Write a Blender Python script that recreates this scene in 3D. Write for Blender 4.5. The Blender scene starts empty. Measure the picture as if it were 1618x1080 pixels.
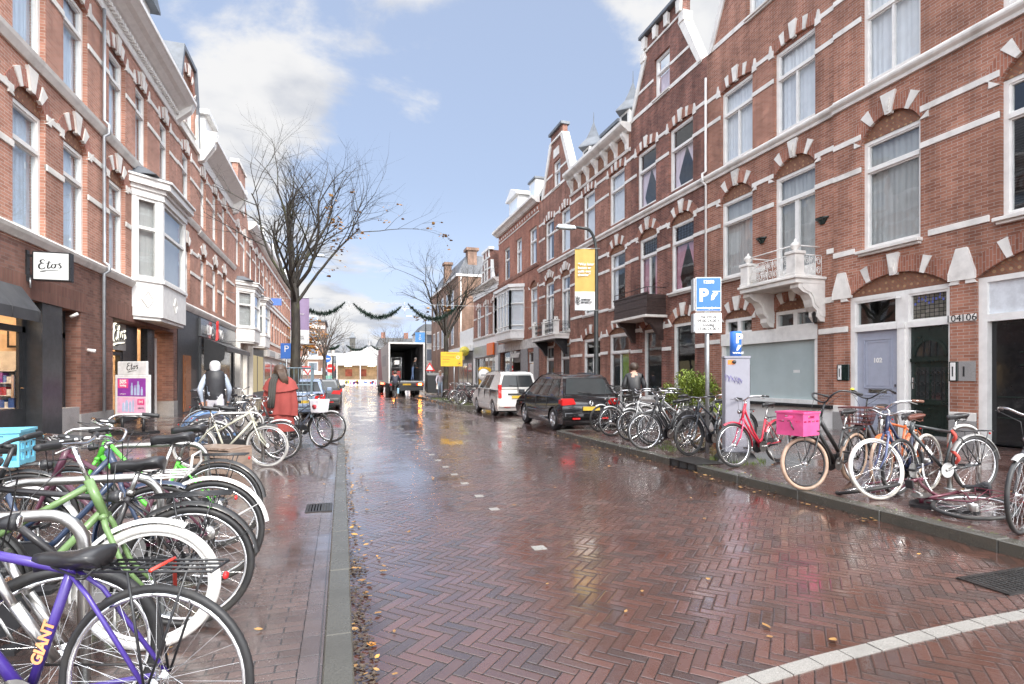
import bpy, bmesh, math, random
from mathutils import Vector, Matrix, noise
from mathutils.geometry import tessellate_polygon
R = math.radians
PI = math.pi
rnd = random.Random(7)
C = bpy.context.scene.collection
S = bpy.context.scene
# ---- camera
CAM_H = 1.4
cd = bpy.data.cameras.new('camera')
cam = bpy.data.objects.new('camera', cd)
C.objects.link(cam)
cam.location = (0, 0, CAM_H)
cam.rotation_euler = (R(90), 0, -R(17.31))
cd.sensor_width = 36.0
cd.lens = 36.0 * 860 / 1618
cd.shift_x = 0.0
cd.shift_y = (596 - 540) / 1618.0
cd.clip_start = 0.05
cd.clip_end = 3000
S.camera = cam
# ---- world: sky + clouds
SUN_EL, SUN_ROT = R(39), R(168)
W = bpy.data.worlds.new('World')
S.world = W
W.use_nodes = True
wn, wl = W.node_tree.nodes, W.node_tree.links
wn.clear()
wout = wn.new('ShaderNodeOutputWorld')
wbg = wn.new('ShaderNodeBackground')
wl.new(wbg.outputs[0], wout.inputs[0])
sky = wn.new('ShaderNodeTexSky')
sky.sky_type = 'NISHITA'
sky.sun_disc = False
sky.sun_elevation = SUN_EL
sky.sun_rotation = SUN_ROT
sky.air_density = 1.0
sky.dust_density = 2.0
sky.ozone_density = 1.2
tc = wn.new('ShaderNodeTexCoord')
def wmath(op, a, b=None, c=None, clamp=False):
 n = wn.new('ShaderNodeMath')
 n.operation = op
 n.use_clamp = clamp
 for i, v in enumerate((a, b, c)):
  if v is None:
   continue
  if isinstance(v, (int, float)):
   n.inputs[i].default_value = v
  else:
   wl.new(v, n.inputs[i])
 return n.outputs[0]
def wdot(vec):
 n = wn.new('ShaderNodeVectorMath')
 n.operation = 'DOT_PRODUCT'
 wl.new(tc.outputs['Generated'], n.inputs[0])
 v = Vector(vec).normalized()
 n.inputs[1].default_value = v
 return n.outputs['Value']
def wramp(v, a, b):
 n = wn.new('ShaderNodeMapRange')
 n.interpolation_type = 'SMOOTHSTEP'
 wl.new(v, n.inputs[0])
 n.inputs[1].default_value = a
 n.inputs[2].default_value = b
 return n.outputs[0]
sepw = wn.new('ShaderNodeSeparateXYZ')
wl.new(tc.outputs['Generated'], sepw.inputs[0])
zz = wmath('ADD', wmath('MAXIMUM', sepw.outputs[2], 0.0), 0.20)
cx = wmath('DIVIDE', sepw.outputs[0], zz)
cy = wmath('DIVIDE', sepw.outputs[1], zz)
comb = wn.new('ShaderNodeCombineXYZ')
wl.new(cx, comb.inputs[0])
wl.new(cy, comb.inputs[1])
n1 = wn.new('ShaderNodeTexNoise')
n1.inputs['Scale'].default_value = 1.9
n1.inputs['Detail'].default_value = 9
n1.inputs['Roughness'].default_value = 0.60
n1.inputs['Distortion'].default_value = 0.25
wmp = wn.new('ShaderNodeMapping')
wmp.inputs['Location'].default_value = (3.1, 1.7, 0.4)
wl.new(comb.outputs[0], wmp.inputs['Vector'])
wl.new(wmp.outputs[0], n1.inputs['Vector'])
def pixdir(px, py):
 th = R(17.31)
 u, v = (px - 809) / 860, (596 - py) / 860
 return Vector((u * math.cos(th) + math.sin(th), math.cos(th) - u * math.sin(th), v)).normalized()
cov = wmath('MULTIPLY_ADD', n1.outputs[0], 2.1, -.60)
for (px, py, rad, w) in ((590, 50, 13, .28), (760, 10, 9, .22), (400, 190, 8, .24), (330, 60, 11, .15), (1040, 20, 11, .34), (540, 450, 8, .20),
       (150, 200, 22, .10), (812, 282, 2.2, .20), (520, 590, 14, .24), (660, 130, 5, .12)):
 a = wramp(wdot(pixdir(px, py)), math.cos(R(rad)), 1.0)
 cov = wmath('MULTIPLY_ADD', a, w, cov)
for (px, py, rad, w) in ((720, 330, 18, -.22), (520, 260, 10, -.22), (880, 170, 11, -.22), (700, 210, 12, -.14), (870, 30, 4, -.12)):
 a = wramp(wdot(pixdir(px, py)), math.cos(R(rad)), 1.0)
 cov = wmath('MULTIPLY_ADD', a, w, cov)
high = wramp(sepw.outputs[2], 0.62, 0.88)
behind = wramp(sepw.outputs[1], 0.15, -0.45)
thick = wmath('MAXIMUM', high, behind)
cov = wmath('MULTIPLY_ADD', thick, .35, cov)
cmask = wramp(cov, 0.48, 0.80)
n2 = wn.new('ShaderNodeTexNoise')
n2.inputs['Scale'].default_value = 3.2
n2.inputs['Detail'].default_value = 6
wl.new(wmp.outputs[0], n2.inputs['Vector'])
shade = wramp(n2.outputs[0], 0.38, 0.60)
cloudcol = wn.new('ShaderNodeMix')
cloudcol.data_type = 'RGBA'
wl.new(shade, cloudcol.inputs[0])
cloudcol.inputs[6].default_value = (.38, .40, .445, 1)
cloudcol.inputs[7].default_value = (.56, .56, .565, 1)
bright = wmath('MULTIPLY_ADD', thick, 4.3, 1.0)  # added brightness for unseen cloud overhead and behind the camera, to light the facades
cscale = wn.new('ShaderNodeVectorMath')
cscale.operation = 'SCALE'
wl.new(cloudcol.outputs[2], cscale.inputs[0])
wl.new(bright, cscale.inputs['Scale'])
skys = wn.new('ShaderNodeVectorMath')
skys.operation = 'SCALE'
wl.new(sky.outputs[0], skys.inputs[0])
skys.inputs['Scale'].default_value = 0.085
hz = wn.new('ShaderNodeMix')
hz.data_type = 'RGBA'
hzf = wmath('MULTIPLY_ADD', wramp(sepw.outputs[2], 0.34, 0.0), .46, .50, clamp=True)
wl.new(hzf, hz.inputs[0])
wl.new(skys.outputs[0], hz.inputs[6])
hz.inputs[7].default_value = (.46, .55, .745, 1)
wmx = wn.new('ShaderNodeMix')
wmx.data_type = 'RGBA'
wl.new(cmask, wmx.inputs[0])
wl.new(hz.outputs[2], wmx.inputs[6])
wl.new(cscale.outputs[0], wmx.inputs[7])
wl.new(wmx.outputs[2], wbg.inputs[0])
wbg.inputs[1].default_value = 1.0
sd = bpy.data.lights.new('sun', 'SUN')
sun = bpy.data.objects.new('sun', sd)
C.objects.link(sun)
sd.energy = 2.2
sd.angle = R(14)
sd.color = (1, .95, .88)
sv = Vector((.16, -.74, .62)).normalized()
sun.rotation_euler = sv.to_track_quat('Z', 'Y').to_euler()
S.view_settings.view_transform = 'Standard'
S.view_settings.look = 'None'
S.view_settings.exposure = 0.72
S.view_settings.gamma = 1
S.cycles.use_denoising = True
S.cycles.max_bounces = 8
S.cycles.diffuse_bounces = 4
S.cycles.glossy_bounces = 4
S.cycles.transparent_max_bounces = 12
S.cycles.caustics_reflective = False
S.cycles.caustics_refractive = False
# ---- helpers
def lerp(a, b, t):
 return a + (b - a) * t
def tag(o, label=None, cat=None, group=None, kind=None):
 if label:
  o['label'] = label
 if cat:
  o['category'] = cat
 if group:
  o['group'] = group
 if kind:
  o['kind'] = kind
 return o
def thing(name, label, cat, loc=(0, 0, 0), group=None, rot=(0, 0, 0)):
 o = bpy.data.objects.new(name, None)
 o.empty_display_size = .2
 C.objects.link(o)
 o.location = loc
 o.rotation_euler = rot
 return tag(o, label, cat, group)
def copy_tree(o, parent=None):
 c = o.copy()
 C.objects.link(c)
 if parent is not None:
  c.parent = parent
 for ch in list(o.children):
  copy_tree(ch, c)
 return c
SPLIT = set('mullion plinth fanlight gable_bracket bracket pane pilaster door frieze_bracket frieze_panel console dormer window fascia_board display_board post ceiling_light lamp door_glass letter_flap pedestal picture picture_frame camera_tube gable_trim panel offer_panel arm seam tympanum lettering house_number blade shop_front_window door_handle picture side_window chimney wall'.split())
class MB:
 """collects faces, optionally through a point map T, and links them as one mesh object"""
 def __init__(self, T=None):
  self.v, self.f, self.m, self.sm = [], [], [], []
  self.T = T
  self.calls = []
  self.cur = 0
  self.smooth = False
 def add(self, vs, fs, smooth=None):
  n = len(self.v)
  self.calls.append((n, len(self.f)))
  sm = self.smooth if smooth is None else smooth
  for p in vs:
   self.v.append(tuple(self.T(*p)) if self.T else tuple(p))
  for f in fs:
   self.f.append([n + i for i in f])
   self.m.append(self.cur)
   self.sm.append(sm)
 def box(self, x0, x1, y0, y1, z0, z1):
  self.add([(x0, y0, z0), (x1, y0, z0), (x1, y1, z0), (x0, y1, z0), (x0, y0, z1), (x1, y0, z1), (x1, y1, z1), (x0, y1, z1)],
     [(0, 3, 2, 1), (4, 5, 6, 7), (0, 1, 5, 4), (1, 2, 6, 5), (2, 3, 7, 6), (3, 0, 4, 7)])
 def frustum(self, b, t, z0, z1):
  """b, t = (x0, x1, y0, y1) at the bottom and the top"""
  v = []
  for (x0, x1, y0, y1), z in ((b, z0), (t, z1)):
   v += [(x0, y0, z), (x1, y0, z), (x1, y1, z), (x0, y1, z)]
  self.add(v, [(0, 3, 2, 1), (4, 5, 6, 7), (0, 1, 5, 4), (1, 2, 6, 5), (2, 3, 7, 6), (3, 0, 4, 7)])
 def prism(self, outline, a, b, put=None, holes=(), caps=(True, True)):
  """outline in 2D, extruded between a and b; put(u, w, depth) -> xyz"""
  put = put or (lambda u, w, d: (u, d, w))
  loops = [list(outline)] + [list(h) for h in holes]
  flat = [p for l in loops for p in l]
  if holes or len(outline) > 4:
   tris = tessellate_polygon([[Vector((p[0], p[1], 0)) for p in l] for l in loops])
  else:
   tris = [tuple(range(len(outline)))]
  n = len(flat)
  vs = [put(p[0], p[1], a) for p in flat] + [put(p[0], p[1], b) for p in flat]
  fs = []
  if caps[0]:
   fs += [tuple(t) for t in tris]
  if caps[1]:
   fs += [tuple(n + i for i in reversed(t)) for t in tris]
  k = 0
  for l in loops:
   m = len(l)
   for i in range(m):
    i0, i1 = k + i, k + (i + 1) % m
    fs.append((i0, i1, n + i1, n + i0))
   k += m
  self.add(vs, fs)
 def tube(self, pts, r, seg=8, caps=True, smooth=True, closed=False):
  pts = [Vector(p) for p in pts]
  n = len(pts)
  rr = r if isinstance(r, (list, tuple)) else [r] * n
  vs, fs = [], []
  up = None
  for i in range(n):
   if closed:
    d = pts[(i + 1) % n] - pts[i - 1]
   else:
    d = pts[min(i + 1, n - 1)] - pts[max(i - 1, 0)]
   if d.length < 1e-9:
    d = Vector((0, 0, 1))
   d.normalize()
   if up is None:
    up = Vector((0, 0, 1)) if abs(d.z) < .9 else Vector((1, 0, 0))
   a = d.cross(up)
   if a.length < 1e-6:
    a = d.orthogonal()
   a.normalize()
   b = a.cross(d).normalized()
   up = b
   for k in range(seg):
    t = 2 * PI * k / seg
    vs.append(tuple(pts[i] + (a * math.cos(t) + b * math.sin(t)) * rr[i]))
  m = n if closed else n - 1
  for i in range(m):
   for k in range(seg):
    j = (i + 1) % n
    fs.append((i * seg + k, i * seg + (k + 1) % seg, j * seg + (k + 1) % seg, j * seg + k))
  if caps and not closed:
   fs.append(tuple(reversed(range(seg))))
   fs.append(tuple((n - 1) * seg + k for k in range(seg)))
  self.add(vs, fs, smooth)
 def lathe(self, prof, center=(0, 0, 0), axis='z', seg=16, smooth=True, caps=True):
  vs, fs = [], []
  for (r, h) in prof:
   for k in range(seg):
    t = 2 * PI * k / seg
    x, y = r * math.cos(t), r * math.sin(t)
    p = {'z': (x, y, h), 'y': (x, h, y), 'x': (h, x, y)}[axis]
    vs.append((p[0] + center[0], p[1] + center[1], p[2] + center[2]))
  for i in range(len(prof) - 1):
   for k in range(seg):
    fs.append((i * seg + k, i * seg + (k + 1) % seg, (i + 1) * seg + (k + 1) % seg, (i + 1) * seg + k))
  if caps:
   fs.append(tuple(range(seg)))
   fs.append(tuple((len(prof) - 1) * seg + k for k in range(seg)))
  self.add(vs, fs, smooth)
 def torus(self, center, Rr, r, axis='y', seg=40, rs=8, a0=0, a1=2 * PI, flat=1.0):
  """ring in the plane across AXIS; part ring when a1 - a0 < 2 pi; flat widens the section along the axis"""
  full = abs(a1 - a0 - 2 * PI) < 1e-6
  n = seg if full else seg + 1
  vs, fs = [], []
  for i in range(n):
   t = a0 + (a1 - a0) * i / seg
   for k in range(rs):
    p = 2 * PI * k / rs
    q = Rr + r * math.cos(p)
    h = r * flat * math.sin(p)
    x, z = q * math.cos(t), q * math.sin(t)
    pt = {'y': (x, h, z), 'z': (x, z, h), 'x': (h, x, z)}[axis]
    vs.append((pt[0] + center[0], pt[1] + center[1], pt[2] + center[2]))
  for i in range(seg):
   j = (i + 1) % n
   for k in range(rs):
    fs.append((i * rs + k, i * rs + (k + 1) % rs, j * rs + (k + 1) % rs, j * rs + k))
  self.add(vs, fs, True)
 def clusters(self):
  """the pieces of this mesh that do not touch each other, each as a mesh of its own"""
  ends = self.calls[1:] + [(len(self.v), len(self.f))]
  it = []
  for (v0, f0), (v1, f1) in zip(self.calls, ends):
   q = self.v[v0:v1]
   it.append(([min(p[i] for p in q) - .004 for i in range(3)], [max(p[i] for p in q) + .004 for i in range(3)], v0, v1, f0, f1))
  n = len(it)
  lab = list(range(n))
  def root(i):
   while lab[i] != i:
    i = lab[i]
   return i
  for i in range(n):
   for j in range(i):
    if all(it[i][0][k] <= it[j][1][k] and it[j][0][k] <= it[i][1][k] for k in range(3)):
     lab[root(i)] = root(j)
  out = {}
  for i in range(n):
   m = out.setdefault(root(i), MB())
   lo, hi, v0, v1, f0, f1 = it[i]
   o = len(m.v)
   m.calls.append((o, len(m.f)))
   m.v += self.v[v0:v1]
   m.f += [[a - v0 + o for a in f] for f in self.f[f0:f1]]
   m.m += self.m[f0:f1]
   m.sm += self.sm[f0:f1]
  return list(out.values())
 def mesh(self, name, mats, bevel=0.0, bseg=2, recalc=True, merge=False):
  me = bpy.data.meshes.new(name)
  me.from_pydata(self.v, [], self.f)
  for i, p in enumerate(me.polygons):
   p.material_index = self.m[i]
   p.use_smooth = self.sm[i]
  bm = bmesh.new()
  bm.from_mesh(me)
  if merge:
   bmesh.ops.remove_doubles(bm, verts=bm.verts, dist=1e-4)
  if bevel > 0:
   es = [e for e in bm.edges if len(e.link_faces) == 2 and e.calc_face_angle(0) > .5]
   bmesh.ops.bevel(bm, geom=es, offset=bevel, segments=bseg, affect='EDGES', profile=.5, clamp_overlap=True)
  if recalc:
   bmesh.ops.recalc_face_normals(bm, faces=bm.faces)
  bm.to_mesh(me)
  bm.free()
  for mt in (mats if isinstance(mats, (list, tuple)) else [mats]):
   me.materials.append(mt)
  return me
 def build(self, name, mats, parent=None, loc=None, **kw):
  if not self.v:
   return None
  if name in SPLIT:
   g = self.clusters()
   if 1 < len(g) <= 60:
    return [m.build(name + ' ', mats, parent, loc, **kw) for m in g][0]
  name = name.strip()
  me = self.mesh(name, mats, **kw)
  o = bpy.data.objects.new(name, me)
  C.objects.link(o)
  if parent is not None:
   o.parent = parent
  if loc is not None:
   o.location = loc
  return o
def meshobj(name, me, parent=None):
 o = bpy.data.objects.new(name, me)
 C.objects.link(o)
 if parent is not None:
  o.parent = parent
 return o
def text_mesh(body, size, extrude=.002, offset=0.0, align='CENTER', space=1.0, spacing=1.0):
 cu = bpy.data.curves.new('lettering', 'FONT')
 cu.body = body
 cu.size = size
 cu.extrude = extrude
 cu.offset = offset
 cu.align_x = align
 cu.align_y = 'CENTER'
 cu.space_character = spacing
 cu.space_line = space
 cu.resolution_u = 3
 o = bpy.data.objects.new('lettering', cu)
 C.objects.link(o)
 dg = bpy.context.evaluated_depsgraph_get()
 me = bpy.data.meshes.new_from_object(o.evaluated_get(dg))
 bpy.data.objects.remove(o)
 bpy.data.curves.remove(cu)
 return me
def text(body, size, mat, parent, M, name='lettering', **kw):
 """M: 4x4 placing the text's own xy plane"""
 me = text_mesh(body, size, **kw)
 me.name = name
 me.transform(M)
 me.materials.clear()
 me.materials.append(mat)
 return meshobj(name, me, parent)
def frame_mat(origin, right, up):
 r, u = Vector(right).normalized(), Vector(up).normalized()
 n = r.cross(u)
 M = Matrix((r, u, n)).transposed().to_4x4()
 M.translation = Vector(origin)
 return M
# ---- materials
class NT:
 def __init__(self, name):
  self.mat = bpy.data.materials.new(name)
  self.mat.use_nodes = True
  self.n, self.l = self.mat.node_tree.nodes, self.mat.node_tree.links
  self.n.clear()
  self.out = self.n.new('ShaderNodeOutputMaterial')
 def new(self, t, **kw):
  x = self.n.new(t)
  for k, v in kw.items():
   setattr(x, k, v)
  return x
 def link(self, a, b):
  self.l.new(a, b)
 def val(self, sock, v):
  if hasattr(v, 'links') or hasattr(v, 'is_linked'):
   self.l.new(v, sock)
  else:
   sock.default_value = v
 def math(self, op, a, b=None, c=None, clamp=False):
  x = self.new('ShaderNodeMath', operation=op, use_clamp=clamp)
  for i, v in enumerate((a, b, c)):
   if v is not None:
    self.val(x.inputs[i], v)
  return x.outputs[0]
 def mix(self, f, a, b, blend='MIX'):
  x = self.new('ShaderNodeMix', data_type='RGBA', blend_type=blend)
  self.val(x.inputs[0], f)
  for i, v in ((6, a), (7, b)):
   if isinstance(v, tuple):
    v = v if len(v) == 4 else v + (1,)
   self.val(x.inputs[i], v)
  return x.outputs[2]
 def step(self, v, a, b, lo=0., hi=1.):
  x = self.new('ShaderNodeMapRange', interpolation_type='SMOOTHSTEP')
  self.val(x.inputs[0], v)
  for i, q in ((1, a), (2, b), (3, lo), (4, hi)):
   x.inputs[i].default_value = q
  return x.outputs[0]
 def coord(self, which='Object'):
  return self.new('ShaderNodeTexCoord').outputs[which]
 def noise(self, vec, scale, detail=3, rough=.5, dist=0):
  x = self.new('ShaderNodeTexNoise')
  self.link(vec, x.inputs['Vector'])
  x.inputs['Scale'].default_value = scale
  x.inputs['Detail'].default_value = detail
  x.inputs['Roughness'].default_value = rough
  x.inputs['Distortion'].default_value = dist
  return x.outputs[0]
 def xyz(self, x, y, z):
  c = self.new('ShaderNodeCombineXYZ')
  for i, v in enumerate((x, y, z)):
   self.val(c.inputs[i], v)
  return c.outputs[0]
 def sep(self, v):
  s = self.new('ShaderNodeSeparateXYZ')
  self.link(v, s.inputs[0])
  return s.outputs
 def bump(self, h, strength=.3, dist=.01):
  b = self.new('ShaderNodeBump')
  b.inputs['Strength'].default_value = strength
  b.inputs['Distance'].default_value = dist
  self.link(h, b.inputs['Height'])
  return b.outputs[0]
 def bsdf(self, color, rough=.5, metal=0., normal=None, spec=.5, emis=None, emis_s=0., coat=0.):
  p = self.new('ShaderNodeBsdfPrincipled')
  if isinstance(color, tuple) and len(color) == 3:
   color = color + (1,)
  self.val(p.inputs['Base Color'], color)
  self.val(p.inputs['Roughness'], rough)
  self.val(p.inputs['Metallic'], metal)
  self.val(p.inputs['Specular IOR Level'], spec)
  if normal is not None:
   self.link(normal, p.inputs['Normal'])
  if emis is not None:
   self.val(p.inputs['Emission Color'], emis + (1,) if isinstance(emis, tuple) and len(emis) == 3 else emis)
   p.inputs['Emission Strength'].default_value = emis_s
  if coat:
   p.inputs['Coat Weight'].default_value = coat
   p.inputs['Coat Roughness'].default_value = .03
  self.link(p.outputs[0], self.out.inputs[0])
  return p
_cache = {}
def plain(name, color, rough=.5, metal=0., var=.12, scale=6, bump=0., bscale=60, spec=.5, coat=0., dirt=0.):
 """a coloured surface with a little procedural unevenness"""
 key = (name, color, rough, metal)
 if key in _cache:
  return _cache[key]
 t = NT(name)
 co = t.coord()
 n = t.noise(co, scale, 4, .6)
 f = t.step(n, .3, .7)
 c0 = tuple(c * (1 - var) for c in color)
 c1 = tuple(min(1, c * (1 + var)) for c in color)
 col = t.mix(f, c0, c1)
 if dirt > 0:
  d = t.noise(co, scale * .35, 5, .65)
  col = t.mix(t.math('MULTIPLY', t.step(d, .48, .72), dirt), col, (.12, .11, .09))
 nr = t.noise(co, scale * 3, 2)
 rg = t.math('MULTIPLY_ADD', nr, .16, rough - .08, clamp=True)
 nm = None
 if bump > 0:
  nm = t.bump(t.noise(co, bscale, 3), bump, .004)
 t.bsdf(col, rg, metal, nm, spec, coat=coat)
 _cache[key] = t.mat
 return t.mat
def brick(name, c0, c1, mortar, vary=.75, bw=.215, bh=.064, dark=.38, soldier=False):
 t = NT(name)
 o = t.sep(t.coord())
 u = t.math('ADD', o[0], o[1])
 vec = t.xyz(u, o[2], 0.0) if not soldier else t.xyz(o[2], u, 0.0)
 b = t.new('ShaderNodeTexBrick', offset=.5, offset_frequency=2, squash=1.0)
 t.link(vec, b.inputs['Vector'])
 b.inputs['Scale'].default_value = 1
 b.inputs['Brick Width'].default_value = bw
 b.inputs['Row Height'].default_value = bh
 b.inputs['Mortar Size'].default_value = .0055
 b.inputs['Mortar Smooth'].default_value = .3
 b.inputs['Bias'].default_value = 0
 b.inputs['Color1'].default_value = c0 + (1,)
 b.inputs['Color2'].default_value = c1 + (1,)
 b.inputs['Mortar'].default_value = mortar + (1,)
 big = t.noise(t.coord(), .55, 5, .62)
 streak = t.noise(t.xyz(t.math('MULTIPLY', u, 2.3), t.math('MULTIPLY', o[2], .35), 0.0), 1.0, 4, .6)
 m1 = t.math('MULTIPLY_ADD', t.step(big, .30, .72), vary * .5, 1 - vary * .25)
 m2 = t.math('MULTIPLY_ADD', t.step(streak, .35, .70), -dark, 1.06)
 mm = t.math('MULTIPLY', m1, m2)
 col = t.mix(1.0, b.outputs['Color'], t.xyz(mm, mm, mm), 'MULTIPLY')
 fine = t.noise(t.coord(), 45, 3)
 h = t.math('MULTIPLY_ADD', fine, .25, t.math('SUBTRACT', 1.0, b.outputs['Fac']))
 t.bsdf(col, t.math('MULTIPLY_ADD', fine, .2, .62), 0, t.bump(h, .55, .006), .3)
 return t.mat
def water(t, p, co, h, pud, face=None):
 """a film of rain water over paving, smoother than the bricks below"""
 t.val(p.inputs['Coat Weight'], 1.0 if face is None else face)
 p.inputs['Coat IOR'].default_value = 1.68
 t.val(p.inputs['Coat Roughness'], t.math('MULTIPLY', t.math('MULTIPLY_ADD', t.noise(co, 9, 4), .52, .02), t.math('MULTIPLY_ADD', pud, -.80, 1.0)))
 t.link(t.bump(h, .42, .0045), p.inputs['Coat Normal'])
def herringbone(name, w=.066, ang=45, c=((.068, .030, .022), (.110, .046, .033), (.048, .027, .022)), joint=(.012, .010, .009), wet=1.0, loc=(0, 0), gutter=False):
 """wet paving bricks laid in a herringbone"""
 t = NT(name)
 mp = t.new('ShaderNodeMapping')
 mp.inputs['Rotation'].default_value = (0, 0, R(ang))
 mp.inputs['Scale'].default_value = (1 / w, 1 / w, 1)
 mp.inputs['Location'].default_value = (loc[0], loc[1], 0)
 co = t.coord()
 warp = t.new('ShaderNodeTexNoise')
 t.link(co, warp.inputs['Vector'])
 warp.inputs['Scale'].default_value = .9
 wv = t.new('ShaderNodeVectorMath', operation='MULTIPLY_ADD')
 t.link(warp.outputs['Color'], wv.inputs[0])
 wv.inputs[1].default_value = (.05, .05, 0)
 t.link(co, wv.inputs[2])
 t.link(wv.outputs[0], mp.inputs['Vector'])
 q = t.sep(mp.outputs[0])
 i, j = t.math('FLOOR', q[0]), t.math('FLOOR', q[1])
 fx, fy = t.math('SUBTRACT', q[0], i), t.math('SUBTRACT', q[1], j)
 k = t.math('FLOOR', t.math('ADD', t.math('FLOORED_MODULO', t.math('SUBTRACT', i, j), 6.0), .5))
 isv = t.math('GREATER_THAN', k, 2.5)
 k1 = k
 k2 = t.math('SUBTRACT', 5.0, k)
 def sel(a, b):  # isv ? b : a
  return t.math('ADD', t.math('MULTIPLY', a, t.math('SUBTRACT', 1.0, isv)), t.math('MULTIPLY', b, isv))
 uu = sel(t.math('ADD', fx, k1), t.math('ADD', fy, k2))
 vv = sel(fy, fx)
 idx = sel(t.math('SUBTRACT', i, k1), i)
 idy = sel(j, t.math('SUBTRACT', j, k2))
 d = t.math('MINIMUM', t.math('MINIMUM', uu, t.math('SUBTRACT', 3.0, uu)), t.math('MINIMUM', vv, t.math('SUBTRACT', 1.0, vv)))
 wn_ = t.new('ShaderNodeTexWhiteNoise', noise_dimensions='3D')
 t.link(t.xyz(idx, idy, isv), wn_.inputs['Vector'])
 rr = t.sep(wn_.outputs['Color'])
 ragged = t.noise(co, 60, 2)
 d2 = t.math('MULTIPLY_ADD', t.math('SUBTRACT', ragged, .5), .09, d)
 face = t.step(d2, .015, .07)
 col = t.mix(rr[0], c[0], c[1])
 col = t.mix(t.step(rr[1], .62, .95), col, c[2])
 big = t.noise(co, .35, 4, .6)
 col = t.mix(t.math('MULTIPLY', t.step(big, .42, .68), .45), col, c[2])
 col = t.mix(face, joint, col)
 mott = t.noise(co, 28, 4, .65)
 col = t.mix(t.math('MULTIPLY', t.step(mott, .5, .8), .35), col, (.05, .035, .033))
 q_ = t.sep(co)
 track = t.noise(t.xyz(t.math('MULTIPLY', q_[0], 1.1), t.math('MULTIPLY', q_[1], .10), 0.0), 1.0, 3, .5)
 pud = t.step(t.math('MULTIPLY_ADD', t.math('SUBTRACT', track, .5), .7, t.noise(co, .75, 6, .66)), .42, .60)
 if gutter:
  ox = t.sep(co)[0]
  wob = t.math('MULTIPLY_ADD', t.noise(co, 2.2, 3), .22, -.11)
  ox = t.math('ADD', ox, wob)
  pool = t.math('MAXIMUM', t.step(ox, .26, .16), t.step(ox, 4.68, 4.82))
  pud = t.math('MAXIMUM', pud, pool)
 face = t.math('MAXIMUM', face, t.math('MULTIPLY', pud, .45))
 tilt = t.math('ADD', t.math('MULTIPLY', t.math('SUBTRACT', rr[1], .5), uu), t.math('MULTIPLY', t.math('SUBTRACT', rr[2], .5), vv))
 h = t.math('ADD', t.math('MULTIPLY', t.step(d2, 0, .16), .55), t.math('MULTIPLY', tilt, .42))
 h = t.math('MULTIPLY_ADD', t.noise(co, 95, 3, .6), .20, h)
 h = t.math('MULTIPLY', h, t.math('MULTIPLY_ADD', pud, -.60, 1.0))
 rg = t.math('MULTIPLY_ADD', t.noise(co, 16, 4, .65), .22, .07 / wet)
 rg = t.math('MULTIPLY', rg, t.math('MULTIPLY_ADD', pud, -.45, 1.0))
 p = t.bsdf(col, rg, 0, t.bump(h, .8, .0065), .5)
 water(t, p, co, h, pud, face)
 return t.mat
def rowbrick(name, bw, bh, c0, c1, joint, rot=0, wet=1.0, msize=.005):
 t = NT(name)
 co = t.coord()
 mp = t.new('ShaderNodeMapping')
 mp.inputs['Rotation'].default_value = (0, 0, R(rot))
 t.link(co, mp.inputs['Vector'])
 b = t.new('ShaderNodeTexBrick', offset=.5, offset_frequency=2)
 t.link(mp.outputs[0], b.inputs['Vector'])
 b.inputs['Scale'].default_value = 1
 b.inputs['Brick Width'].default_value = bw
 b.inputs['Row Height'].default_value = bh
 b.inputs['Mortar Size'].default_value = msize
 b.inputs['Mortar Smooth'].default_value = .4
 b.inputs['Color1'].default_value = c0 + (1,)
 b.inputs['Color2'].default_value = c1 + (1,)
 b.inputs['Mortar'].default_value = joint + (1,)
 big = t.noise(co, .6, 5, .6)
 col = t.mix(t.math('MULTIPLY', t.step(big, .4, .7), .5), b.outputs['Color'], tuple(x * .5 for x in c0))
 mott = t.noise(co, 26, 4, .65)
 col = t.mix(t.math('MULTIPLY', t.step(mott, .5, .8), .3), col, (.05, .04, .037))
 pud = t.step(t.noise(co, .8, 4, .55), .42, .62)
 h = t.math('SUBTRACT', 1.0, b.outputs['Fac'])
 h = t.math('MULTIPLY_ADD', t.noise(co, 5, 3, .6), .9, h)
 h = t.math('MULTIPLY_ADD', t.noise(co, 90, 3), .25, h)
 h = t.math('MULTIPLY', h, t.math('MULTIPLY_ADD', pud, -.65, 1.0))
 rg = t.math('MULTIPLY_ADD', t.noise(co, 14, 4, .65), .28, .12 / wet)
 rg = t.math('MULTIPLY', rg, t.math('MULTIPLY_ADD', pud, -.5, 1.0))
 p = t.bsdf(col, rg, 0, t.bump(h, .7, .006), .5)
 water(t, p, co, h, pud)
 return t.mat
def stone(name, c, wet=False, scale=70):
 t = NT(name)
 co = t.coord()
 sp = t.noise(co, scale * 3, 2, .7)
 bg = t.noise(co, 2.2, 5, .65)
 col = t.mix(t.step(sp, .35, .65), tuple(x * .72 for x in c), tuple(min(1, x * 1.22) for x in c))
 col = t.mix(t.math('MULTIPLY', t.step(bg, .45, .72), .4), col, tuple(x * .45 for x in c))
 rg = t.math('MULTIPLY_ADD', bg, .3, .12 if wet else .55)
 t.bsdf(col, rg, 0, t.bump(t.noise(co, scale, 3), .35, .004), .5)
 return t.mat
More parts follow.
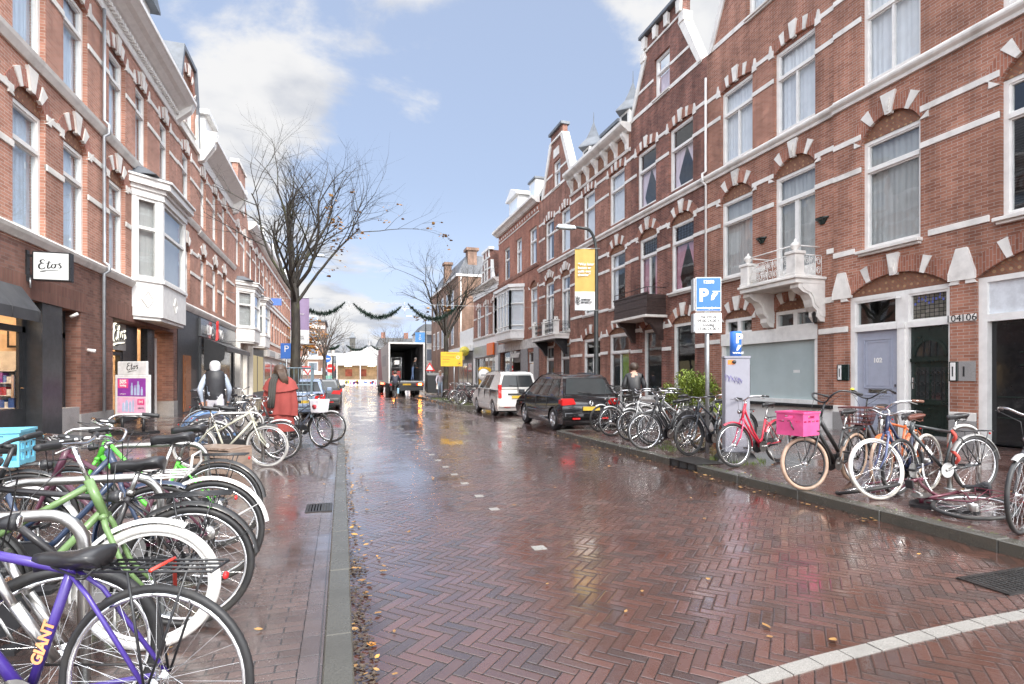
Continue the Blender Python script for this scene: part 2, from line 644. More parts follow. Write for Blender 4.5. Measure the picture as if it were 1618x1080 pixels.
def glassmat(name, tint=(.8, .86, .86), dark=.0, refl=.06, rough=.0):
 """window glass: a mirror-like sheen that grows towards grazing angles over a see-through pane"""
 t = NT(name)
 lw = t.new('ShaderNodeLayerWeight')
 fr = t.math('MULTIPLY_ADD', t.math('POWER', lw.outputs['Facing'], 5.0), .95, .045)
 g = t.new('ShaderNodeBsdfGlossy')
 g.inputs['Roughness'].default_value = .02
 g.inputs['Color'].default_value = (.95, .97, 1, 1)
 wav = t.noise(t.coord(), 1.3, 2)
 t.link(t.bump(wav, .12, .02), g.inputs['Normal'])
 tr = t.new('ShaderNodeBsdfTransparent')
 tr.inputs['Color'].default_value = tint + (1,)
 m = t.new('ShaderNodeMixShader')
 f = t.math('ADD', fr, refl, clamp=True)
 t.link(f, m.inputs[0])
 t.link(tr.outputs[0], m.inputs[1])
 t.link(g.outputs[0], m.inputs[2])
 t.link(m.outputs[0], t.out.inputs[0])
 return t.mat
def emit(name, c, s):
 t = NT(name)
 e = t.new('ShaderNodeEmission')
 e.inputs[0].default_value = c + (1,)
 e.inputs[1].default_value = s
 t.link(e.outputs[0], t.out.inputs[0])
 return t.mat
def curtain(name, c, fold=26, sheer=0.0):
 t = NT(name)
 o = t.sep(t.coord())
 u = t.math('ADD', o[0], o[1])
 wv = t.noise(t.xyz(u, t.math('MULTIPLY', o[2], .12), 0.0), 9, 2)
 s = t.math('SINE', t.math('MULTIPLY_ADD', wv, 9.0, t.math('MULTIPLY', u, fold)))
 weave = t.step(t.noise(t.coord(), 4, 3), .3, .7)
 col = t.mix(weave, tuple(x * .93 for x in c), c)
 p = t.bsdf(col, .9, 0, t.bump(s, .25, .01), .1)
 return t.mat
def mosaic(name):
 """red brick tympanum with small yellow bricks set in it"""
 t = NT(name)
 o = t.sep(t.coord())
 u = t.math('ADD', o[0], o[1])
 b = t.new('ShaderNodeTexChecker')
 t.link(t.xyz(t.math('MULTIPLY', u, 9), t.math('MULTIPLY', t.math('ADD', o[2], u), 9), .5), b.inputs['Vector'])
 b.inputs['Scale'].default_value = 1
 b2 = t.new('ShaderNodeTexBrick')
 t.link(t.xyz(t.math('ADD', u, o[2]), t.math('SUBTRACT', o[2], u), 0.0), b2.inputs['Vector'])
 b2.inputs['Scale'].default_value = 1
 b2.inputs['Brick Width'].default_value = .16
 b2.inputs['Row Height'].default_value = .07
 b2.inputs['Mortar Size'].default_value = .006
 b2.inputs['Color1'].default_value = (.21, .085, .05, 1)
 b2.inputs['Color2'].default_value = (.27, .12, .07, 1)
 b2.inputs['Mortar'].default_value = (.16, .12, .09, 1)
 v = t.new('ShaderNodeTexVoronoi')
 v.inputs['Scale'].default_value = 1
 v.inputs['Randomness'].default_value = .25
 t.link(t.xyz(t.math('MULTIPLY', u, 7), t.math('MULTIPLY', o[2], 7), 0.0), v.inputs['Vector'])
 col = t.mix(t.step(v.outputs['Distance'], .26, .20), b2.outputs['Color'], (.36, .22, .12))
 t.bsdf(col, .75)
 return t.mat
def slate(name, c=(.10, .105, .115), w=.28, h=.17):
 t = NT(name)
 o = t.sep(t.coord())
 b = t.new('ShaderNodeTexBrick')
 t.link(t.xyz(t.math('ADD', o[0], o[1]), o[2], 0.0), b.inputs['Vector'])
 b.inputs['Scale'].default_value = 1
 b.inputs['Brick Width'].default_value = w
 b.inputs['Row Height'].default_value = h
 b.inputs['Mortar Size'].default_value = .012
 b.inputs['Color1'].default_value = c + (1,)
 b.inputs['Color2'].default_value = tuple(x * 1.35 for x in c) + (1,)
 b.inputs['Mortar'].default_value = tuple(x * .5 for x in c) + (1,)
 t.bsdf(b.outputs['Color'], .42, 0, t.bump(t.math('SUBTRACT', 1.0, b.outputs['Fac']), .6, .01))
 return t.mat
def planks(name, c, w=.09, axis=0):
 t = NT(name)
 o = t.sep(t.coord())
 grain = t.noise(t.xyz(t.math('MULTIPLY', o[0], 3 if axis else 40), t.math('MULTIPLY', o[1], 40 if axis else 3), t.math('MULTIPLY', o[2], 12)), 1, 5, .6)
 col = t.mix(t.step(grain, .3, .7), tuple(x * .6 for x in c), c)
 t.bsdf(col, .35, 0, t.bump(grain, .3, .003))
 return t.mat
def bark(name, c=(.055, .045, .035)):
 t = NT(name)
 co = t.coord()
 o = t.sep(co)
 n = t.noise(t.xyz(t.math('MULTIPLY', o[0], 14), t.math('MULTIPLY', o[1], 14), t.math('MULTIPLY', o[2], 3)), 1, 5, .65)
 moss = t.noise(co, 2.2, 4)
 col = t.mix(t.step(n, .3, .7), tuple(x * .5 for x in c), tuple(x * 1.5 for x in c))
 col = t.mix(t.math('MULTIPLY', t.step(moss, .52, .72), .5), col, (.10, .11, .04))
 t.bsdf(col, .7, 0, t.bump(n, .8, .02))
 return t.mat
def leafy(name, a, b):
 t = NT(name)
 n = t.noise(t.coord(), 3.0, 3)
 col = t.mix(t.step(n, .35, .65), a, b)
 t.bsdf(col, .5)
 return t.mat
M = {}
M['white'] = plain('white_paint', (.80, .79, .76), .42, var=.05, dirt=.12)
M['cream'] = plain('cream_paint', (.76, .72, .66), .45, var=.05, dirt=.15)
M['stonewhite'] = plain('white_stone', (.76, .735, .69), .6, var=.09, scale=3, bump=.3, dirt=.32)
M['brickA'] = brick('red_brick', (.28, .115, .073), (.42, .195, .130), (.42, .36, .32))
M['brickB'] = brick('old_red_brick', (.225, .092, .062), (.365, .165, .112), (.36, .30, .27), vary=.9, dark=.45)
M['brickC'] = brick('dark_brick', (.165, .068, .050), (.30, .122, .087), (.30, .25, .23), vary=1.0, dark=.5)
M['brickD'] = brick('orange_red_brick', (.30, .108, .070), (.41, .170, .110), (.40, .30, .25), dark=.3)
M['brickE'] = brick('left_red_brick', (.34, .152, .102), (.47, .23, .162), (.50, .42, .37), dark=.2)
M['brickF'] = brick('brown_shop_brick', (.15, .075, .058), (.25, .125, .095), (.20, .15, .13), dark=.3)
M['brickG'] = brick('brown_brick', (.22, .13, .09), (.30, .18, .13), (.33, .27, .22), dark=.4)
M['soldier'] = brick('arch_brick', (.28, .105, .066), (.40, .165, .108), (.40, .33, .29), bw=.22, bh=.06, soldier=True)
M['mosaic'] = mosaic('tympanum_mosaic')
M['slate'] = slate('roof_slate')
M['pantile'] = slate('dark_roof_tile', (.055, .057, .06), .22, .30)
M['lead'] = plain('lead_sheet', (.15, .165, .185), .5, .1, var=.15, scale=3)
M['zinc'] = plain('zinc', (.42, .45, .48), .38, .6, var=.12)
M['glass'] = glassmat('window_glass', (.92, .95, .96), refl=.06)
M['glassdark'] = glassmat('shop_glass', (.62, .68, .68), refl=.07)
M['frost'] = plain('frosted_glass', (.42, .49, .49), .16, var=.06, scale=1.2)
M['room'] = plain('room_wall', (.16, .15, .14), .9)
M['roomdark'] = plain('dark_room_wall', (.045, .045, .045), .9)
M['cur_white'] = curtain('white_curtain', (.80, .81, .84))
M['cur_grey'] = curtain('grey_curtain', (.46, .46, .45), 34)
M['cur_pink'] = curtain('pink_curtain', (.60, .30, .36), 40)
M['cur_palepink'] = curtain('pale_pink_curtain', (.80, .66, .72), 40)
M['cur_blue'] = curtain('pale_blue_curtain', (.66, .74, .84), 14)
M['blackpaint'] = plain('black_paint', (.022, .023, .025), .3, var=.2)
M['anthracite'] = plain('anthracite_paint', (.035, .037, .040), .4, var=.2)
M['greenblack'] = plain('dark_green_paint', (.012, .022, .019), .22, var=.2)
M['doorblue'] = plain('grey_blue_paint', (.36, .385, .465), .35, var=.04)
M['greyplinth'] = stone('grey_plinth', (.30, .29, .28))
M['concrete'] = stone('kerb_concrete', (.080, .076, .064), wet=True)
M['tilewhite'] = stone('white_marker_tile', (.27, .26, .24), wet=True)
M['road'] = herringbone('wet_herringbone_bricks', gutter=True)
M['bay'] = herringbone('parking_bay_bricks', ang=0, c=((.07, .033, .029), (.105, .05, .041), (.055, .032, .03)))
M['pavL'] = rowbrick('pavement_bricks', .20, .068, (.072, .043, .036), (.112, .068, .056), (.016, .014, .013), rot=0)
M['pavR'] = rowbrick('far_pavement_bricks', .20, .068, (.085, .038, .031), (.12, .055, .043), (.03, .026, .024), rot=90)
M['pavtile'] = rowbrick('concrete_pavers', .21, .105, (.075, .052, .048), (.10, .07, .064), (.035, .03, .028), rot=90)
M['iron'] = plain('cast_iron', (.045, .043, .042), .35, .6, var=.25, bump=.3)
M['steel'] = plain('brushed_steel', (.46, .45, .43), .30, 1.0, var=.12)
M['galv'] = plain('galvanised_steel', (.42, .44, .45), .42, .8, var=.12, scale=14)
M['chrome'] = plain('chrome', (.72, .72, .72), .12, 1.0, var=.04)
M['rubber'] = plain('rubber', (.020, .020, .021), .45, var=.25)
M['blackplastic'] = plain('black_plastic', (.024, .024, .026), .38, var=.2)
M['bark'] = bark('wet_bark', (.036, .030, .024))
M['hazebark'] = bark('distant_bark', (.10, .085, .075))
M['red_lens'] = plain('red_lens', (.55, .02, .02), .12, var=.1)
M['orange_lens'] = plain('orange_reflector', (.80, .22, .02), .15, var=.1)
M['skin'] = plain('skin', (.50, .29, .21), .5, var=.06)
M['hair'] = plain('dark_hair', (.05, .032, .022), .5, var=.3)
# ---- the setting: ground, road, pavements, kerbs
XL, XR = -5.8, 11.9
ZL, ZR = 0.04, 0.10          # pavement heights
def sheet(name, rects, z, mat, kind='structure'):
 mb = MB()
 for (x0, x1, y0, y1) in rects:
  mb.add([(x0, y0, z), (x1, y0, z), (x1, y1, z), (x0, y1, z)], [(0, 1, 2, 3)])
 o = mb.build(name, mat)
 for p in o.data.polygons:
  if p.normal.z < 0:
   p.flip()
 return tag(o, kind=kind)
sheet('ground', [(-900, 900, -200, 1800)], -.05, plain('far_ground', (.16, .14, .13), .5))
def slab(name, boxes, mat):
 mb = MB()
 for b in boxes:
  mb.box(*b)
 return tag(mb.build(name, mat), kind='structure')
sheet('road', [(.05, 5.0, -9, 130), (5.0, 7.4, 40.15, 130)], 0, M['road'])
sheet('parking_bay', [(5.0, 7.1, 12.55, 24.4), (-2.25, .05, 15.2, 130)], .001, M['bay'])
slab('pavement', [(-6.3, -.20, -9, 15.0, -.04, ZL), (-6.3, -2.4, 15.0, 130, -.04, ZL)], M['pavL'])
slab('pavement', [(-.198, -.09, -9, 15.0, -.04, ZL - .002)], M['pavtile'])
slab('pavement', [(5.16, 12.6, -9, 12.4, -.04, ZR), (7.25, 12.6, 12.4, 24.55, -.04, ZR), (5.16, 12.6, 24.55, 40, -.04, ZR), (7.4, 12.6, 40.002, 90, -.04, ZR)], M['pavR'])
slab('far_pavement', [(5.16, 22, 90, 118, -.04, ZR)], M['pavtile'])
mb = MB()
y = -9.0
r_ = random.Random(3)
while y < 12.4:
 L = 1.0
 if not (6.72 < y + L / 2 < 7.7 and False):
  j = r_.uniform(-.004, .004)
  mb.box(5.0 + j, 5.158, y + .002, min(y + L, 12.4) - .002, -.05, ZR + .004 + j)
 y += L
for (xa, xb, ya, yb) in ((5.16, 7.1, 12.402, 12.55), (7.1, 7.248, 12.55, 24.4), (5.16, 7.1, 24.402, 24.55)):
 mb.box(xa, xb, ya, yb, -.05, ZR + .004)
mb.box(5.16, 7.4, 40.002, 40.15, -.05, ZR + .004)
y = 24.56
while y < 39.5:
 mb.box(5.0, 5.158, y, y + .992, -.05, ZR + .004)
 y += 1.0
y = -9.0
while y < 15:
 j = r_.uniform(-.003, .003)
 mb.box(-.088, .05 + j, y + .0015, y + .9985, -.05, ZL + .012 + j)
 y += 1.0
mb.box(-2.40, -.09, 15.002, 15.14, -.05, ZL + .01)
y = 15.2
while y < 100:
 mb.box(-2.398, -2.255, y + .004, y + .996, -.05, ZL + .012)
 y += 1.0
tag(mb.build('kerb', M['concrete'], bevel=.008, bseg=1), kind='structure')
mb = MB()
for yy, w in ((4.2, .11), (5.58, .10), (6.25, .1), (7.05, .1), (7.75, .1), (8.45, .1), (9.15, .1), (9.85, .1), (10.6, .1), (11.4, .1), (12.3, .1), (13.6, .1), (15, .1)):
 mb.box(1.54 - w / 2, 1.54 + w / 2, yy - .05, yy + .05, -.02, .004)
pl = [(.6, 1.88), (1.25, 1.99), (1.76, 2.06), (2.3, 2.115), (2.9, 2.15), (3.5, 2.17), (4.2, 2.17), (4.98, 2.12)]
def along(pl, d):
 for (a, b) in zip(pl, pl[1:]):
  L = math.dist(a, b)
  if d <= L:
   t = d / L
   return (lerp(a[0], b[0], t), lerp(a[1], b[1], t)), math.atan2(b[1] - a[1], b[0] - a[0])
  d -= L
 return pl[-1], 0
d = .1
while d < 4.25:
 (px, py), a = along(pl, d)
 ca, sa = math.cos(a), math.sin(a)
 q = [(px + u * ca - v * sa, py + u * sa + v * ca) for u, v in ((-.098, -.042), (.098, -.042), (.098, .042), (-.098, .042))]
 mb.prism(q, -.02, .004 + r_.uniform(0, .002), lambda u, v, d: (u, v, d))
 d += .205
tag(mb.build('road_marking', M['tilewhite']), kind='structure')
def grate(name, label, x0, x1, y0, y1, z, n, cross=True):
 t = thing(name, label, 'drain', ((x0 + x1) / 2, (y0 + y1) / 2, z))
 hx, hy = (x1 - x0) / 2, (y1 - y0) / 2
 mb = MB()
 mb.box(-hx, hx, -hy, -hy + .03, -.02, .008)
 mb.box(-hx, hx, hy - .03, hy, -.02, .008)
 mb.box(-hx, -hx + .03, -hy + .03, hy - .03, -.02, .008)
 mb.box(hx - .03, hx, -hy + .03, hy - .03, -.02, .008)
 mb.build('rim', M['iron'], t)
 mb = MB()
 for k in range(n):
  x = lerp(-hx + .03, hx - .03, (k + .5) / n)
  mb.box(x - .009, x + .009, -hy + .03, hy - .03, -.015, .006)
 if cross:
  m = max(2, int(n * hy / hx))
  for k in range(m):
   yy = lerp(-hy + .03, hy - .03, (k + .5) / m)
   mb.box(-hx + .03, hx - .03, yy - .006, yy + .006, -.015, .004)
 mb.build('grid', M['iron'], t)
 mb = MB()
 mb.box(-hx + .01, hx - .01, -hy + .01, hy - .01, -.018, .001)
 mb.build('sump', M['roomdark'], t)
 return t
grate('drain_grate', 'cast iron drain grate set in the pavement beside the kerb on the bicycle stands side', -.36, -.10, 5.83, 6.2, ZL - .001, 7, False)
grate('drain_grate', 'wide square iron drain mesh in the road against the far kerb', 4.08, 4.95, 2.38, 2.70, .001, 18)
t = thing('kerb_drain', 'iron gully box with three openings let into the kerb by the bicycles', 'drain', (5.08, 7.2, 0))
mb = MB()
mb.box(-.11, .40, -.34, .34, ZR + .005, ZR + .018)
mb.build('lid', M['iron'], t, bevel=.004)
mb = MB()
for k in range(4):
 mb.box(-.10, -.075, -.34 + k * .216 , -.34 + k * .216 + .03, .005, ZR + .005)
mb.box(-.10, -.08, -.34, .34, -.01, .015)
mb.build('grille', M['iron'], t)
mb = MB()
mb.box(-.084, -.07, -.33, .33, .0, ZR)
mb.build('throat', M['roomdark'], t)
# ---- building kit: s along the street, d out from the facade, z up
def PLAN(u, v, d):
 return (u, v, d)
class Bld:
 def __init__(self, name, label, side, s0, s1, group=None, cat='house', xf=None, body=True, depth=9.0, top=12.4, roofmat=None, base=0.02):
  self.side = side
  self.xf = (XR if side == 'R' else XL) if xf is None else xf
  self.sg = -1 if side == 'R' else 1
  self.s0, self.s1 = s0, s1
  self.org = (self.xf, s0, 0)
  self.root = thing(name, label, cat, self.org, group)
  if body:
   mb = self.mb()
   mb.box(s0 + .02, s1 - .02, -depth, -2.2, base, top)      # the rooms behind the front
   mb.build('rear_wall', M['room'], self.root)
 def T(self, s, d, z):
  return (self.sg * d, s - self.s0, z)
 def mb(self):
  return MB(self.T)
 def put(self, s, z, d):
  return (s, d, z)
 def wall(self, outline, holes, mat, thick=.30, d=0.0, name='wall'):
  mb = self.mb()
  mb.prism(outline, d, d - thick, self.put, holes)
  return mb.build(name, mat, self.root)
 def shell(self, zs, top):
  """floors and side walls behind the front so that no sky shows through a window"""
  mb = self.mb()
  for z in zs:
   mb.box(self.s0 + .05, self.s1 - .05, -2.2, -.31, z - .1, z + .1)
  mb.box(self.s0 + .01, self.s0 + .06, -2.2, -.31, .02, top)
  mb.box(self.s1 - .06, self.s1 - .01, -2.2, -.31, .02, top)
  mb.box(self.s0 + .06, self.s1 - .06, -2.2, -.31, top - .1, top)
  mb.build('floor_slab', M['room'], self.root)
 def bands(self, z, h, spans, mat=None, out=.03, name='stone_band'):
  for (a, b) in spans:
   mb = self.mb()
   mb.box(a, b, -.02, out, z - h / 2, z + h / 2)
   mb.build(name, mat or M['stonewhite'], self.root, bevel=.006, bseg=1)
 def cornice(self, prof, a, b, mat, name='cornice', caps=True):
  """profile [(d, z)...] swept along the street from a to b"""
  mb = self.mb()
  mb.prism(prof, a, b, lambda u, w, s: (s, u, w))
  return mb.build(name, mat, self.root)
 def box(self, name, mat, s0, s1, d0, d1, z0, z1, parent=None, bevel=0):
  mb = self.mb()
  mb.box(s0, s1, d0, d1, z0, z1)
  return mb.build(name, mat, parent or self.root, bevel=bevel)
def arch_pts(a, b, zs, rise, n=10):
 """points of a segment arch from b back to a, above springing height zs"""
 w = (b - a) / 2
 c = (a + b) / 2
 if rise < .01:
  return [(b, zs), (a, zs)]
 r = (w * w + rise * rise) / (2 * rise)
 zc = zs + rise - r
 t0 = math.asin(w / r)
 return [(c + r * math.sin(lerp(t0, -t0, i / n)), zc + r * math.cos(lerp(t0, -t0, i / n))) for i in range(n + 1)]
def opening(a, b, z0, zs, rise):
 return [(a, z0), (b, z0)] + arch_pts(a, b, zs, rise)
def arch_ring(B, a, b, zs, rise, h, par, stones=3, key=True, mat=None, keymat=None, stone_h=None, extra=.12):
 """the brick arch over an opening with white voussoirs; a child mesh of PAR"""
 w = (b - a) / 2 + extra
 c = (a + b) / 2
 rr = max(rise, .05)
 w0 = (b - a) / 2
 r = (w0 * w0 + rr * rr) / (2 * rr)
 zc = zs + rr - r
 t0 = math.asin(min(.999, w0 / r))
 def pt(t, q):
  return (c + (r + q) * math.sin(t), zc + (r + q) * math.cos(t))
 mb = B.mb()
 n = 14
 for i in range(n):
  ta, tb = lerp(-t0, t0, i / n), lerp(-t0, t0, (i + 1) / n)
  mb.prism([pt(ta, 0), pt(tb, 0), pt(tb, h), pt(ta, h)], .012, -.05, B.put)
 mb.cur = 1
 sh = stone_h or h
 spots = {3: (-.52, .52), 5: (-.62, -.3, .3, .62), 2: (-.5, .5), 1: ()}[stones]
 for f in spots:
  t = t0 * f
  dt = .05 / r
  mb.prism([pt(t - dt, -.01), pt(t + dt, -.01), pt(t + dt * 1.5, sh), pt(t - dt * 1.5, sh)], .035, -.03, B.put)
 for sgn in (-1, 1):
  t = t0 * sgn
  x0, z0 = pt(t, -.015)
  x1, z1 = pt(t, h * .95)
  mb.prism([(x0, z0 - .06), (x0 + sgn * .19, z0 - .06), (x0 + sgn * .19, z0 + .07), (x1 + sgn * .03, z1), (x1 - sgn * .02, z1)], .033, -.03, B.put)
 o = mb.build('arch', [mat or M['soldier'], M['stonewhite']], par, recalc=True)
 if key:
  mb = B.mb()
  dt = .066 / r
  mb.prism([pt(-dt, -.05), pt(dt, -.05), pt(dt * 1.7, sh + .07), pt(-dt * 1.7, sh + .07)], .06, -.03, B.put)
  if key == 'face':      # a carved head on the keystone
   cz = zc + r + h * .45
   for (oz, ow, oh, od) in ((.05, .045, .06, .10), (-.045, .035, .045, .095), (.0, .018, .05, .115), (.115, .05, .03, .09), (-.12, .03, .035, .085)):
    mb.prism([(c - ow, cz + oz - oh), (c + ow, cz + oz - oh), (c + ow * .8, cz + oz + oh), (c - ow * .8, cz + oz + oh)], od, .05, B.put)
  mb.build('keystone', keymat or M['stonewhite'], par, bevel=.008, bseg=1)
 return o
def window(B, a, b, z0, z1, trans=.70, mull=False, rise=0.0, cur='cur_white', curgap=0.0, sill=True, frame='white', fw=.085, glass='glass', rec=.10,
   name='window', tymp=True, lower_door=False, curtop=None, leaded=False, blinds=False, parent=None, sillout=.09, drape=False, bars=None):
 """a white timber window: frame, transom, pane, curtain; z1 = top of the frame, an arch filling may stand above"""
 par = parent or B.root
 mb = B.mb()
 d0, d1 = -rec, -rec - .10
 zt = lerp(z0, z1, trans)
 mb.box(a, a + fw, d1, d0, z0, z1)
 mb.box(b - fw, b, d1, d0, z0, z1)
 mb.box(a + fw, b - fw, d1, d0, z1 - fw, z1)
 mb.box(a + fw, b - fw, d1, d0, z0, z0 + fw * 1.1)
 if trans:
  mb.box(a + fw, b - fw, d1, d0 + .02, zt - .045, zt + .045)
  e = .035
  for (u0, u1) in ((z0 + fw * 1.1, zt - .045), (zt + .045, z1 - fw)):
   mb.box(a + fw, a + fw + e, d1 + .01, d0 - .025, u0, u1)
   mb.box(b - fw - e, b - fw, d1 + .01, d0 - .025, u0, u1)
   mb.box(a + fw + e, b - fw - e, d1 + .01, d0 - .025, u0, u0 + e)
   mb.box(a + fw + e, b - fw - e, d1 + .01, d0 - .025, u1 - e, u1)
 if mull:
  m = (a + b) / 2
  mb.box(m - .04 * (1.6 if lower_door else .7), m + .04 * (1.6 if lower_door else .7), d1 + .005, d0 - .012, z0 + fw, (zt - .045) if trans else z1 - fw)
 if lower_door:
  mb.box(a + fw, b - fw, d1 + .01, d0 - .03, z0 + fw, z0 + fw + .35)
 if bars:
  nx, nz, za, zb = bars
  for k in range(1, nx):
   x = lerp(a + fw, b - fw, k / nx)
   mb.box(x - .012, x + .012, d1 + .02, d0 - .03, za, zb)
  for k in range(1, nz):
   z = lerp(za, zb, k / nz)
   mb.box(a + fw, b - fw, d1 + .022, d0 - .032, z - .012, z + .012)
 w = mb.build(name, M[frame], par)
 mb = B.mb()
 dg = -rec - .065
 mb.add([(a + fw * .5, dg, z0 + .03), (b - fw * .5, dg, z0 + .03), (b - fw * .5, dg, z1 - .03), (a + fw * .5, dg, z1 - .03)], [(0, 1, 2, 3)])
 mb.build('pane', M[glass], w)
 if leaded and trans:
  mb = B.mb()
  n = 7
  for k in range(1, n):
   x = lerp(a + fw, b - fw, k / n)
   mb.box(x - .006, x + .006, dg - .006, dg + .008, zt + .05, z1 - fw)
  for k in range(1, 6):
   z = lerp(zt + .05, z1 - fw, k / 6)
   mb.box(a + fw, b - fw, dg - .005, dg + .007, z - .006, z + .006)
  mb.build('lead_bars', M['iron'], w)
 if cur:
  mb = B.mb()
  dc = -rec - .17
  ct = z1 - .02 if curtop is None else curtop
  def cloth(x0, x1, za, zb, pinch=None):
   n = max(6, int((x1 - x0) / .045))
   vs, fs = [], []
   rows = 1 if not pinch else 6
   for rr_ in range(rows + 1):
    tt = rr_ / rows
    for i in range(n + 1):
     x = lerp(x0, x1, i / n)
     if pinch:
      edge = pinch
      tie = math.sin(min(1, (1 - tt) / .65) * PI / 2) if tt > .35 else 1 - (.35 - tt) * .5
      k_ = lerp(.28, 1.0, (tt - .35) / .65 if tt > .35 else (.35 - tt) / .9)
      x = lerp(edge, x, k_)
     vs.append((x, dc + .022 * math.sin(i * 2.1) + .012 * math.sin(i * .83 + x0), lerp(za, zb, tt)))
   for rr_ in range(rows):
    for i in range(n):
     k0 = rr_ * (n + 1) + i
     fs.append((k0, k0 + 1, k0 + n + 2, k0 + n + 1))
   mb.add(vs, fs, True)
  zb_ = min(ct, z1 - .02)
  if drape:
   m = (a + b) / 2
   cloth(a + .03, m - .02, z0 + .05, zb_, a + .05)
   cloth(m + .02, b - .03, z0 + .05, zb_, b - .05)
  elif curgap > 0:
   g = (b - a) * curgap / 2
   m = (a + b) / 2
   cloth(a + .03, m - g, z0 + .05, zb_)
   cloth(m + g, b - .03, z0 + .05, zb_)
  else:
   cloth(a + .03, b - .03, z0 + .05, zb_)
  mb.build('curtain', M[cur], w, recalc=False)
 if blinds:
  mb = B.mb()
  z = z0 + .1
  while z < (zt if trans else z1) - .08:
   mb.add([(a + .05, -rec - .19, z), (b - .05, -rec - .19, z), (b - .05, -rec - .15, z + .028), (a + .05, -rec - .15, z + .028)], [(0, 1, 2, 3)])
   z += .05
  mb.build('blind', M['blackplastic'], w, recalc=False)
 if sill:
  mb = B.mb()
  mb.box(a - .05, b + .05, -rec - .02, sillout, z0 - .075, z0 - .002)
  mb.box(a - .02, b + .02, -.02, sillout * .6, z0 - .13, z0 - .075)
  mb.build('sill', M['stonewhite'], w, bevel=.008, bseg=1)
 if rise > 0 and tymp:
  mb = B.mb()
  pts = [(a, z1), (b, z1)] + arch_pts(a, b, z1 + .001, rise)
  mb.prism(pts, -rec + .02, -rec - .05, B.put)
  mb.build('tympanum', M['mosaic'] if rise > .2 else M['soldier'], w)
 return w
def panel_door(B, a, b, z0, z1, mat, rec=.16, name='door', panels=((.08, .38), (.46, .93)), frame=True, handle=True, glassed=False):
 mb = B.mb()
 mb.box(a, b, -rec - .05, -rec, z0, z1)
 d = mb.build(name, M[mat], B.root)
 mb = B.mb()
 w = b - a
 for (f0, f1) in panels:
  x0, x1 = a + w * .16, b - w * .16
  u0, u1 = lerp(z0, z1, f0), lerp(z0, z1, f1)
  for (i, o_) in ((0, .018), (.06, .012)):
   mb.box(x0 + i, x1 - i, -rec, -rec + o_, u0 + i, u0 + i + .028)
   mb.box(x0 + i, x1 - i, -rec, -rec + o_, u1 - i - .028, u1 - i)
   mb.box(x0 + i, x0 + i + .028, -rec, -rec + o_ - .001, u0 + i + .028, u1 - i - .028)
   mb.box(x1 - i - .028, x1 - i, -rec, -rec + o_ - .001, u0 + i + .028, u1 - i - .028)
 mb.build('panel', M[mat], d)
 return d
# ---- the row of houses across the street
HOUSES = 'brick houses of the row across the street'
CORN = [(0, 0), (.10, 0), (.12, .06), (.22, .12), (.26, .2), (.40, .26), (.46, .30), (.46, .38), (0, .38)]
def belt(B, a, b, z0=8.01, z1=8.31, name='belt_course'):
 B.cornice([(-.02, z0), (.06, z0), (.075, z0 + .07), (.13, z0 + .12), (.15, z0 + .16), (.15, z0 + .2), (.05, z0 + .25), (.03, z1), (-.02, z1)], a, b, M['stonewhite'], name)
def spans(s0, s1, ops):
 out, a = [], s0
 for (u, v) in sorted(ops):
  if u - a > .05:
   out.append((a, u))
  a = v
 if s1 - a > .05:
  out.append((a, s1))
 return out
B = Bld('brick_house', 'nearest red brick house with a pale blue door and a carved dark green door', 'R', 2.0, 10.7, HOUSES, xf=XR - .06, top=14.5)
B1 = B
F1 = [(8.54, 9.93), (5.62, 7.06), (2.7, 4.14)]
F2 = F1
holes = [opening(a, b, 4.40, 6.99, .44) for a, b in F1] + [opening(a, b, 8.33, 10.72, .12) for a, b in F2]
holes += [opening(7.95, 10.29, .03, 3.34, .42), opening(5.05, 7.46, .03, 3.34, .42), opening(2.5, 4.6, .03, 3.34, .42)]
B.wall([(2.0, .02), (10.7, .02), (10.7, 14.6), (2.0, 14.6)], holes, M['brickA'])
B.shell((3.95, 7.85, 11.4), 14.4)
for (a, b) in F1:
 dark = a < 8
 w = window(B, a, b, 4.40, 6.99, trans=.73, rise=.44, cur=None if dark else 'cur_grey', blinds=dark, sillout=.16)
 arch_ring(B, a, b, 6.99, .44, .34, w, 2, 'face', stone_h=.36)
for (a, b) in F2:
 w = window(B, a, b, 8.33, 10.72, trans=.68, mull=True, rise=.12, cur='cur_white', sill=False)
 arch_ring(B, a, b, 10.72, .12, .34, w, 2, True)
belt(B, 2.0, 10.7)
B.cornice([(-.02, 14.2), (.1, 14.2), (.4, 14.5), (.4, 14.62), (-.02, 14.62)], 2.0, 10.7, M['stonewhite'])
sp1 = spans(2.0, 10.7, F1)
B.bands(7.14, .13, sp1)
B.bands(6.36, .13, sp1)
B.bands(4.45, .13, spans(2.0, 10.7, [(a - .17, b + .17) for a, b in F1]))
B.bands(10.78, .13, sp1)
B.bands(9.96, .13, sp1)
gs = spans(2.0, 10.7, [(7.95, 10.29), (5.05, 7.46), (2.5, 4.6)])
B.bands(3.42, .15, gs)
B.bands(2.585, .14, gs)
B.bands(.62, .16, gs, name='plinth_band')
mb = B.mb()
for (a, b) in gs:
 mb.box(a, b, -.02, .05, .02, .54)
mb.build('plinth', M['greyplinth'], B.root, bevel=.01, bseg=1)
for sc in (7.705, 10.45, 4.83):
 mb = B.mb()
 w_ = .25
 mb.prism([(sc - w_, 3.35), (sc + w_, 3.35), (sc + w_, 3.50), (sc + .10, 3.98), (sc - .10, 3.98), (sc - w_, 3.50)], .05, -.03, B.put)
 mb.build('pier_cap', M['stonewhite'], B.root, bevel=.008, bseg=1)
mb = B.mb()
d1, d0 = -.22, -.08
for (a, b) in ((7.95, 8.03), (8.86, 9.12), (10.17, 10.29)):
 mb.box(a, b, d1, d0, .02, 3.34)
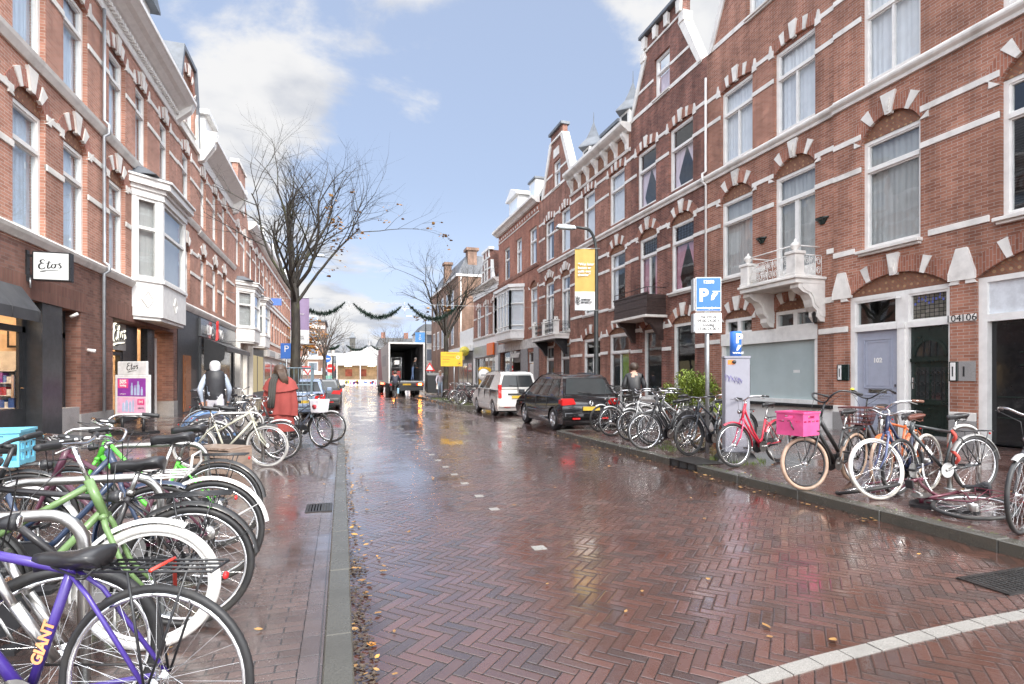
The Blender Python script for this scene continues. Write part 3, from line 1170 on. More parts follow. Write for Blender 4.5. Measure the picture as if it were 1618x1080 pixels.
mb.box(8.93, 9.05, d0, d0 + .035, .5, 2.5)
mb.box(8.91, 9.07, d0, d0 + .05, .02, .5)
mb.box(8.91, 9.07, d0, d0 + .05, 2.5, 2.62)
for (a, b) in ((8.03, 8.86), (9.12, 10.17)):
 mb.box(a, b, d1, d0 + .02, 2.50, 2.62)
 mb.box(a, b, d1, d0, 3.24, 3.34)
 mb.box(a, a + .05, d1 + .01, d0 - .02, 2.62, 3.24)
 mb.box(b - .05, b, d1 + .01, d0 - .02, 2.62, 3.24)
 mb.box(a + .05, b - .05, d1 + .01, d0 - .02, 2.62, 2.67)
 mb.box(a + .05, b - .05, d1 + .01, d0 - .02, 3.19, 3.24)
df = mb.build('door_frame', M['white'], B.root)
arch_ring(B, 7.95, 10.29, 3.34, .42, .34, df, 2, 'face', stone_h=.36)
mb = B.mb()
mb.prism([(7.95, 3.345), (10.29, 3.345)] + arch_pts(7.95, 10.29, 3.346, .42), -.08, -.15, B.put)
mb.build('tympanum', M['mosaic'], df)
mb = B.mb()
mb.add([(9.14, -.16, 2.64), (10.15, -.16, 2.64), (10.15, -.16, 3.22), (9.14, -.16, 3.22)], [(0, 1, 2, 3)])
mb.build('transom_pane', M['glassdark'], df)
t = NT('stained_glass')
o_ = t.sep(t.coord())
bt = t.new('ShaderNodeTexBrick', offset=0)
t.link(t.xyz(o_[1], o_[2], 0.0), bt.inputs['Vector'])
bt.inputs['Scale'].default_value = 1
bt.inputs['Brick Width'].default_value = .095
bt.inputs['Row Height'].default_value = .082
bt.inputs['Mortar Size'].default_value = .007
bt.inputs['Color1'].default_value = (.10, .095, .075, 1)
bt.inputs['Color2'].default_value = (.19, .17, .15, 1)
bt.inputs['Mortar'].default_value = (.015, .015, .015, 1)
t.bsdf(bt.outputs['Color'], .08)
mb = B.mb()
mb.add([(8.05, -.16, 2.64), (8.84, -.16, 2.64), (8.84, -.16, 3.22), (8.05, -.16, 3.22)], [(0, 1, 2, 3)])
sgl = mb.build('stained_pane', t.mat, df)
mb = B.mb()
rq = random.Random(5)
for k in range(9):
 x = 8.16 + k * .073
 z = 3.02 + .05 * math.sin(k * 1.3)
 mb.box(x, x + .035, -.158, -.153, z, z + .05)
 if k % 2:
  mb.box(x, x + .02, -.158, -.153, z + .07, z + .12)
mb.build('blue_quarry', plain('blue_glass', (.10, .13, .42), .1), sgl)
dd = panel_door(B, 9.12, 10.17, .16, 2.50, 'doorblue', panels=((.02, .17), (.235, .36), (.42, .92)))
mb = B.mb()
mb.box(9.42, 9.87, -.16, -.148, .16 + 2.34 * .375, .16 + 2.34 * .41)
mb.build('letter_slot', M['steel'], dd)
mb = B.mb()
mb.tube([(9.18, -.16, 1.22), (9.18, -.11, 1.22)], .012, 6)
mb.box(9.165, 9.195, -.12, -.10, 1.19, 1.25)
mb.build('handle', M['chrome'], dd)
def ftext(B, body, size, mat, s, d, z, parent, name='lettering', **kw):
 right = (0, -1, 0) if B.side == 'R' else (0, 1, 0)
 o = B.T(s, d, z)
 return text(body, size, mat, parent, frame_mat(o, right, (0, 0, 1)), name, **kw)
ftext(B, '102', .15, M['white'], 9.645, -.157, .16 + 2.34 * .70, dd, 'door_number', offset=.006)
mb = B.mb()
mb.box(9.12, 10.17, -.26, -.05, .02, .155)
mb.build('door_step', M['greyplinth'], B.root)
dd = panel_door(B, 8.03, 8.86, .16, 2.50, 'greenblack', panels=((.03, .25),))
mb = B.mb()
ac, az = 8.445, 1.86
pts = [(ac + .30, az), (ac - .30, az)] + [(ac - .30 * math.cos(PI * i / 12), az + .34 * math.sin(PI * i / 12)) for i in range(1, 12)]
mb.prism(pts, -.155, -.17, B.put)
for (a, b) in ((8.14, 8.42), (8.47, 8.75)):
 mb.box(a, b, -.17, -.155, .92, 1.62)
mb.build('door_glass', plain('dark_door_glass', (.03, .035, .035), .06), dd)
mb = B.mb()
mb.box(8.05, 8.84, -.16, -.10, 1.74, 1.81)
mb.box(8.05, 8.84, -.16, -.11, .82, .88)
for i in range(12):
 a0, a1 = PI * i / 12, PI * (i + 1) / 12
 q = [(ac - r__ * math.cos(a_), az + 1.1 * r__ * math.sin(a_)) for r__, a_ in ((.30, a0), (.36, a0), (.36, a1), (.30, a1))]
 mb.prism(q, -.12, -.16, B.put)
mb.build('moulding', M['greenblack'], dd)
mb = B.mb()
for k in (-.13, 0, .13):
 x = ac + k
 zz_ = az + .34 * math.sqrt(max(.05, 1 - (k / .30) ** 2)) - .02
 n_ = 6
 for i in range(n_):
  z = lerp(az, zz_, (i + .5) / n_)
  mb.box(x - (.018 if i % 2 else .009), x + (.018 if i % 2 else .009), -.15, -.125, z - .03, z + .03)
for (a, b) in ((8.14, 8.42), (8.47, 8.75)):
 c_ = (a + b) / 2
 for k in (-.07, .07):
  mb.box(c_ + k - .006, c_ + k + .006, -.155, -.135, .94, 1.60)
 for z in (1.05, 1.27, 1.5):
  for k in (-.09, 0, .09):
   ring = [(c_ + k + .038 * math.cos(PI * i / 5), -.14, z + .045 * math.sin(PI * i / 5)) for i in range(10)]
   mb.tube(ring, .006, 5, closed=True)
mb.build('grille', M['iron'], dd)
mb = B.mb()
mb.box(8.79, 8.83, -.158, -.145, 1.15, 1.40)
mb.box(8.785, 8.81, -.145, -.10, 1.27, 1.30)
mb.build('handle', M['chrome'], dd)
mb = B.mb()
mb.box(8.03, 8.86, -.26, -.05, .02, .155)
mb.build('door_step', M['greyplinth'], B.root)
ftext(B, '104', .20, M['blackpaint'], 7.86, .034, 2.585, B.root, 'house_number')
ftext(B, '106', .20, M['blackpaint'], 7.58, .034, 2.585, B.root, 'house_number')
for (s_, w_) in ((10.42, .34), (7.87, .17)):
 mb = B.mb()
 mb.box(s_ - w_ / 2, s_ + w_ / 2, -.02, .03, 1.32, 1.72)
 lb = mb.build('letter_plate', M['greenblack'], B.root, bevel=.01, bseg=1)
 mb = B.mb()
 x0 = s_ + (.08 if w_ > .3 else 0)
 mb.box(x0 - .05, x0 + .05, .03, .042, 1.34, 1.70)
 mb.build('letter_flap', M['white'], lb, bevel=.02, bseg=2)
 mb = B.mb()
 mb.box(x0 - .012, x0 + .012, .042, .046, 1.42, 1.62)
 mb.build('slot', M['blackpaint'], lb)
mb = B.mb()
mb.box(7.47, 7.77, -.02, .022, 1.33, 1.72)
lb = mb.build('letter_plate', M['greyplinth'], B.root)
mb = B.mb()
mb.box(7.66, 7.69, .022, .028, 1.42, 1.62)
mb.build('slot', M['blackpaint'], lb)
mb = B.mb()
for (a, b) in ((5.05, 5.2), (7.31, 7.46)):
 mb.box(a, b, -.22, -.06, .02, 3.34)
mb.box(5.2, 7.31, -.22, -.06, 2.48, 2.62)
mb.box(5.2, 7.31, -.22, -.06, 3.24, 3.34)
gf = mb.build('door_frame', M['white'], B.root)
arch_ring(B, 5.05, 7.46, 3.34, .42, .34, gf, 2, True, stone_h=.36)
mb = B.mb()
mb.prism([(5.05, 3.345), (7.46, 3.345)] + arch_pts(5.05, 7.46, 3.346, .42), -.08, -.15, B.put)
mb.build('tympanum', M['mosaic'], gf)
mb = B.mb()
mb.box(5.2, 7.31, -.2, -.12, 2.62, 3.24)
mb.build('transom_panel', plain('pale_panel', (.62, .65, .68), .35), gf)
mb = B.mb()
mb.box(5.2, 7.31, -.24, -.19, .1, 2.48)
dd = mb.build('door', plain('gloss_black_door', (.012, .012, .013), .08, var=.2), B.root)
mb = B.mb()
for z in (.62, 1.02, 1.62, 1.86):
 mb.box(5.3, 7.2 if z in (.62, 1.02) else 6.85, -.19, -.178, z, z + .02)
mb.build('panel', M['greenblack'], dd)
mb = B.mb()
mb.box(5.0, 7.5, -.26, .06, .02, .10)
mb.build('door_step', M['concrete'], B.root)
mb = B.mb()
for s_ in (2.75, 3.6):
 mb.box(s_, s_ + .8, -.24, -.19, .1, 2.48)
mb.build('door', M['greenblack'], B.root)
mb = B.mb()
mb.box(9.0, 9.06, -.05, .03, 3.18, 3.22)
mb.box(8.98, 9.08, .03, .15, 3.16, 3.2)
mb.build('porch_camera', M['white'], B.root)
B = Bld('brick_house', 'red brick house with a white iron balcony above a frosted shop window', 'R', 10.7, 15.78, HOUSES, top=12.2)
F1 = [(13.62, 15.08), (11.32, 12.76)]
z1s = (4.60, 4.02)
holes = [opening(a, b, z0, 7.12, .42) for (a, b), z0 in zip(F1, z1s)] + [opening(a, b, 8.33, 10.72, .12) for a, b in F1]
holes += [[(11.25, .03), (15.05, .03), (15.05, 2.80), (14.92, 2.80)] + arch_pts(13.65, 14.92, 3.28, .30) + [(13.65, 2.80), (12.75, 2.80)] + arch_pts(11.35, 12.75, 3.28, .30) + [(11.35, 2.80), (11.25, 2.80)]]
holes += [opening(12.62, 13.84, 12.42, 14.5, .3)]
gc = 13.24
B.wall([(10.7, .02), (15.78, .02), (15.78, 12.40), (15.47, 12.42), (14.55, 14.35), (14.55, 15.7), (11.93, 15.7), (11.93, 14.35), (11.0, 12.42), (10.7, 12.4)], holes, M['brickA'])
B.shell((3.9, 7.85, 11.4), 12.2)
for i, (a, b) in enumerate(F1):
 w = window(B, a, b, z1s[i], 7.12, trans=.72 if i == 0 else .76, rise=.42, cur='cur_grey', mull=i == 1, lower_door=i == 1, sillout=.14, sill=True)
 arch_ring(B, a, b, 7.12, .42, .34, w, 2, 'face', stone_h=.36)
 w = window(B, a, b, 8.33, 10.72, trans=.68, mull=True, rise=.12, cur='cur_white', sill=False)
 arch_ring(B, a, b, 10.72, .12, .34, w, 2, True)
w = window(B, 12.62, 13.84, 12.42, 14.5, trans=.66, rise=.3, cur='cur_white', sillout=.12)
arch_ring(B, 12.62, 13.84, 14.5, .3, .28, w, 2, True)
belt(B, 10.7, 15.78)
sp1 = spans(10.7, 15.78, F1)
for z in (7.22, 6.40, 10.78, 9.96):
 B.bands(z, .13, sp1)
B.bands(4.62, .13, spans(10.7, 15.78, [(13.45, 15.25), (10.95, 13.1)]))
B.bands(12.42, .16, [(10.95, 12.55), (13.9, 15.52)])
B.bands(3.38, .15, [(10.7, 11.2), (15.1, 15.78)])
B.bands(2.585, .14, [(10.7, 11.2), (15.1, 15.78)])
mb = B.mb()
for sg_ in (-1, 1):
 q = [(gc + sg_ * 2.25, 12.34), (gc + sg_ * 2.42, 12.34), (gc + sg_ * 1.46, 14.5), (gc + sg_ * 1.28, 14.36)]
 mb.prism(q, .06, -.34, B.put)
mb.box(gc - 1.42, gc + 1.42, -.34, .08, 15.7, 15.85)
mb.build('gable_coping', M['stonewhite'], B.root, bevel=.012, bseg=1)
mb = B.mb()
mb.prism([(-.3, 12.3), (-4.2, 15.0), (-8.5, 12.3)], 10.75, 15.7, lambda u, w, s: (s, u, w))
mb.build('roof', M['pantile'], B.root)
mb = B.mb()
d1, d0 = -.22, -.02
mb.box(11.25, 15.05, d1, d0 + .03, 2.42, 2.80)
for (a, b) in ((11.25, 11.36), (14.94, 15.05)):
 mb.box(a, b, d1, d0, .62, 2.42)
mb.box(11.36, 14.94, d1, d0, .62, .80)
mb.box(11.25, 15.05, d1 + .02, d0 - .03, .10, .62)
for (a, b) in ((11.35, 12.75), (13.65, 14.92)):
 m_ = (a + b) / 2
 for (x0, x1) in ((a, a + .08), (b - .08, b), (m_ - .07, m_ + .07)):
  mb.box(x0, x1, d1, d0 - .05, 2.80, 3.28)
 for (x0, x1) in ((a + .08, m_ - .07), (m_ + .07, b - .08)):
  mb.box(x0, x1, d1, d0 - .05, 3.18, 3.28)
  mb.box(x0, x1, d1, d0 - .05, 2.80, 2.86)
sf = mb.build('shop_front', M['white'], B.root)
mb = B.mb()
mb.add([(11.36, -.12, .8), (14.94, -.12, .8), (14.94, -.12, 2.42), (11.36, -.12, 2.42)], [(0, 1, 2, 3)])
mb.build('pane', M['frost'], sf)
mb = B.mb()
for (a, b) in ((11.35, 12.75), (13.65, 14.92)):
 mb.add([(a + .05, -.15, 2.84), (b - .05, -.15, 2.84), (b - .05, -.15, 3.2), (a + .05, -.15, 3.2)], [(0, 1, 2, 3)])
mb.build('fanlight', M['glassdark'], sf)
mb = B.mb()
for (a, b) in ((11.35, 12.75), (13.65, 14.92)):
 mb.prism([(a, 3.285), (b, 3.285)] + arch_pts(a, b, 3.286, .30), -.08, -.15, B.put)
mb.build('tympanum', M['mosaic'], sf)
arch_ring(B, 13.65, 14.92, 3.28, .30, .32, sf, 2, True)
arch_ring(B, 11.35, 12.75, 3.28, .30, .32, sf, 2, True)
mb = B.mb()
mb.box(10.75, 15.3, .0, .10, .60, .69)
mb.build('ledge_rail', M['blackpaint'], B.root, bevel=.01, bseg=1)
mb = B.mb()
mb.box(10.7, 11.25, -.02, .03, .02, .60)
mb.box(15.05, 15.78, -.02, .03, .02, .60)
mb.box(11.25, 15.05, -.2, -.03, .02, .10)
mb.build('plinth', M['white'], B.root)
mb = B.mb()
for k in range(5):
 mb.box(11.95 + k * .045, 11.95 + k * .045 + .03, -.12, -.116, 1.53, 1.61)
mb.build('house_number', M['white'], sf)
mb = B.mb()
mb.tube([(15.74, .08, .1), (15.74, .08, 7.95), (15.74, .22, 8.05), (15.74, .22, 8.32), (15.74, .08, 8.42), (15.74, .08, 11.6)], .04, 8)
mb.build('drainpipe', M['white'], B.root)
mb = B.mb()
bs0, bs1, bd = 11.0, 13.05, .95
mb.box(bs0, bs1, 0, bd, 3.80, 3.92)
mb.box(bs0 - .05, bs1 + .05, 0, bd + .05, 3.92, 3.99)
bal = mb.build('balcony', M['stonewhite'], B.root, bevel=.012, bseg=1)
for sc in (bs0 + .16, bs1 - .16):
 mb = B.mb()
 q = [(0, 3.80), (bd - .12, 3.80), (bd - .10, 3.70), (bd - .24, 3.60), (bd - .42, 3.54), (bd - .52, 3.40), (bd - .58, 3.22), (.24, 3.10), (.24, 2.98), (.14, 2.86), (0, 2.84)]
 mb.prism(q, sc - .13, sc + .13, lambda u, w, s: (s, u, w))
 mb.prism([(x_ * .86, 3.80 - (3.80 - z_) * .86) for x_, z_ in q], sc - .15, sc + .15, lambda u, w, s: (s, u, w))
 mb.build('bracket', M['stonewhite'], bal, bevel=.008, bseg=1)
for sc in (bs0 + .18, bs1 - .18):
 mb = B.mb()
 mb.box(sc - .15, sc + .15, bd - .30, bd - .0, 3.99, 4.55)
 mb.box(sc - .18, sc + .18, bd - .33, bd + .03, 4.55, 4.63)
 mb.box(sc - .17, sc + .17, bd - .32, bd + .02, 3.99, 4.07)
 p_ = mb.build('pedestal', M['stonewhite'], bal, bevel=.01, bseg=1)
 mb = MB()
 c_ = B.T(sc, bd - .15, 0)
 mb.lathe([(.07, 4.63), (.05, 4.68), (.11, 4.75), (.12, 4.81), (.07, 4.86), (.03, 4.89), (.035, 4.93), (.0, 4.96)], (c_[0], c_[1], 0), 'z', 10)
 mb.build('urn', M['stonewhite'], p_)
mb = B.mb()
def scrolls(mb, p0, p1, z0, z1, n):
 """iron scroll work between two points of the floor plan"""
 for k in range(n):
  for h_ in (0, 1):
   t0, t1 = (k + .08) / n, (k + .92) / n
   cx_, cy_ = lerp(p0[0], p1[0], (k + .5) / n), lerp(p0[1], p1[1], (k + .5) / n)
   ux, uy = (p1[0] - p0[0]) / n * .42, (p1[1] - p0[1]) / n * .42
   zc_ = lerp(z0, z1, .27 + .46 * h_)
   hz_ = (z1 - z0) * .21
   pts = []
   for i in range(16):
    a_ = i / 15 * 3.4 * PI
    q_ = 1 - .7 * i / 15
    pts.append((cx_ + ux * q_ * math.cos(a_) * (1 if (k + h_) % 2 else -1), cy_ + uy * q_ * math.cos(a_) * (1 if (k + h_) % 2 else -1), zc_ + hz_ * q_ * math.sin(a_)))
   mb.tube(pts, .009, 4)
  x_, y_ = lerp(p0[0], p1[0], k / n), lerp(p0[1], p1[1], k / n)
  mb.tube([(x_, y_, z0), (x_, y_, z1)], .009, 4)
 for z in (z0, z1):
  mb.tube([(p0[0], p0[1], z), (p1[0], p1[1], z)], .014, 6)
scrolls(mb, (bs0 + .33, bd - .06), (bs1 - .33, bd - .06), 4.03, 4.55, 8)
scrolls(mb, (bs0 + .08, .05), (bs0 + .08, bd - .33), 4.03, 4.55, 3)
scrolls(mb, (bs1 - .08, .05), (bs1 - .08, bd - .33), 4.03, 4.55, 3)
mb.tube([(bs0 + .18, bd - .15, 4.80), (bs1 - .18, bd - .15, 4.80)], .018, 6)
for s_ in (bs0 + .18, bs1 - .18):
 mb.tube([(s_, bd - .15, 4.80), (s_, -.02, 4.80)], .018, 6)
mb.build('railing', M['white'], bal)
for sc in (11.13, 15.3):
 mb = B.mb()
 mb.box(sc - .03, sc + .03, 0, .22, 3.16, 3.20)
 mb.box(sc - .03, sc + .03, .0, .03, 2.9, 3.26)
 wl = mb.build('wall_lantern', M['iron'], B.root)
 mb = MB()
 c_ = B.T(sc, .2, 0)
 mb.lathe([(.02, 2.80), (.05, 2.84), (.085, 3.06), (.03, 3.14), (.0, 3.16)], (c_[0], c_[1], 0), 'z', 8, False)
 mb.build('lantern_glass', M['iron'], wl)
for sc in (10.98 + .1, 13.22):
 t = thing('wall_planter', 'dark green half basket on the brick wall ' + ('before the white balcony door' if sc < 12 else 'beyond the white balcony door'), 'planter', (B.xf, sc, 5.46), 'planters on the wall over the balcony')
 mb = MB()
 prof = []
 vs, fs = [], []
 n_ = 10
 for (r__, z) in ((.06, -.09), (.14, 0.02), (.19, .05), (.19, .08)):
  for i in range(n_ + 1):
   a_ = PI * i / n_
   vs.append((-r__ * .8 * math.sin(a_), r__ * math.cos(a_), z))
 for j in range(3):
  for i in range(n_):
   k0 = j * (n_ + 1) + i
   fs.append((k0, k0 + 1, k0 + n_ + 2, k0 + n_ + 1))
 fs.append(tuple(range(n_ + 1)))
 fs.append(tuple(range(3 * (n_ + 1), 4 * (n_ + 1))))
 mb.add(vs, fs)
 mb.build('basket', M['greenblack'], t)
 mb = MB()
 mb.box(-.12, -.02, -.13, .13, .06, .085)
 mb.build('soil', M['bark'], t)
B = Bld('brick_house', 'dark brick house with a tall gable and pink curtains above a brown balcony', 'R', 15.78, 20.93, HOUSES, top=12.2)
F1 = [(16.52, 17.96), (18.87, 20.28)]
F2 = [(16.56, 18.05), (18.95, 20.42)]
holes = [opening(F1[0][0], F1[0][1], 4.58, 7.15, .36), opening(F1[1][0], F1[1][1], 4.0, 7.15, .36)]
holes += [opening(a, b, 8.42, 10.80, .10) for a, b in F2]
holes += [opening(16.45, 17.84, .95, 3.41, .30), opening(18.55, 19.95, .55, 3.35, .30), [(18.0, 12.45), (19.08, 12.45), (19.08, 14.07), (18.0, 14.07)]]
gc = 18.5
B.wall([(15.78, .02), (20.93, .02), (20.93, 12.42), (19.85, 14.45), (19.85, 15.35), (17.15, 15.35), (17.15, 14.45), (16.05, 12.42), (15.78, 12.4)], holes, M['brickC'])
B.shell((3.9, 7.85, 11.4), 12.2)
for i, (a, b) in enumerate(F1):
 w = window(B, a, b, (4.58, 4.0)[i], 7.15, trans=.72 if i == 0 else .76, rise=.36, cur='cur_pink', drape=i == 0, curgap=.3, mull=i == 1, leaded=True, curtop=6.35, sillout=.14)
 arch_ring(B, a, b, 7.15, .36, .32, w, 2, 'face', stone_h=.36)
for (a, b) in F2:
 w = window(B, a, b, 8.42, 10.80, trans=.66, rise=.10, cur='cur_palepink', drape=True, curtop=9.95, sill=False)
 arch_ring(B, a, b, 10.80, .10, .33, w, 2, True)
w = window(B, 18.0, 19.08, 12.45, 14.07, trans=.62, cur='cur_palepink', curtop=13.4, sillout=.1)
w = window(B, 16.45, 17.84, .95, 3.41, trans=0, rise=.30, cur=None, glass='glassdark', fw=.11)
arch_ring(B, 16.45, 17.84, 3.41, .30, .32, w, 2, 'face', stone_h=.36)
w = window(B, 18.55, 19.95, .55, 3.35, trans=0, rise=.30, cur=None, glass='glassdark', fw=.11)
arch_ring(B, 18.55, 19.95, 3.35, .30, .32, w, 2, True)
belt(B, 15.78, 20.93)
for z, F_ in ((7.24, F1), (6.42, F1), (10.86, F2), (9.96, F2)):
 B.bands(z, .13, spans(15.78, 20.93, F_))
B.bands(4.60, .13, spans(15.78, 20.93, [(16.3, 18.15), (18.0, 21.0)]))
B.bands(12.42, .16, [(16.05, 17.95), (19.13, 20.93)])
B.bands(13.3, .12, [(16.6, 17.95), (19.13, 20.4)])
B.bands(3.38, .15, [(15.78, 16.4), (17.9, 18.5), (20.0, 20.9)])
B.bands(2.5, .14, [(15.78, 16.4), (17.9, 18.5), (20.0, 20.9)])
mb = B.mb()
mb.box(15.78, 20.9, -.02, .04, .02, .62)
mb.build('plinth', M['white'], B.root)
mb = B.mb()
for sg_ in (-1, 1):
 q = [(gc + sg_ * 2.28, 12.40), (gc + sg_ * 2.46, 12.40), (gc + sg_ * 1.30, 14.75), (gc + sg_ * 1.12, 14.5)]
 if sg_ > 0:
  q = [(x_ - .02, z_) for x_, z_ in q]
 mb.prism(q, .06, -.34, B.put)
 mb.box(gc + sg_ * 1.35 - .16, gc + sg_ * 1.35 + .16, -.3, .10, 14.40, 14.78)
mb.box(gc - 1.30, gc + 1.30, -.05, .05, 14.72, 14.82)
mb.build('gable_coping', M['stonewhite'], B.root, bevel=.015, bseg=1)
mb = B.mb()
for k in range(4):
 x = lerp(gc - 1.2, gc + 1.2, k / 3)
 mb.prism([(x - .10, 14.86), (x + .10, 14.86), (x + .13, 15.3), (x - .13, 15.3)], .13, -.03, B.put)
mb.build('gable_bracket', M['stonewhite'], B.root, bevel=.02, bseg=1)
mb = B.mb()
mb.box(gc - 1.5, gc + 1.5, -.4, .2, 15.35, 15.5)
mb.build('gable_cap', M['lead'], B.root, bevel=.02, bseg=1)
mb = B.mb()
mb.prism([(-.3, 12.35), (-4.2, 15.3), (-8.5, 12.35)], 15.82, 20.9, lambda u, w, s: (s, u, w))
mb.build('roof', M['pantile'], B.root)
mb = B.mb()
bs0, bs1, bd = 18.25, 20.85, .85
mb.box(bs0 - .1, bs1 + .1, 0, bd + .1, 3.70, 3.80)
bal = mb.build('balcony', M['cream'], B.root, bevel=.01, bseg=1)
brown = plain('dark_brown_timber', (.052, .034, .030), .4, var=.25)
mb = B.mb()
for k in range(5):
 o_ = .012 * (k % 2)
 z = 3.82 + k * .155
 mb.box(bs0 + o_, bs1 - o_, bd - .06 , bd - o_, z, z + .15)
 for (a, b) in ((bs0, bs0 + .05), (bs1 - .05, bs1)):
  mb.box(a + o_ if a == bs0 else a, b if a == bs0 else b - o_, 0, bd - .065, z, z + .15)
mb.box(bs0 - .03, bs1 + .03, bd - .08, bd + .03, 4.60, 4.66)
mb.build('balustrade', brown, bal)
mb = B.mb()
for sc in (bs0 + .25, bs1 - .25):
 q = [(0, 3.70), (bd - .05, 3.70), (bd - .12, 3.55), (bd - .35, 3.46), (bd - .48, 3.25), (.2, 3.05), (.14, 2.88), (0, 2.85)]
 mb.prism(q, sc - .09, sc + .09, lambda u, w, s: (s, u, w))
mb.build('bracket', brown, bal)
mb = B.mb()
mb.tube([(bs0, bd - .03, 4.86), (bs1, bd - .03, 4.86)], .014, 6)
mb.tube([(bs0, bd - .03, 4.86), (bs0, 0, 4.86)], .014, 6)
for s_ in (bs0, bs1):
 mb.tube([(s_, bd - .03, 4.62), (s_, bd - .03, 4.86)], .02, 6)
mb.build('rail', M['blackpaint'], bal)
mb = B.mb()
B = Bld('brick_house', 'brick house with a white bracketed frieze and two pointed roof turrets', 'R', 20.93, 27.39, HOUSES, top=12.2)
F1 = [(21.42, 22.90), (24.40, 25.82)]
F2 = [(21.47, 22.96), (24.43, 25.84)]
holes = [opening(a, b, 4.58, 7.10, .36) for a, b in F1] + [opening(a, b, 8.42, 10.78, .10) for a, b in F2]
holes += [opening(20.99 + .1, 22.98, .05, 3.40, .30), opening(23.85, 25.84, .05, 3.35, .30)]
B.wall([(20.93, .02), (27.39, .02), (27.39, 12.3), (20.93, 12.3)], holes, M['brickB'])
B.shell((3.9, 7.85, 11.4), 12.2)
for (a, b) in F1:
 w = window(B, a, b, 4.58, 7.10, trans=.72, rise=.36, cur='cur_grey' if a > 23 else 'cur_white', curgap=0 if a > 23 else .5)
 arch_ring(B, a, b, 7.10, .36, .32, w, 2, True, stone_h=.36)
for (a, b) in F2:
 w = window(B, a, b, 8.42, 10.78, trans=.66, rise=.10, cur='cur_white', sill=False)
 arch_ring(B, a, b, 10.78, .10, .33, w, 2, True)
for (a, b, zt) in ((21.09, 22.98, 3.40), (23.85, 25.84, 3.35)):
 w = window(B, a, b, .08, zt, trans=.74, rise=.30, cur=None, glass='glassdark', mull=True, fw=.12, sill=False)
 arch_ring(B, a, b, zt, .30, .32, w, 2, True)
 m_ = (a + b) / 2
 for (x0, x1) in ((a + .14, m_ - .06), (m_ + .06, b - .14)):
  mb = B.mb()
  mb.box(x0, x1, -.24, -.20, .1, 2.40)
  dr = mb.build('door', M['greenblack' if a < 22 else 'anthracite'], w)
  mb = B.mb()
  mb.box(x0 + .12, x1 - .12, -.2, -.19, 1.1, 2.2)
  mb.build('door_glass', plain('dark_door_glass', (.03, .035, .035), .06), dr)
mb = B.mb()
mb.box(21.25, 21.95, -.19, -.185, 1.3, 2.5)
mb.build('poster', plain('lime_poster', (.42, .62, .06), .4), w)
belt(B, 20.93, 27.39)
for z, F_ in ((7.2, F1), (6.4, F1), (10.84, F2), (9.96, F2)):
 B.bands(z, .13, spans(20.93, 27.39, F_))
B.bands(4.58, .13, spans(20.93, 27.39, [(a - .1, b + .1) for a, b in F1]))
B.bands(3.38, .15, spans(20.93, 27.39, [(21.0, 23.05), (23.8, 25.9)]))
B.bands(2.55, .14, spans(20.93, 27.39, [(21.0, 23.05), (23.8, 25.9)]))
B.cornice([(-.02, 11.2), (.08, 11.2), (.12, 11.3), (.04, 11.36), (-.02, 11.36)], 20.93, 27.39, M['stonewhite'], 'frieze_moulding')
B.cornice([(-.02, 12.02), (.16, 12.02), (.24, 12.1), (.42, 12.2), (.5, 12.28), (.5, 12.42), (-.02, 12.42)], 20.9, 27.42, M['stonewhite'])
mb = B.mb()
nb = 7
for k in range(nb):
 x = lerp(21.2, 27.15, k / (nb - 1))
 mb.prism([(.0, 11.36), (.08, 11.36), (.1, 11.6), (.3, 11.9), (.32, 12.02), (0, 12.02)], x - .09, x + .09, lambda u, w, s: (s, u, w))
mb.build('frieze_bracket', M['stonewhite'], B.root, bevel=.01, bseg=1)
mb = B.mb()
for k in range(nb - 1):
 x0, x1 = lerp(21.2, 27.15, k / (nb - 1)) + .2, lerp(21.2, 27.15, (k + 1) / (nb - 1)) - .2
 mb.box(x0, x1, -.01, .02, 11.44, 11.94)
mb.build('frieze_panel', M['mosaic'], B.root)
mb = B.mb()
mb.prism([(-.1, 12.4), (-1.8, 14.3), (-8.8, 14.3), (-9, 12.4)], 20.95, 27.37, lambda u, w, s: (s, u, w))
mb.build('roof', M['slate'], B.root)
for sc in (21.7, 25.7):
 mb = B.mb()
 mb.box(sc - .42, sc + .42, -1.1, -.12, 12.42, 13.25)
 tu = mb.build('turret', M['white'], B.root)
 mb = MB()
 c_ = B.T(sc, -.55, 0)
 mb.lathe([(.88, 13.22), (.84, 13.30), (.42, 13.75), (.22, 14.15), (.03, 14.62), (.012, 15.15)], (c_[0], c_[1], 0), 'z', 4, False)
 ob = mb.build('spire', M['lead'], tu)
 mb = B.mb()
 mb.box(sc - .25, sc + .25, -.13, -.11, 12.6, 13.1)
 mb.build('pane', M['roomdark'], tu)
mb = B.mb()
mb.box(22.9, 24.5, -1.9, -.5, 12.5, 13.35)
dm = mb.build('dormer', M['white'], B.root)
mb = B.mb()
mb.box(22.75, 24.65, -2.2, -.35, 13.35, 13.5)
mb.build('dormer_roof', M['lead'], dm)
mb = B.mb()
mb.box(23.05, 24.35, -.505, -.485, 12.6, 13.25)
mb.build('pane', M['roomdark'], dm)
B = Bld('brick_house', 'narrow brick house with a pointed white edged gable and black iron balcony', 'R', 27.39, 32.39, HOUSES, top=12.2)
F2 = [(27.50, 28.86), (29.88, 31.36)]
F1 = F2
holes = [opening(a, b, 4.0, 7.12, .36) for a, b in F1] + [opening(a, b, 8.45, 10.88, .08) for a, b in F2]
holes += [opening(27.6, 29.0, .6, 3.3, .26), opening(29.9, 31.3, .6, 3.3, .26), [(28.9, 12.5), (30.0, 12.5), (30.0, 14.05), (28.9, 14.05)]]
gc = 29.45
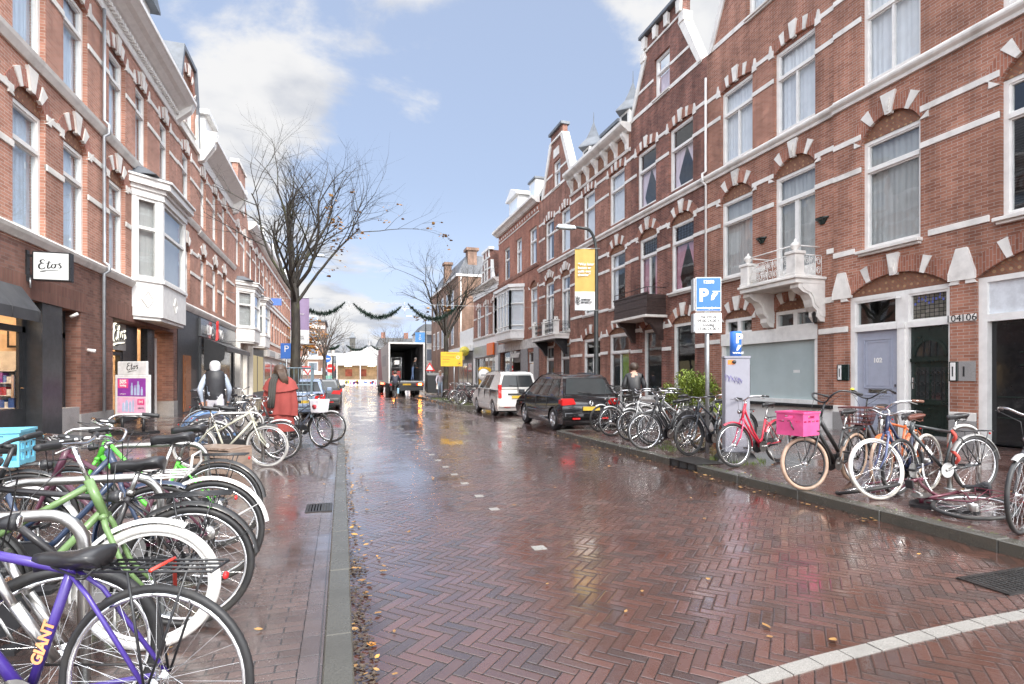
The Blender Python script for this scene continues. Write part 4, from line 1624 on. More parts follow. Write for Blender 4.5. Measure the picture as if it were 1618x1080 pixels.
B.wall([(27.39, .02), (32.39, .02), (32.39, 12.45), (31.9, 12.5), (30.35, 15.2), (30.35, 15.75), (28.55, 15.75), (28.55, 15.2), (27.45, 12.5), (27.39, 12.45)], holes, M['brickB'])
B.shell((3.9, 7.85, 11.4), 12.2)
for (a, b) in F1:
 w = window(B, a, b, 4.0, 7.12, trans=.74, rise=.36, cur='cur_white', curgap=.45, mull=True)
 arch_ring(B, a, b, 7.12, .36, .32, w, 5, True, stone_h=.34)
for (a, b) in F2:
 w = window(B, a, b, 8.45, 10.88, trans=.66, rise=.08, cur='cur_white', curgap=0 if a < 29 else .4, sill=False)
 arch_ring(B, a, b, 10.88, .08, .33, w, 3, True)
w = window(B, 28.9, 30.0, 12.5, 14.05, trans=.62, cur='cur_white')
for (a, b) in ((27.6, 29.0), (29.9, 31.3)):
 w = window(B, a, b, .6, 3.3, trans=.7, rise=.26, cur=None, glass='glassdark')
 arch_ring(B, a, b, 3.3, .26, .3, w, 2, True)
belt(B, 27.39, 32.39)
for z, F_ in ((7.2, F1), (6.4, F1), (10.95, F2), (9.96, F2)):
 B.bands(z, .13, spans(27.39, 32.39, F_))
B.bands(12.48, .16, [(27.42, 28.85), (30.05, 31.9)])
B.bands(13.4, .12, [(27.9, 28.85), (30.05, 31.4)])
B.bands(14.5, .5, [(29.05, 29.85)], out=.05, name='gable_shell')
mb = B.mb()
for sg_ in (-1, 1):
 mb.prism([(gc + sg_ * 2.1, 12.42), (gc + sg_ * 2.42, 12.42), (gc + sg_ * 1.02, 15.3), (gc + sg_ * .72, 15.2)], .07, -.34, B.put)
mb.box(gc - .92, gc + .92, -.34, .09, 15.2, 15.34)
mb.build('gable_coping', M['stonewhite'], B.root, bevel=.015, bseg=1)
mb = B.mb()
mb.box(gc - 1.0, gc + 1.0, -.4, .14, 15.75, 15.9)
mb.build('gable_cap', M['lead'], B.root)
mb = B.mb()
mb.prism([(-.3, 12.4), (-2.4, 14.4), (-8.5, 14.4), (-9, 12.4)], 27.42, 32.36, lambda u, w, s: (s, u, w))
mb.build('roof', M['slate'], B.root)
mb = B.mb()
bs0, bs1, bd = 27.6, 31.4, .85
mb.box(bs0, bs1, 0, bd, 3.55, 3.75)
mb.box(bs0 - .05, bs1 + .05, 0, bd + .05, 3.75, 3.82)
bal = mb.build('balcony', M['stonewhite'], B.root)
mb = B.mb()
for sc in (bs0 + .4, bs1 - .4):
 mb.prism([(0, 3.55), (bd - .03, 3.55), (bd - .2, 3.35), (.3, 3.0), (.12, 2.7), (0, 2.7)], sc - .1, sc + .1, lambda u, w, s: (s, u, w))
mb.box(bs0 + .04, bs1 - .04, .02, bd - .03, 3.50, 3.549)
mb.build('bracket', M['blackpaint'], bal)
for sc in (bs0 + .15, (bs0 + bs1) / 2, bs1 - .15):
 mb = B.mb()
 mb.box(sc - .13, sc + .13, bd - .26, bd, 3.82, 4.5)
 mb.box(sc - .16, sc + .16, bd - .29, bd + .03, 4.5, 4.58)
 mb.box(sc - .09, sc + .09, bd - .22, bd - .04, 4.58, 4.75)
 mb.build('pedestal', M['stonewhite'], bal, bevel=.015, bseg=1)
mb = B.mb()
scrolls(mb, (bs0 + .3, bd - .1), (bs1 - .3, bd - .1), 3.86, 4.5, 12)
scrolls(mb, (bs0 + .1, .03), (bs0 + .1, bd - .3), 3.86, 4.5, 3)
mb.tube([(bs0, bd - .1, 4.62), (bs1, bd - .1, 4.62)], .018, 5)
mb.build('railing', M['blackpaint'], bal)
B = Bld('brick_house', 'plain orange red brick house with a white oriel and a slate mansard roof', 'R', 32.39, 41.75, HOUSES, top=12.5)
F2 = [(32.86, 34.33), (35.93, 37.25), (38.74, 40.18)]
holes = [opening(a, b, 8.78, 11.20, .0) for a, b in F2] + [opening(32.75, 34.2, 4.7, 7.3, .42), opening(35.6, 39.9, 4.4, 7.5, 0)]
holes += [opening(36.0, 41.3, .05, 3.35, 0), opening(33.3, 34.6, .05, 3.1, 0)]
B.wall([(32.39, .02), (41.75, .02), (41.75, 12.6), (32.39, 12.6)], holes, M['brickD'])
B.shell((3.9, 8.2, 11.6), 12.5)
for (a, b) in F2:
 window(B, a, b, 8.78, 11.20, trans=.64, cur='cur_white' if a < 38 else None, blinds=False, curgap=.25 if a < 35 else 0, sill=False)
w = window(B, 32.75, 34.2, 4.7, 7.3, trans=.66, rise=.42, cur='cur_white')
arch_ring(B, 32.75, 34.2, 7.3, .42, .28, w, 1, False)
B.cornice([(-.02, 8.5), (.06, 8.5), (.10, 8.62), (.10, 8.74), (-.02, 8.76)], 32.39, 41.75, M['brickB'], 'belt_course')
B.cornice([(-.02, 11.9), (.05, 11.9), (.08, 11.97), (-.02, 11.97)], 32.39, 41.75, M['stonewhite'], 'frieze_moulding')
mb = B.mb()
for k in range(18):
 x = lerp(32.7, 41.4, k / 17)
 mb.box(x - .07, x + .07, -.01, .03, 12.15, 12.3)
mb.build('frieze_block', M['stonewhite'], B.root)
B.cornice([(-.02, 12.5), (.2, 12.5), (.35, 12.64), (.55, 12.74), (.55, 12.9), (-.02, 12.9)], 32.36, 41.8, M['stonewhite'])
mb = B.mb()
mb.prism([(-.1, 12.9), (-1.1, 14.8), (-8.8, 15.1), (-9, 12.9)], 32.42, 41.72, lambda u, w, s: (s, u, w))
mb.build('roof', M['slate'], B.root)
for (a, b) in ((36.9, 39.0), (33.2, 34.4)):
 mb = B.mb()
 big = b - a > 1.5
 mb.box(a, b, -1.4, -.05, 12.9, 14.45 if big else 14.3)
 dm = mb.build('dormer', M['white'], B.root)
 mb = B.mb()
 if big:
  mb.prism([(a - .25, 14.45), (b + .25, 14.45), (b + .25, 14.6), ((a + b) / 2, 15.15), (a - .25, 14.6)], .18, -1.5, B.put)
 else:
  mb.box(a - .1, b + .1, -1.6, .05, 14.3, 14.42)
 mb.build('pediment' if big else 'dormer_roof', M['white' if big else 'lead'], dm)
 mb = B.mb()
 mb.box(a + .25, b - .25, -.06, -.035, 13.1, 14.3 if big else 14.15)
 mb.build('pane', M['cur_blue'], dm)
mb = B.mb()
a, b, dp = 35.4, 40.2, .85
pl_ = [(a, 0), (b, 0), (b - .55, dp), (a + .55, dp)]
for (z0, z1, e) in ((4.0, 4.1, -.12), (4.1, 4.62, 0), (4.62, 4.72, .05), (7.42, 7.62, .02), (7.62, 7.84, .14)):
 q = [(a - e, 0), (b + e, 0), (b - .55 + e * .7, dp + e), (a + .55 - e * .7, dp + e)]
 mb.prism(q, z0, z1, PLAN)
ori = None
for (p, q) in ((pl_[1], pl_[2]), (pl_[2], pl_[3]), (pl_[3], pl_[0])):
 n_ = 5 if p[1] == q[1] else 1
 for k in range(n_ + 1):
  x, y_ = lerp(p[0], q[0], k / n_), lerp(p[1], q[1], k / n_)
  mb.box(x - .07, x + .07, y_ - .07, y_ + .05, 4.72, 7.42)
 mb.tube([(p[0], p[1], 6.5), (q[0], q[1], 6.5)], .05, 4, smooth=False)
 mb.tube([(p[0], p[1], 5.0), (q[0], q[1], 5.0)], .05, 4, smooth=False)
ori = mb.build('oriel', M['white'], B.root)
mb = B.mb()
for (p, q) in ((pl_[1], pl_[2]), (pl_[2], pl_[3]), (pl_[3], pl_[0])):
 mb.add([(p[0], p[1] - .02, 4.7), (q[0], q[1] - .02, 4.7), (q[0], q[1] - .02, 7.45), (p[0], p[1] - .02, 7.45)], [(0, 1, 2, 3)])
mb.build('pane', M['glass'], ori)
mb = B.mb()
i_ = .16
for (p, q) in (((b - .1, -.05), (b - .55 - .05, dp - i_)), ((b - .6, dp - i_), (a + .6, dp - i_)), ((a + .6, dp - i_), (a + .1, -.05))):
 mb.add([(p[0], p[1], 4.7), (q[0], q[1], 4.7), (q[0], q[1], 7.45), (p[0], p[1], 7.45)], [(0, 1, 2, 3)])
mb.build('curtain', M['cur_white'], ori)
grey = plain('shop_grey', (.27, .265, .27), .5)
mb = B.mb()
mb.box(32.39, 41.75, .0, .05, 3.35, 3.98)
mb.build('fascia', plain('stained_white_render', (.58, .56, .53), .6, dirt=.5), B.root)
mb = B.mb()
for (x0, x1) in ((34.6, 36.0), (41.3, 41.75), (32.39, 33.3), (38.3, 38.5)):
 mb.box(x0, x1, -.03, .06, .05, 3.349)
pf = mb.build('pilaster', grey, B.root)
mb = B.mb()
mb.box(38.5, 41.3, -.2, -.18, .5, 3.3)
mb.build('pane', M['glassdark'], pf)
mb = B.mb()
mb.box(36.0, 38.3, -.5, -.2, 2.5, 3.3)
mb.build('sign_board', grey, pf)
ftext(B, 'blokker', .66, M['white'], 37.2, .10, 3.02, pf, extrude=.03, offset=.012)
mb = B.mb()
mb.box(36.0, 38.3, -1.3, -1.2, .05, 2.5)
mb.build('lit_interior', emit('warm_shop_light', (1, .72, .45), .7), pf)
mb = B.mb()
mb.box(33.35, 34.55, -.2, -.12, .05, 2.3)
mb.build('door', M['white'], pf)
window(B, 33.3, 34.6, 2.35, 3.1, trans=0, cur=None, glass='glassdark', sill=False, parent=pf)
B = Bld('brick_house', 'low brick house with three tall windows, white cornice and a small white gable dormer', 'R', 41.75, 50.3, HOUSES, top=9.2)
F1 = [(42.35, 43.9), (45.0, 46.4), (47.7, 49.2)]
holes = [opening(a, b, 5.05, 7.72, .0) for a, b in F1] + [opening(42.6, 49.6, .6, 3.2, 0)]
B.wall([(41.75, .02), (50.3, .02), (50.3, 9.3), (41.75, 9.3)], holes, M['brickB'])
B.shell((3.9,), 9.2)
for (a, b) in F1:
 w = window(B, a, b, 5.05, 7.72, trans=.66, cur='cur_white', sill=False)
 arch_ring(B, a, b, 7.72, .05, .3, w, 2, True)
B.bands(6.8, .14, spans(41.75, 50.3, F1))
B.cornice([(-.02, 4.8), (.1, 4.8), (.16, 4.92), (.16, 5.0), (-.02, 5.03)], 41.75, 50.3, M['stonewhite'], 'belt_course')
mb = B.mb()
mb.box(41.75, 50.3, 0, .05, 4.2, 4.79)
mb.build('fascia', M['white'], B.root)
mb = B.mb()
mb.box(41.75, 50.3, 0, .06, 8.55, 9.05)
mb.build('frieze', M['white'], B.root)
B.cornice([(-.02, 9.05), (.15, 9.05), (.35, 9.25), (.5, 9.3), (.5, 9.42), (-.02, 9.42)], 41.7, 50.35, M['stonewhite'])
mb = B.mb()
mb.prism([(-.1, 9.42), (-1.6, 11.6), (-8.8, 11.9), (-9, 9.42)], 41.8, 50.25, lambda u, w, s: (s, u, w))
mb.build('roof', M['pantile'], B.root)
mb = B.mb()
a, b = 44.1, 46.9
mb.prism([(a, 9.42), (b, 9.42), (b, 11.3), (b - .35, 11.3), (b - .35, 12.2), (a + .35, 12.2), (a + .35, 11.3), (a, 11.3)], .02, -1.6, B.put)
dm = mb.build('dormer', M['brickC'], B.root)
mb = B.mb()
mb.box(a + .1, b - .1, -.3, .16, 12.2, 12.42)
mb.box(a + .25, b - .25, .02, .07, 11.55, 11.68)
mb.box(a, b, .02, .07, 10.6, 10.72)
for x in (a + .45, (a + b) / 2, b - .45):
 mb.box(x - .07, x + .07, .02, .10, 11.68, 12.2)
for sg_ in (-1, 1):
 x = (a + b) / 2 + sg_ * (b - a) / 2
 mb.prism([(x, 9.6), (x + sg_ * .7, 9.6), (x + sg_ * .35, 10.2), (x + sg_ * .1, 11.3), (x, 11.3)], .04, -.2, B.put)
mb.build('dormer_trim', M['white'], dm)
window(B, 44.95, 46.05, 9.6, 11.4, trans=.6, cur='cur_white', parent=dm, rec=-.12, sill=False)
mb = B.mb()
mb.box(41.75, 50.3, .0, .08, 3.2, 4.19)
sf = mb.build('shop_front', M['zinc'], B.root)
mb = B.mb()
for (x0, x1) in ((41.75, 42.6), (49.6, 50.3)):
 mb.box(x0, x1, -.1, .07, .05, 3.19)
mb.build('pilaster', M['white'], sf)
w = window(B, 42.6, 49.6, .6, 3.2, trans=0, cur=None, sill=False, parent=sf, glass='glassdark', bars=(5, 3, .8, 3.1))
mb = B.mb()
mb.box(42.9, 49.3, -.9, -.85, .6, 3.1)
mb.build('window_display', plain('window_display', (.55, .50, .46), .6, var=.5, scale=1.5), w)
t = thing('shop_sign', 'square orange sign on the grey fascia of the low house', 'sign', (XR - .1, 43.6, 3.75))
mb = MB()
mb.box(-.16, -.0, -1.0, 1.0, -.5, .5)
fc_ = mb.build('box', plain('orange_sign', (.85, .17, .03), .4, var=.03), t, bevel=.02, bseg=1)
B = Bld('corner_house', 'brown brick corner house with a slate mansard behind a white roof terrace', 'R', 57.5, 76, None, top=12.3, body=False, base=.02)
mb = B.mb()
mb.box(57.5, 76, -9.5, 0, .02, 12.3)
mb.build('wall', M['brickG'], B.root)
mb = B.mb()
mb.box(57.4, 76.1, -9.6, .25, 12.3, 12.55)
mb.build('cornice', M['white'], B.root)
mb = B.mb()
mb.frustum((57.5, 76, -9.5, .1), (58.9, 74.6, -8.2, -1.2), 12.55, 14.9)
rf = mb.build('roof', M['slate'], B.root)
mb = B.mb()
mb.box(57.9, 57.95, -5.2, -3.6, 13.0, 14.0)
mb.build('skylight', M['white'], rf)
mb = B.mb()
mb.box(66, 67, -.9, -.1, 12.55, 15.2)
mb.box(65.8, 67.2, -1.05, .05, 15.2, 15.5)
mb.box(58.2, 59.4, -2.2, -1.2, 13.5, 15.3)
mb.box(58.0, 59.6, -2.4, -1.0, 15.3, 15.6)
mb.build('chimney', M['brickG'], rf)
mb = B.mb()
for s_ in (60, 63.2, 66.4, 69.6, 72.8):
 for z in (5.0, 8.9):
  mb.box(s_, s_ + 1.4, -.05, .04, z, z + 2.3)
w = mb.build('window', M['white'], B.root)
mb = B.mb()
for s_ in (60, 63.2, 66.4, 69.6, 72.8):
 for z in (5.0, 8.9):
  mb.box(s_ + .15, s_ + 1.25, .04, .045, z + .15, z + 2.15)
mb.build('pane', plain('far_pane', (.22, .25, .29), .15), w)
mb = B.mb()
mb.box(57.42, 57.5, -3.6, -2.0, 8.6, 10.8)
w = mb.build('window', M['white'], B.root)
mb = B.mb()
mb.box(57.40, 57.42, -3.3, -2.3, 8.8, 9.9)
mb.build('pane', M['roomdark'], w)
mb = B.mb()
mb.tube([(57.42, -.25, .1), (57.42, -.25, 12.2)], .06, 6)
mb.build('drainpipe', M['white'], B.root)
B = Bld('shop_annex', 'low shop at the corner with a white screened roof terrace over a black shop front', 'R', 50.3, 57.5, None, cat='shop', body=False)
mb = B.mb()
mb.box(50.32, 57.48, -9.5, 0, .02, 4.3)
mb.build('wall', M['brickD'], B.root)
mb = B.mb()
mb.box(50.3, 62, 0, .35, 3.95, 4.5)
mb.build('fascia', M['white'], B.root)
mb = B.mb()
mb.box(50.4, 56.5, .0, .06, 4.5, 6.15)
mb.build('terrace_screen', M['white'], B.root)
mb = B.mb()
mb.box(51.5, 57.48, -9, -2.2, 4.3, 7.6)
up = mb.build('upper_wall', M['brickD'], B.root)
mb = B.mb()
mb.box(51.2, 57.49, -9.2, -1.9, 7.6, 8.0)
mb.box(51.2, 57.49, -9.2, -2.1, 8.0, 8.6)
mb.build('terrace_roof', M['white'], up)
mb = B.mb()
mb.box(51.44, 51.5, -4.6, -3.0, 5.0, 7.2)
mb.box(52.5, 54.2, -2.2, -2.15, 5.0, 7.2)
mb.build('pane', M['roomdark'], up)
mb = B.mb()
mb.box(50.4, 57.4, .0, .05, .05, 3.94)
sf = mb.build('shop_front', M['anthracite'], B.root)
mb = B.mb()
for (x0, x1) in ((50.9, 52.6), (53.0, 54.7), (55.1, 56.9)):
 mb.box(x0, x1, .05, .06, .5, 2.8)
mb.build('pane', plain('far_shop_pane', (.07, .08, .085), .1), sf)
mb = B.mb()
mb.box(52.6, 55.2, .4, .42, 3.15, 3.75)
mb.build('sign_board', plain('ochre_sign', (.55, .40, .08), .5), sf)
# ---- the row on the near side, shops below
SHOPS = 'brick houses over shops on the near side'
LB = 3.98
def lbelt(B, a, b, z=4.0, h=.24):
 B.cornice([(-.02, z), (.05, z), (.12, z + h * .45), (.14, z + h * .7), (.05, z + h), (-.02, z + h)], a, b, M['stonewhite'], 'belt_course')
def lwin(B, ops, z0, z1, rise, cur='cur_blue', stones=2, key=True, trans=.70, **kw):
 for (a, b) in ops:
  w = window(B, a, b, z0, z1, trans=trans, rise=rise, cur=cur, sill=False, **kw)
  arch_ring(B, a, b, z1, rise, .32, w, stones, key, mat=M['soldierL'], stone_h=.34)
M['soldierL'] = brick('near_arch_brick', (.33, .125, .09), (.40, .165, .12), (.42, .35, .30), bw=.22, bh=.06, soldier=True)
B = Bld('brick_house', 'large red brick house with a drugstore below and a white oriel above its side door', 'L', 4.0, 22.78, SHOPS, top=11.0, body=False)
BL1 = B
F1 = [(5.9, 7.05), (7.8, 8.95), (10.1, 11.25), (12.31, 13.48), (14.22, 15.39), (16.64, 17.76)]
F2 = F1 + [(18.54, 19.57), (20.78, 21.80)]
sh1, sh2 = (7.0, 15.05, 2.92), (16.9, 22.3, 3.0)
holes = [opening(a, b, 4.22, 6.66, .34) for a, b in F1] + [opening(a, b, 7.80, 10.08, .10) for a, b in F2] + [opening(18.6, 21.6, 4.22, 6.9, 0)]
B.wall([(4.0, 3.96), (22.78, 3.96), (22.78, 10.7), (4.0, 10.7)], holes, M['brickE'])
B.wall([(4.0, .02), (22.78, .02), (22.78, 3.958), (4.0, 3.958)], [opening(a, b, .03, t_, 0) for a, b, t_ in (sh1, sh2)], M['brickF'], thick=.7, name='shop_wall')
B.shell((3.7, 7.5), 10.6)
mb = B.mb()
mb.box(4.02, 22.76, -9, -2.2, 3.6, 11.0)
mb.build('rear_wall', M['room'], B.root)
lwin(B, F1, 4.22, 6.66, .34, 'cur_blue')
lwin(B, F2, 7.80, 10.08, .10, 'cur_blue')
for z, o_ in ((6.72, F1 + [(18.2, 22.0)]), (5.7, F1 + [(18.2, 22.0)]), (10.12, F2), (9.3, F2)):
 B.bands(z, .13, spans(4.0, 22.78, o_))
lbelt(B, 4.0, 18.2)
lbelt(B, 22.0, 22.78)
lbelt(B, 4.0, 22.78, 7.48, .3)
mb = B.mb()
for (a, b, t_) in (sh1, sh2):
 mb.box(a - .3, b + .25, -.02, .012, t_, t_ + .45)
mb.build('soldier_course', brick('brown_soldier', (.18, .085, .066), (.24, .12, .09), (.16, .12, .10), bw=.45, bh=.07, soldier=True), B.root)
mb = B.mb()
for (a, b) in ((15.028, 16.922), (22.278, 22.77)):
 mb.box(a, b, -.72, .02, .025, .55)
mb.build('plinth', M['greyplinth'], B.root)
B.cornice([(-.02, 10.66), (.05, 10.66), (.08, 10.72), (.05, 10.76), (.05, 11.0), (.12, 11.06), (.2, 11.1), (.36, 11.22), (.48, 11.28), (.60, 11.38), (.66, 11.42), (.66, 11.54), (-.02, 11.54)], 4.0, 22.72, M['white'])
mb = B.mb()
k = 4.1
while k < 22.6:
 mb.box(k, k + .09, .05, .17, 10.92, 11.02)
 k += .18
mb.build('dentil_course', M['white'], B.root)
mb = B.mb()
mb.prism([(0, 10.7), (.5, 11.15), (.62, 11.4), (.62, 11.5), (0, 11.5)], 22.45, 22.75, lambda u, w, s: (s, u, w))
mb.build('console', M['white'], B.root, bevel=.02)
mb = B.mb()
mb.prism([(-.05, 11.54), (-1.5, 14.0), (-8.8, 14.2), (-9, 11.54)], 4.05, 22.7, lambda u, w, s: (s, u, w))
mb.build('roof', M['slate'], B.root)
for a in (8.6, 15.0, 19.0):
 mb = B.mb()
 mb.box(a, a + 1.5, -1.5, -.2, 11.54, 13.4)
 dm = mb.build('dormer', M['white'], B.root)
 mb = B.mb()
 mb.prism([(a - .2, 13.4), (a + 1.7, 13.4), (a + 1.7, 13.5), (a + .75, 14.1), (a - .2, 13.5)], .05, -1.6, B.put)
 mb.build('dormer_roof', M['lead'], dm)
 mb = B.mb()
 mb.box(a + .2, a + 1.3, -.205, -.185, 11.8, 13.2)
 mb.build('pane', M['cur_blue'], dm)
mb = B.mb()
mb.tube([(16.1, .09, .55), (16.1, .09, 4.0), (16.1, .2, 4.08), (16.1, .2, 4.22), (16.1, .09, 4.3), (16.1, .09, 7.45), (16.1, .2, 7.53), (16.1, .2, 7.75), (16.1, .09, 7.85), (16.1, .09, 10.66)], .04, 8)
mb.build('drainpipe', M['zinc'], B.root)
def oriel(B, a, b, dp, sp, zb, z0, z1, ze, pane='glass', diamonds=True, lead=True, cur='cur_grey'):
 """splayed white oriel between a and b: apron zb..z0, lights z0..z1, eave to ze"""
 mb = B.mb()
 def plan(e):
  return [(a - e, -.02), (b + e, -.02), (b - sp + e * .45, dp + e), (a + sp - e * .45, dp + e)]
 mb.prism(plan(0), zb, z0, PLAN)
 mb.prism(plan(-.06), zb - .10, zb, PLAN)
 mb.prism(plan(.05), z0, z0 + .09, PLAN)
 mb.prism(plan(.04), z1, z1 + .2, PLAN)
 mb.prism(plan(.10), z1 + .2, z1 + .32, PLAN)
 mb.prism(plan(.22), z1 + .32, ze - .06, PLAN)
 mb.prism(plan(.28), ze - .06, ze, PLAN)
 faces = [((a, 0), (a + sp, dp)), ((a + sp, dp), (b - sp, dp)), ((b - sp, dp), (b, 0))]
 for (p, q) in faces:
  L = math.dist(p, q)
  ux, uy = (q[0] - p[0]) / L, (q[1] - p[1]) / L
  nx, ny = -uy, ux
  def pt(u, w, z):
   return (p[0] + ux * u + nx * w, p[1] + uy * u + ny * w, z)
  pc = .15
  def bar(u0, u1, w0, w1, za, zb_):
   v = [pt(u0, w0, za), pt(u1, w0, za), pt(u1, w1, za), pt(u0, w1, za), pt(u0, w0, zb_), pt(u1, w0, zb_), pt(u1, w1, zb_), pt(u0, w1, zb_)]
   mb.add(v, [(0, 3, 2, 1), (4, 5, 6, 7), (0, 1, 5, 4), (1, 2, 6, 5), (2, 3, 7, 6), (3, 0, 4, 7)])
  bar(0, pc, -.12, -.0, z0 + .09, z1)
  bar(L - pc, L, -.12, -.001, z0 + .09, z1)
  bar(pc, L - pc, -.12, -.02, lerp(z0, z1, .62), lerp(z0, z1, .62) + .09)
  bar(pc, L - pc, -.12, -.02, z0 + .09, z0 + .18)
  bar(pc, L - pc, -.12, -.02, z1 - .09, z1)
  for (u0, u1) in ((pc, pc + .06), (L - pc - .06, L - pc)):
   bar(u0, u1, -.12, -.03, z0 + .18, z1 - .09)
  if diamonds:
   zc, uc, h_, w_ = (zb + z0) / 2, L / 2, .24, .17
   P4 = [(uc - w_, zc), (uc, zc + h_), (uc + w_, zc), (uc, zc - h_)]
   for i in range(4):
    (u0, v0), (u1, v1) = P4[i], P4[(i + 1) % 4]
    mb.tube([pt(u0, .012, v0), pt(u1, .012, v1)], .018, 4, smooth=False)
 o = mb.build('oriel', M['white'], B.root)
 mb = B.mb()
 for (p, q) in faces:
  s_ = [(p[0], p[1] - .08), (q[0], q[1] - .08)]
  mb.add([(s_[0][0], s_[0][1], z0), (s_[1][0], s_[1][1], z0), (s_[1][0], s_[1][1], z1), (s_[0][0], s_[0][1], z1)], [(0, 1, 2, 3)])
 mb.build('pane', M[pane], o)
 mb = B.mb()
 i_ = .22
 mb.add([(a + i_, -.05, z0 + .1), (a + sp + i_ * .4, dp - i_, z0 + .1), (a + sp + i_ * .4, dp - i_, z1), (a + i_, -.05, z1)], [(0, 1, 2, 3)])
 mb.add([(a + sp + i_ * .4, dp - i_, z0 + .1), (b - sp - i_ * .4, dp - i_, z0 + .1), (b - sp - i_ * .4, dp - i_, z1), (a + sp + i_ * .4, dp - i_, z1)], [(0, 1, 2, 3)])
 mb.build('curtain', M[cur], o)
 if lead:
  mb = B.mb()
  mb.prism(plan(.2), ze, ze + .05, PLAN)
  mb.frustum((a, b, 0, dp), (a + .2, b - .2, 0, dp * .4), ze + .05, ze + .3)
  mb.build('oriel_roof', M['lead'], o)
 return o
oriel(B, 18.24, 22.0, .62, .62, 3.2, 4.22, 6.7, 7.28)
warm = plain('warm_shop_wall', (.70, .52, .36), .7)
shopwhite = plain('shop_shelf_white', (.75, .74, .72), .5)
mb = B.mb()
d0 = -.30
mb.box(7.0, 15.05, d0 - .1, d0, 2.30, 2.42)
mb.box(7.0, 15.05, d0 - .1, d0, 2.80, 2.92)
mb.box(7.0, 15.05, d0 - .1, d0, .10, .78)
for (a, b) in ((7.0, 7.12), (9.6, 9.72), (12.18, 12.36), (13.28, 13.40), (14.93, 15.05)):
 mb.box(a, b, d0 - .1, d0, .78, 2.80)
for (a, b) in ((12.36, 13.28),):
 mb.box(a, a + .07, d0 - .07, d0 - .02, .78, 2.30)
 mb.box(b - .07, b, d0 - .07, d0 - .02, .78, 2.30)
mb.box(13.40, 14.22, -.34, -.02, .05, 2.92)
sf = mb.build('shop_front', M['anthracite'], B.root)
mb = B.mb()
mb.add([(7.0, d0 - .05, .78), (13.4, d0 - .05, .78), (13.4, d0 - .05, 2.8), (7.0, d0 - .05, 2.8)], [(0, 1, 2, 3)])
mb.add([(14.22, d0 - .05, .78), (15.0, d0 - .05, .78), (15.0, d0 - .05, 2.8), (14.22, d0 - .05, 2.8)], [(0, 1, 2, 3)])
mb.build('pane', glassmat('clear_shop_glass', (.93, .93, .9), refl=-.02), sf)
mb = B.mb()
mb.box(14.22, 15.04, -.45, -.02, .02, .72)
mb.build('plinth', M['greyplinth'], sf)
mb = B.mb()
mb.box(12.92, 12.96, d0 - .01, d0 + .03, 1.0, 1.45)
mb.box(13.22, 13.25, d0, d0 + .05, 1.18, 1.2)
mb.build('door_handle', M['chrome'], sf)
mb = B.mb()
mb.tube([(14.55, .0, 2.75), (14.55, .14, 2.83)], .035, 6)
mb.tube([(15.4, .0, 2.05), (15.4, .16, 2.03)], .045, 6)
mb.build('camera_tube', M['white'], sf)
mb = B.mb()
mb.box(6.6, 15.3, -.75, -.05, .015, .10)
mb.build('threshold', M['concrete'], B.root)
mb = B.mb()
mb.box(4.2, 22.6, -7.0, -6.9, .1, 3.6)
mb.box(15.4, 15.6, -6.9, -.75, .1, 3.6)
mb.box(6.4, 6.6, -6.9, -.75, .1, 3.6)
mb.box(22.4, 22.6, -6.9, -.75, .1, 3.6)
mb.box(4.2, 22.6, -6.9, -.75, 3.5, 3.6)
sr = mb.build('shop_room', warm, B.root)
mb = B.mb()
mb.box(4.2, 22.6, -6.9, -.72, .03, .1)
mb.build('shop_floor', plain('shop_floor', (.42, .36, .30), .3), sr)
mb = B.mb()
for s_ in (8, 10, 12, 14, 17.5, 20, 21.6):
 for d_ in (-1.3, -2.6, -4.2):
  mb.box(s_, s_ + .9, d_ - .3, d_, 3.44, 3.46)
mb.build('ceiling_light', emit('warm_ceiling_light', (1, .74, .48), 17), sr)
mb = B.mb()
mb.box(13.62, 13.66, -2.2, -.42, .1, 1.55)
for z in (.3, .55, .80, 1.05, 1.30, 1.54):
 mb.box(13.25, 13.62, -2.2, -.42, z - .02, z)
mb.box(14.75, 15.1, -1.15, -.62, .1, 1.68)
mb.box(15.3, 15.39, -6.5, -1.2, .1, 2.0)
sh = mb.build('shelf', shopwhite, B.root)
goods = [plain('goods_' + n_, c_, .4, var=.25, scale=18) for n_, c_ in (('red', (.50, .03, .04)), ('blue', (.05, .13, .42)), ('white', (.75, .74, .72)), ('yellow', (.75, .58, .05)), ('violet', (.32, .06, .35)), ('pink', (.75, .25, .38)))]
mb = B.mb()
rg = random.Random(4)
for z in (.3, .55, .80, 1.05, 1.30):
 x = .43
 while x < 2.15:
  w_ = rg.choice((.08, .1, .13, .18, .22))
  mb.cur = rg.choices(range(6), (4, 3, 5, 1, 2, 2))[0]
  mb.box(13.28, 13.5, -x - w_ * .6 + .008, -x, z, z + rg.uniform(.11, .20))
  x += w_ * .6
mb.build('goods', goods, sh)
mb = B.mb()
for (a, b) in ((1.0, 1.5), (1.9, 2.4), (3.2, 3.8)):
 mb.box(15.27, 15.29, -b, -a, 2.08, 2.5)
pw = mb.build('picture_frame', M['blackpaint'], sr)
mb = B.mb()
for (a, b) in ((1.0, 1.5), (1.9, 2.4), (3.2, 3.8)):
 mb.box(15.255, 15.27, -b + .05, -a - .05, 2.13, 2.45)
mb.build('picture', warm, pw)
mb = B.mb()
for (a, b, d_) in ((16.9, 17.9, -.45), (19.1, 20.3, -.5), (20.6, 21.3, -.3)):
 mb.box(a, b, d_ - .2, d_, .05, 3.0)
mb.box(17.9, 19.1, -.62, -.52, 2.05, 2.15)
mb.box(17.9, 18.05, -.62, -.52, .05, 2.05)
mb.box(18.95, 19.1, -.62, -.52, .05, 2.05)
ef = mb.build('side_entrance', M['blackpaint'], B.root)
mb = B.mb()
mb.box(18.05, 18.95, -.75, -.70, .1, 2.05)
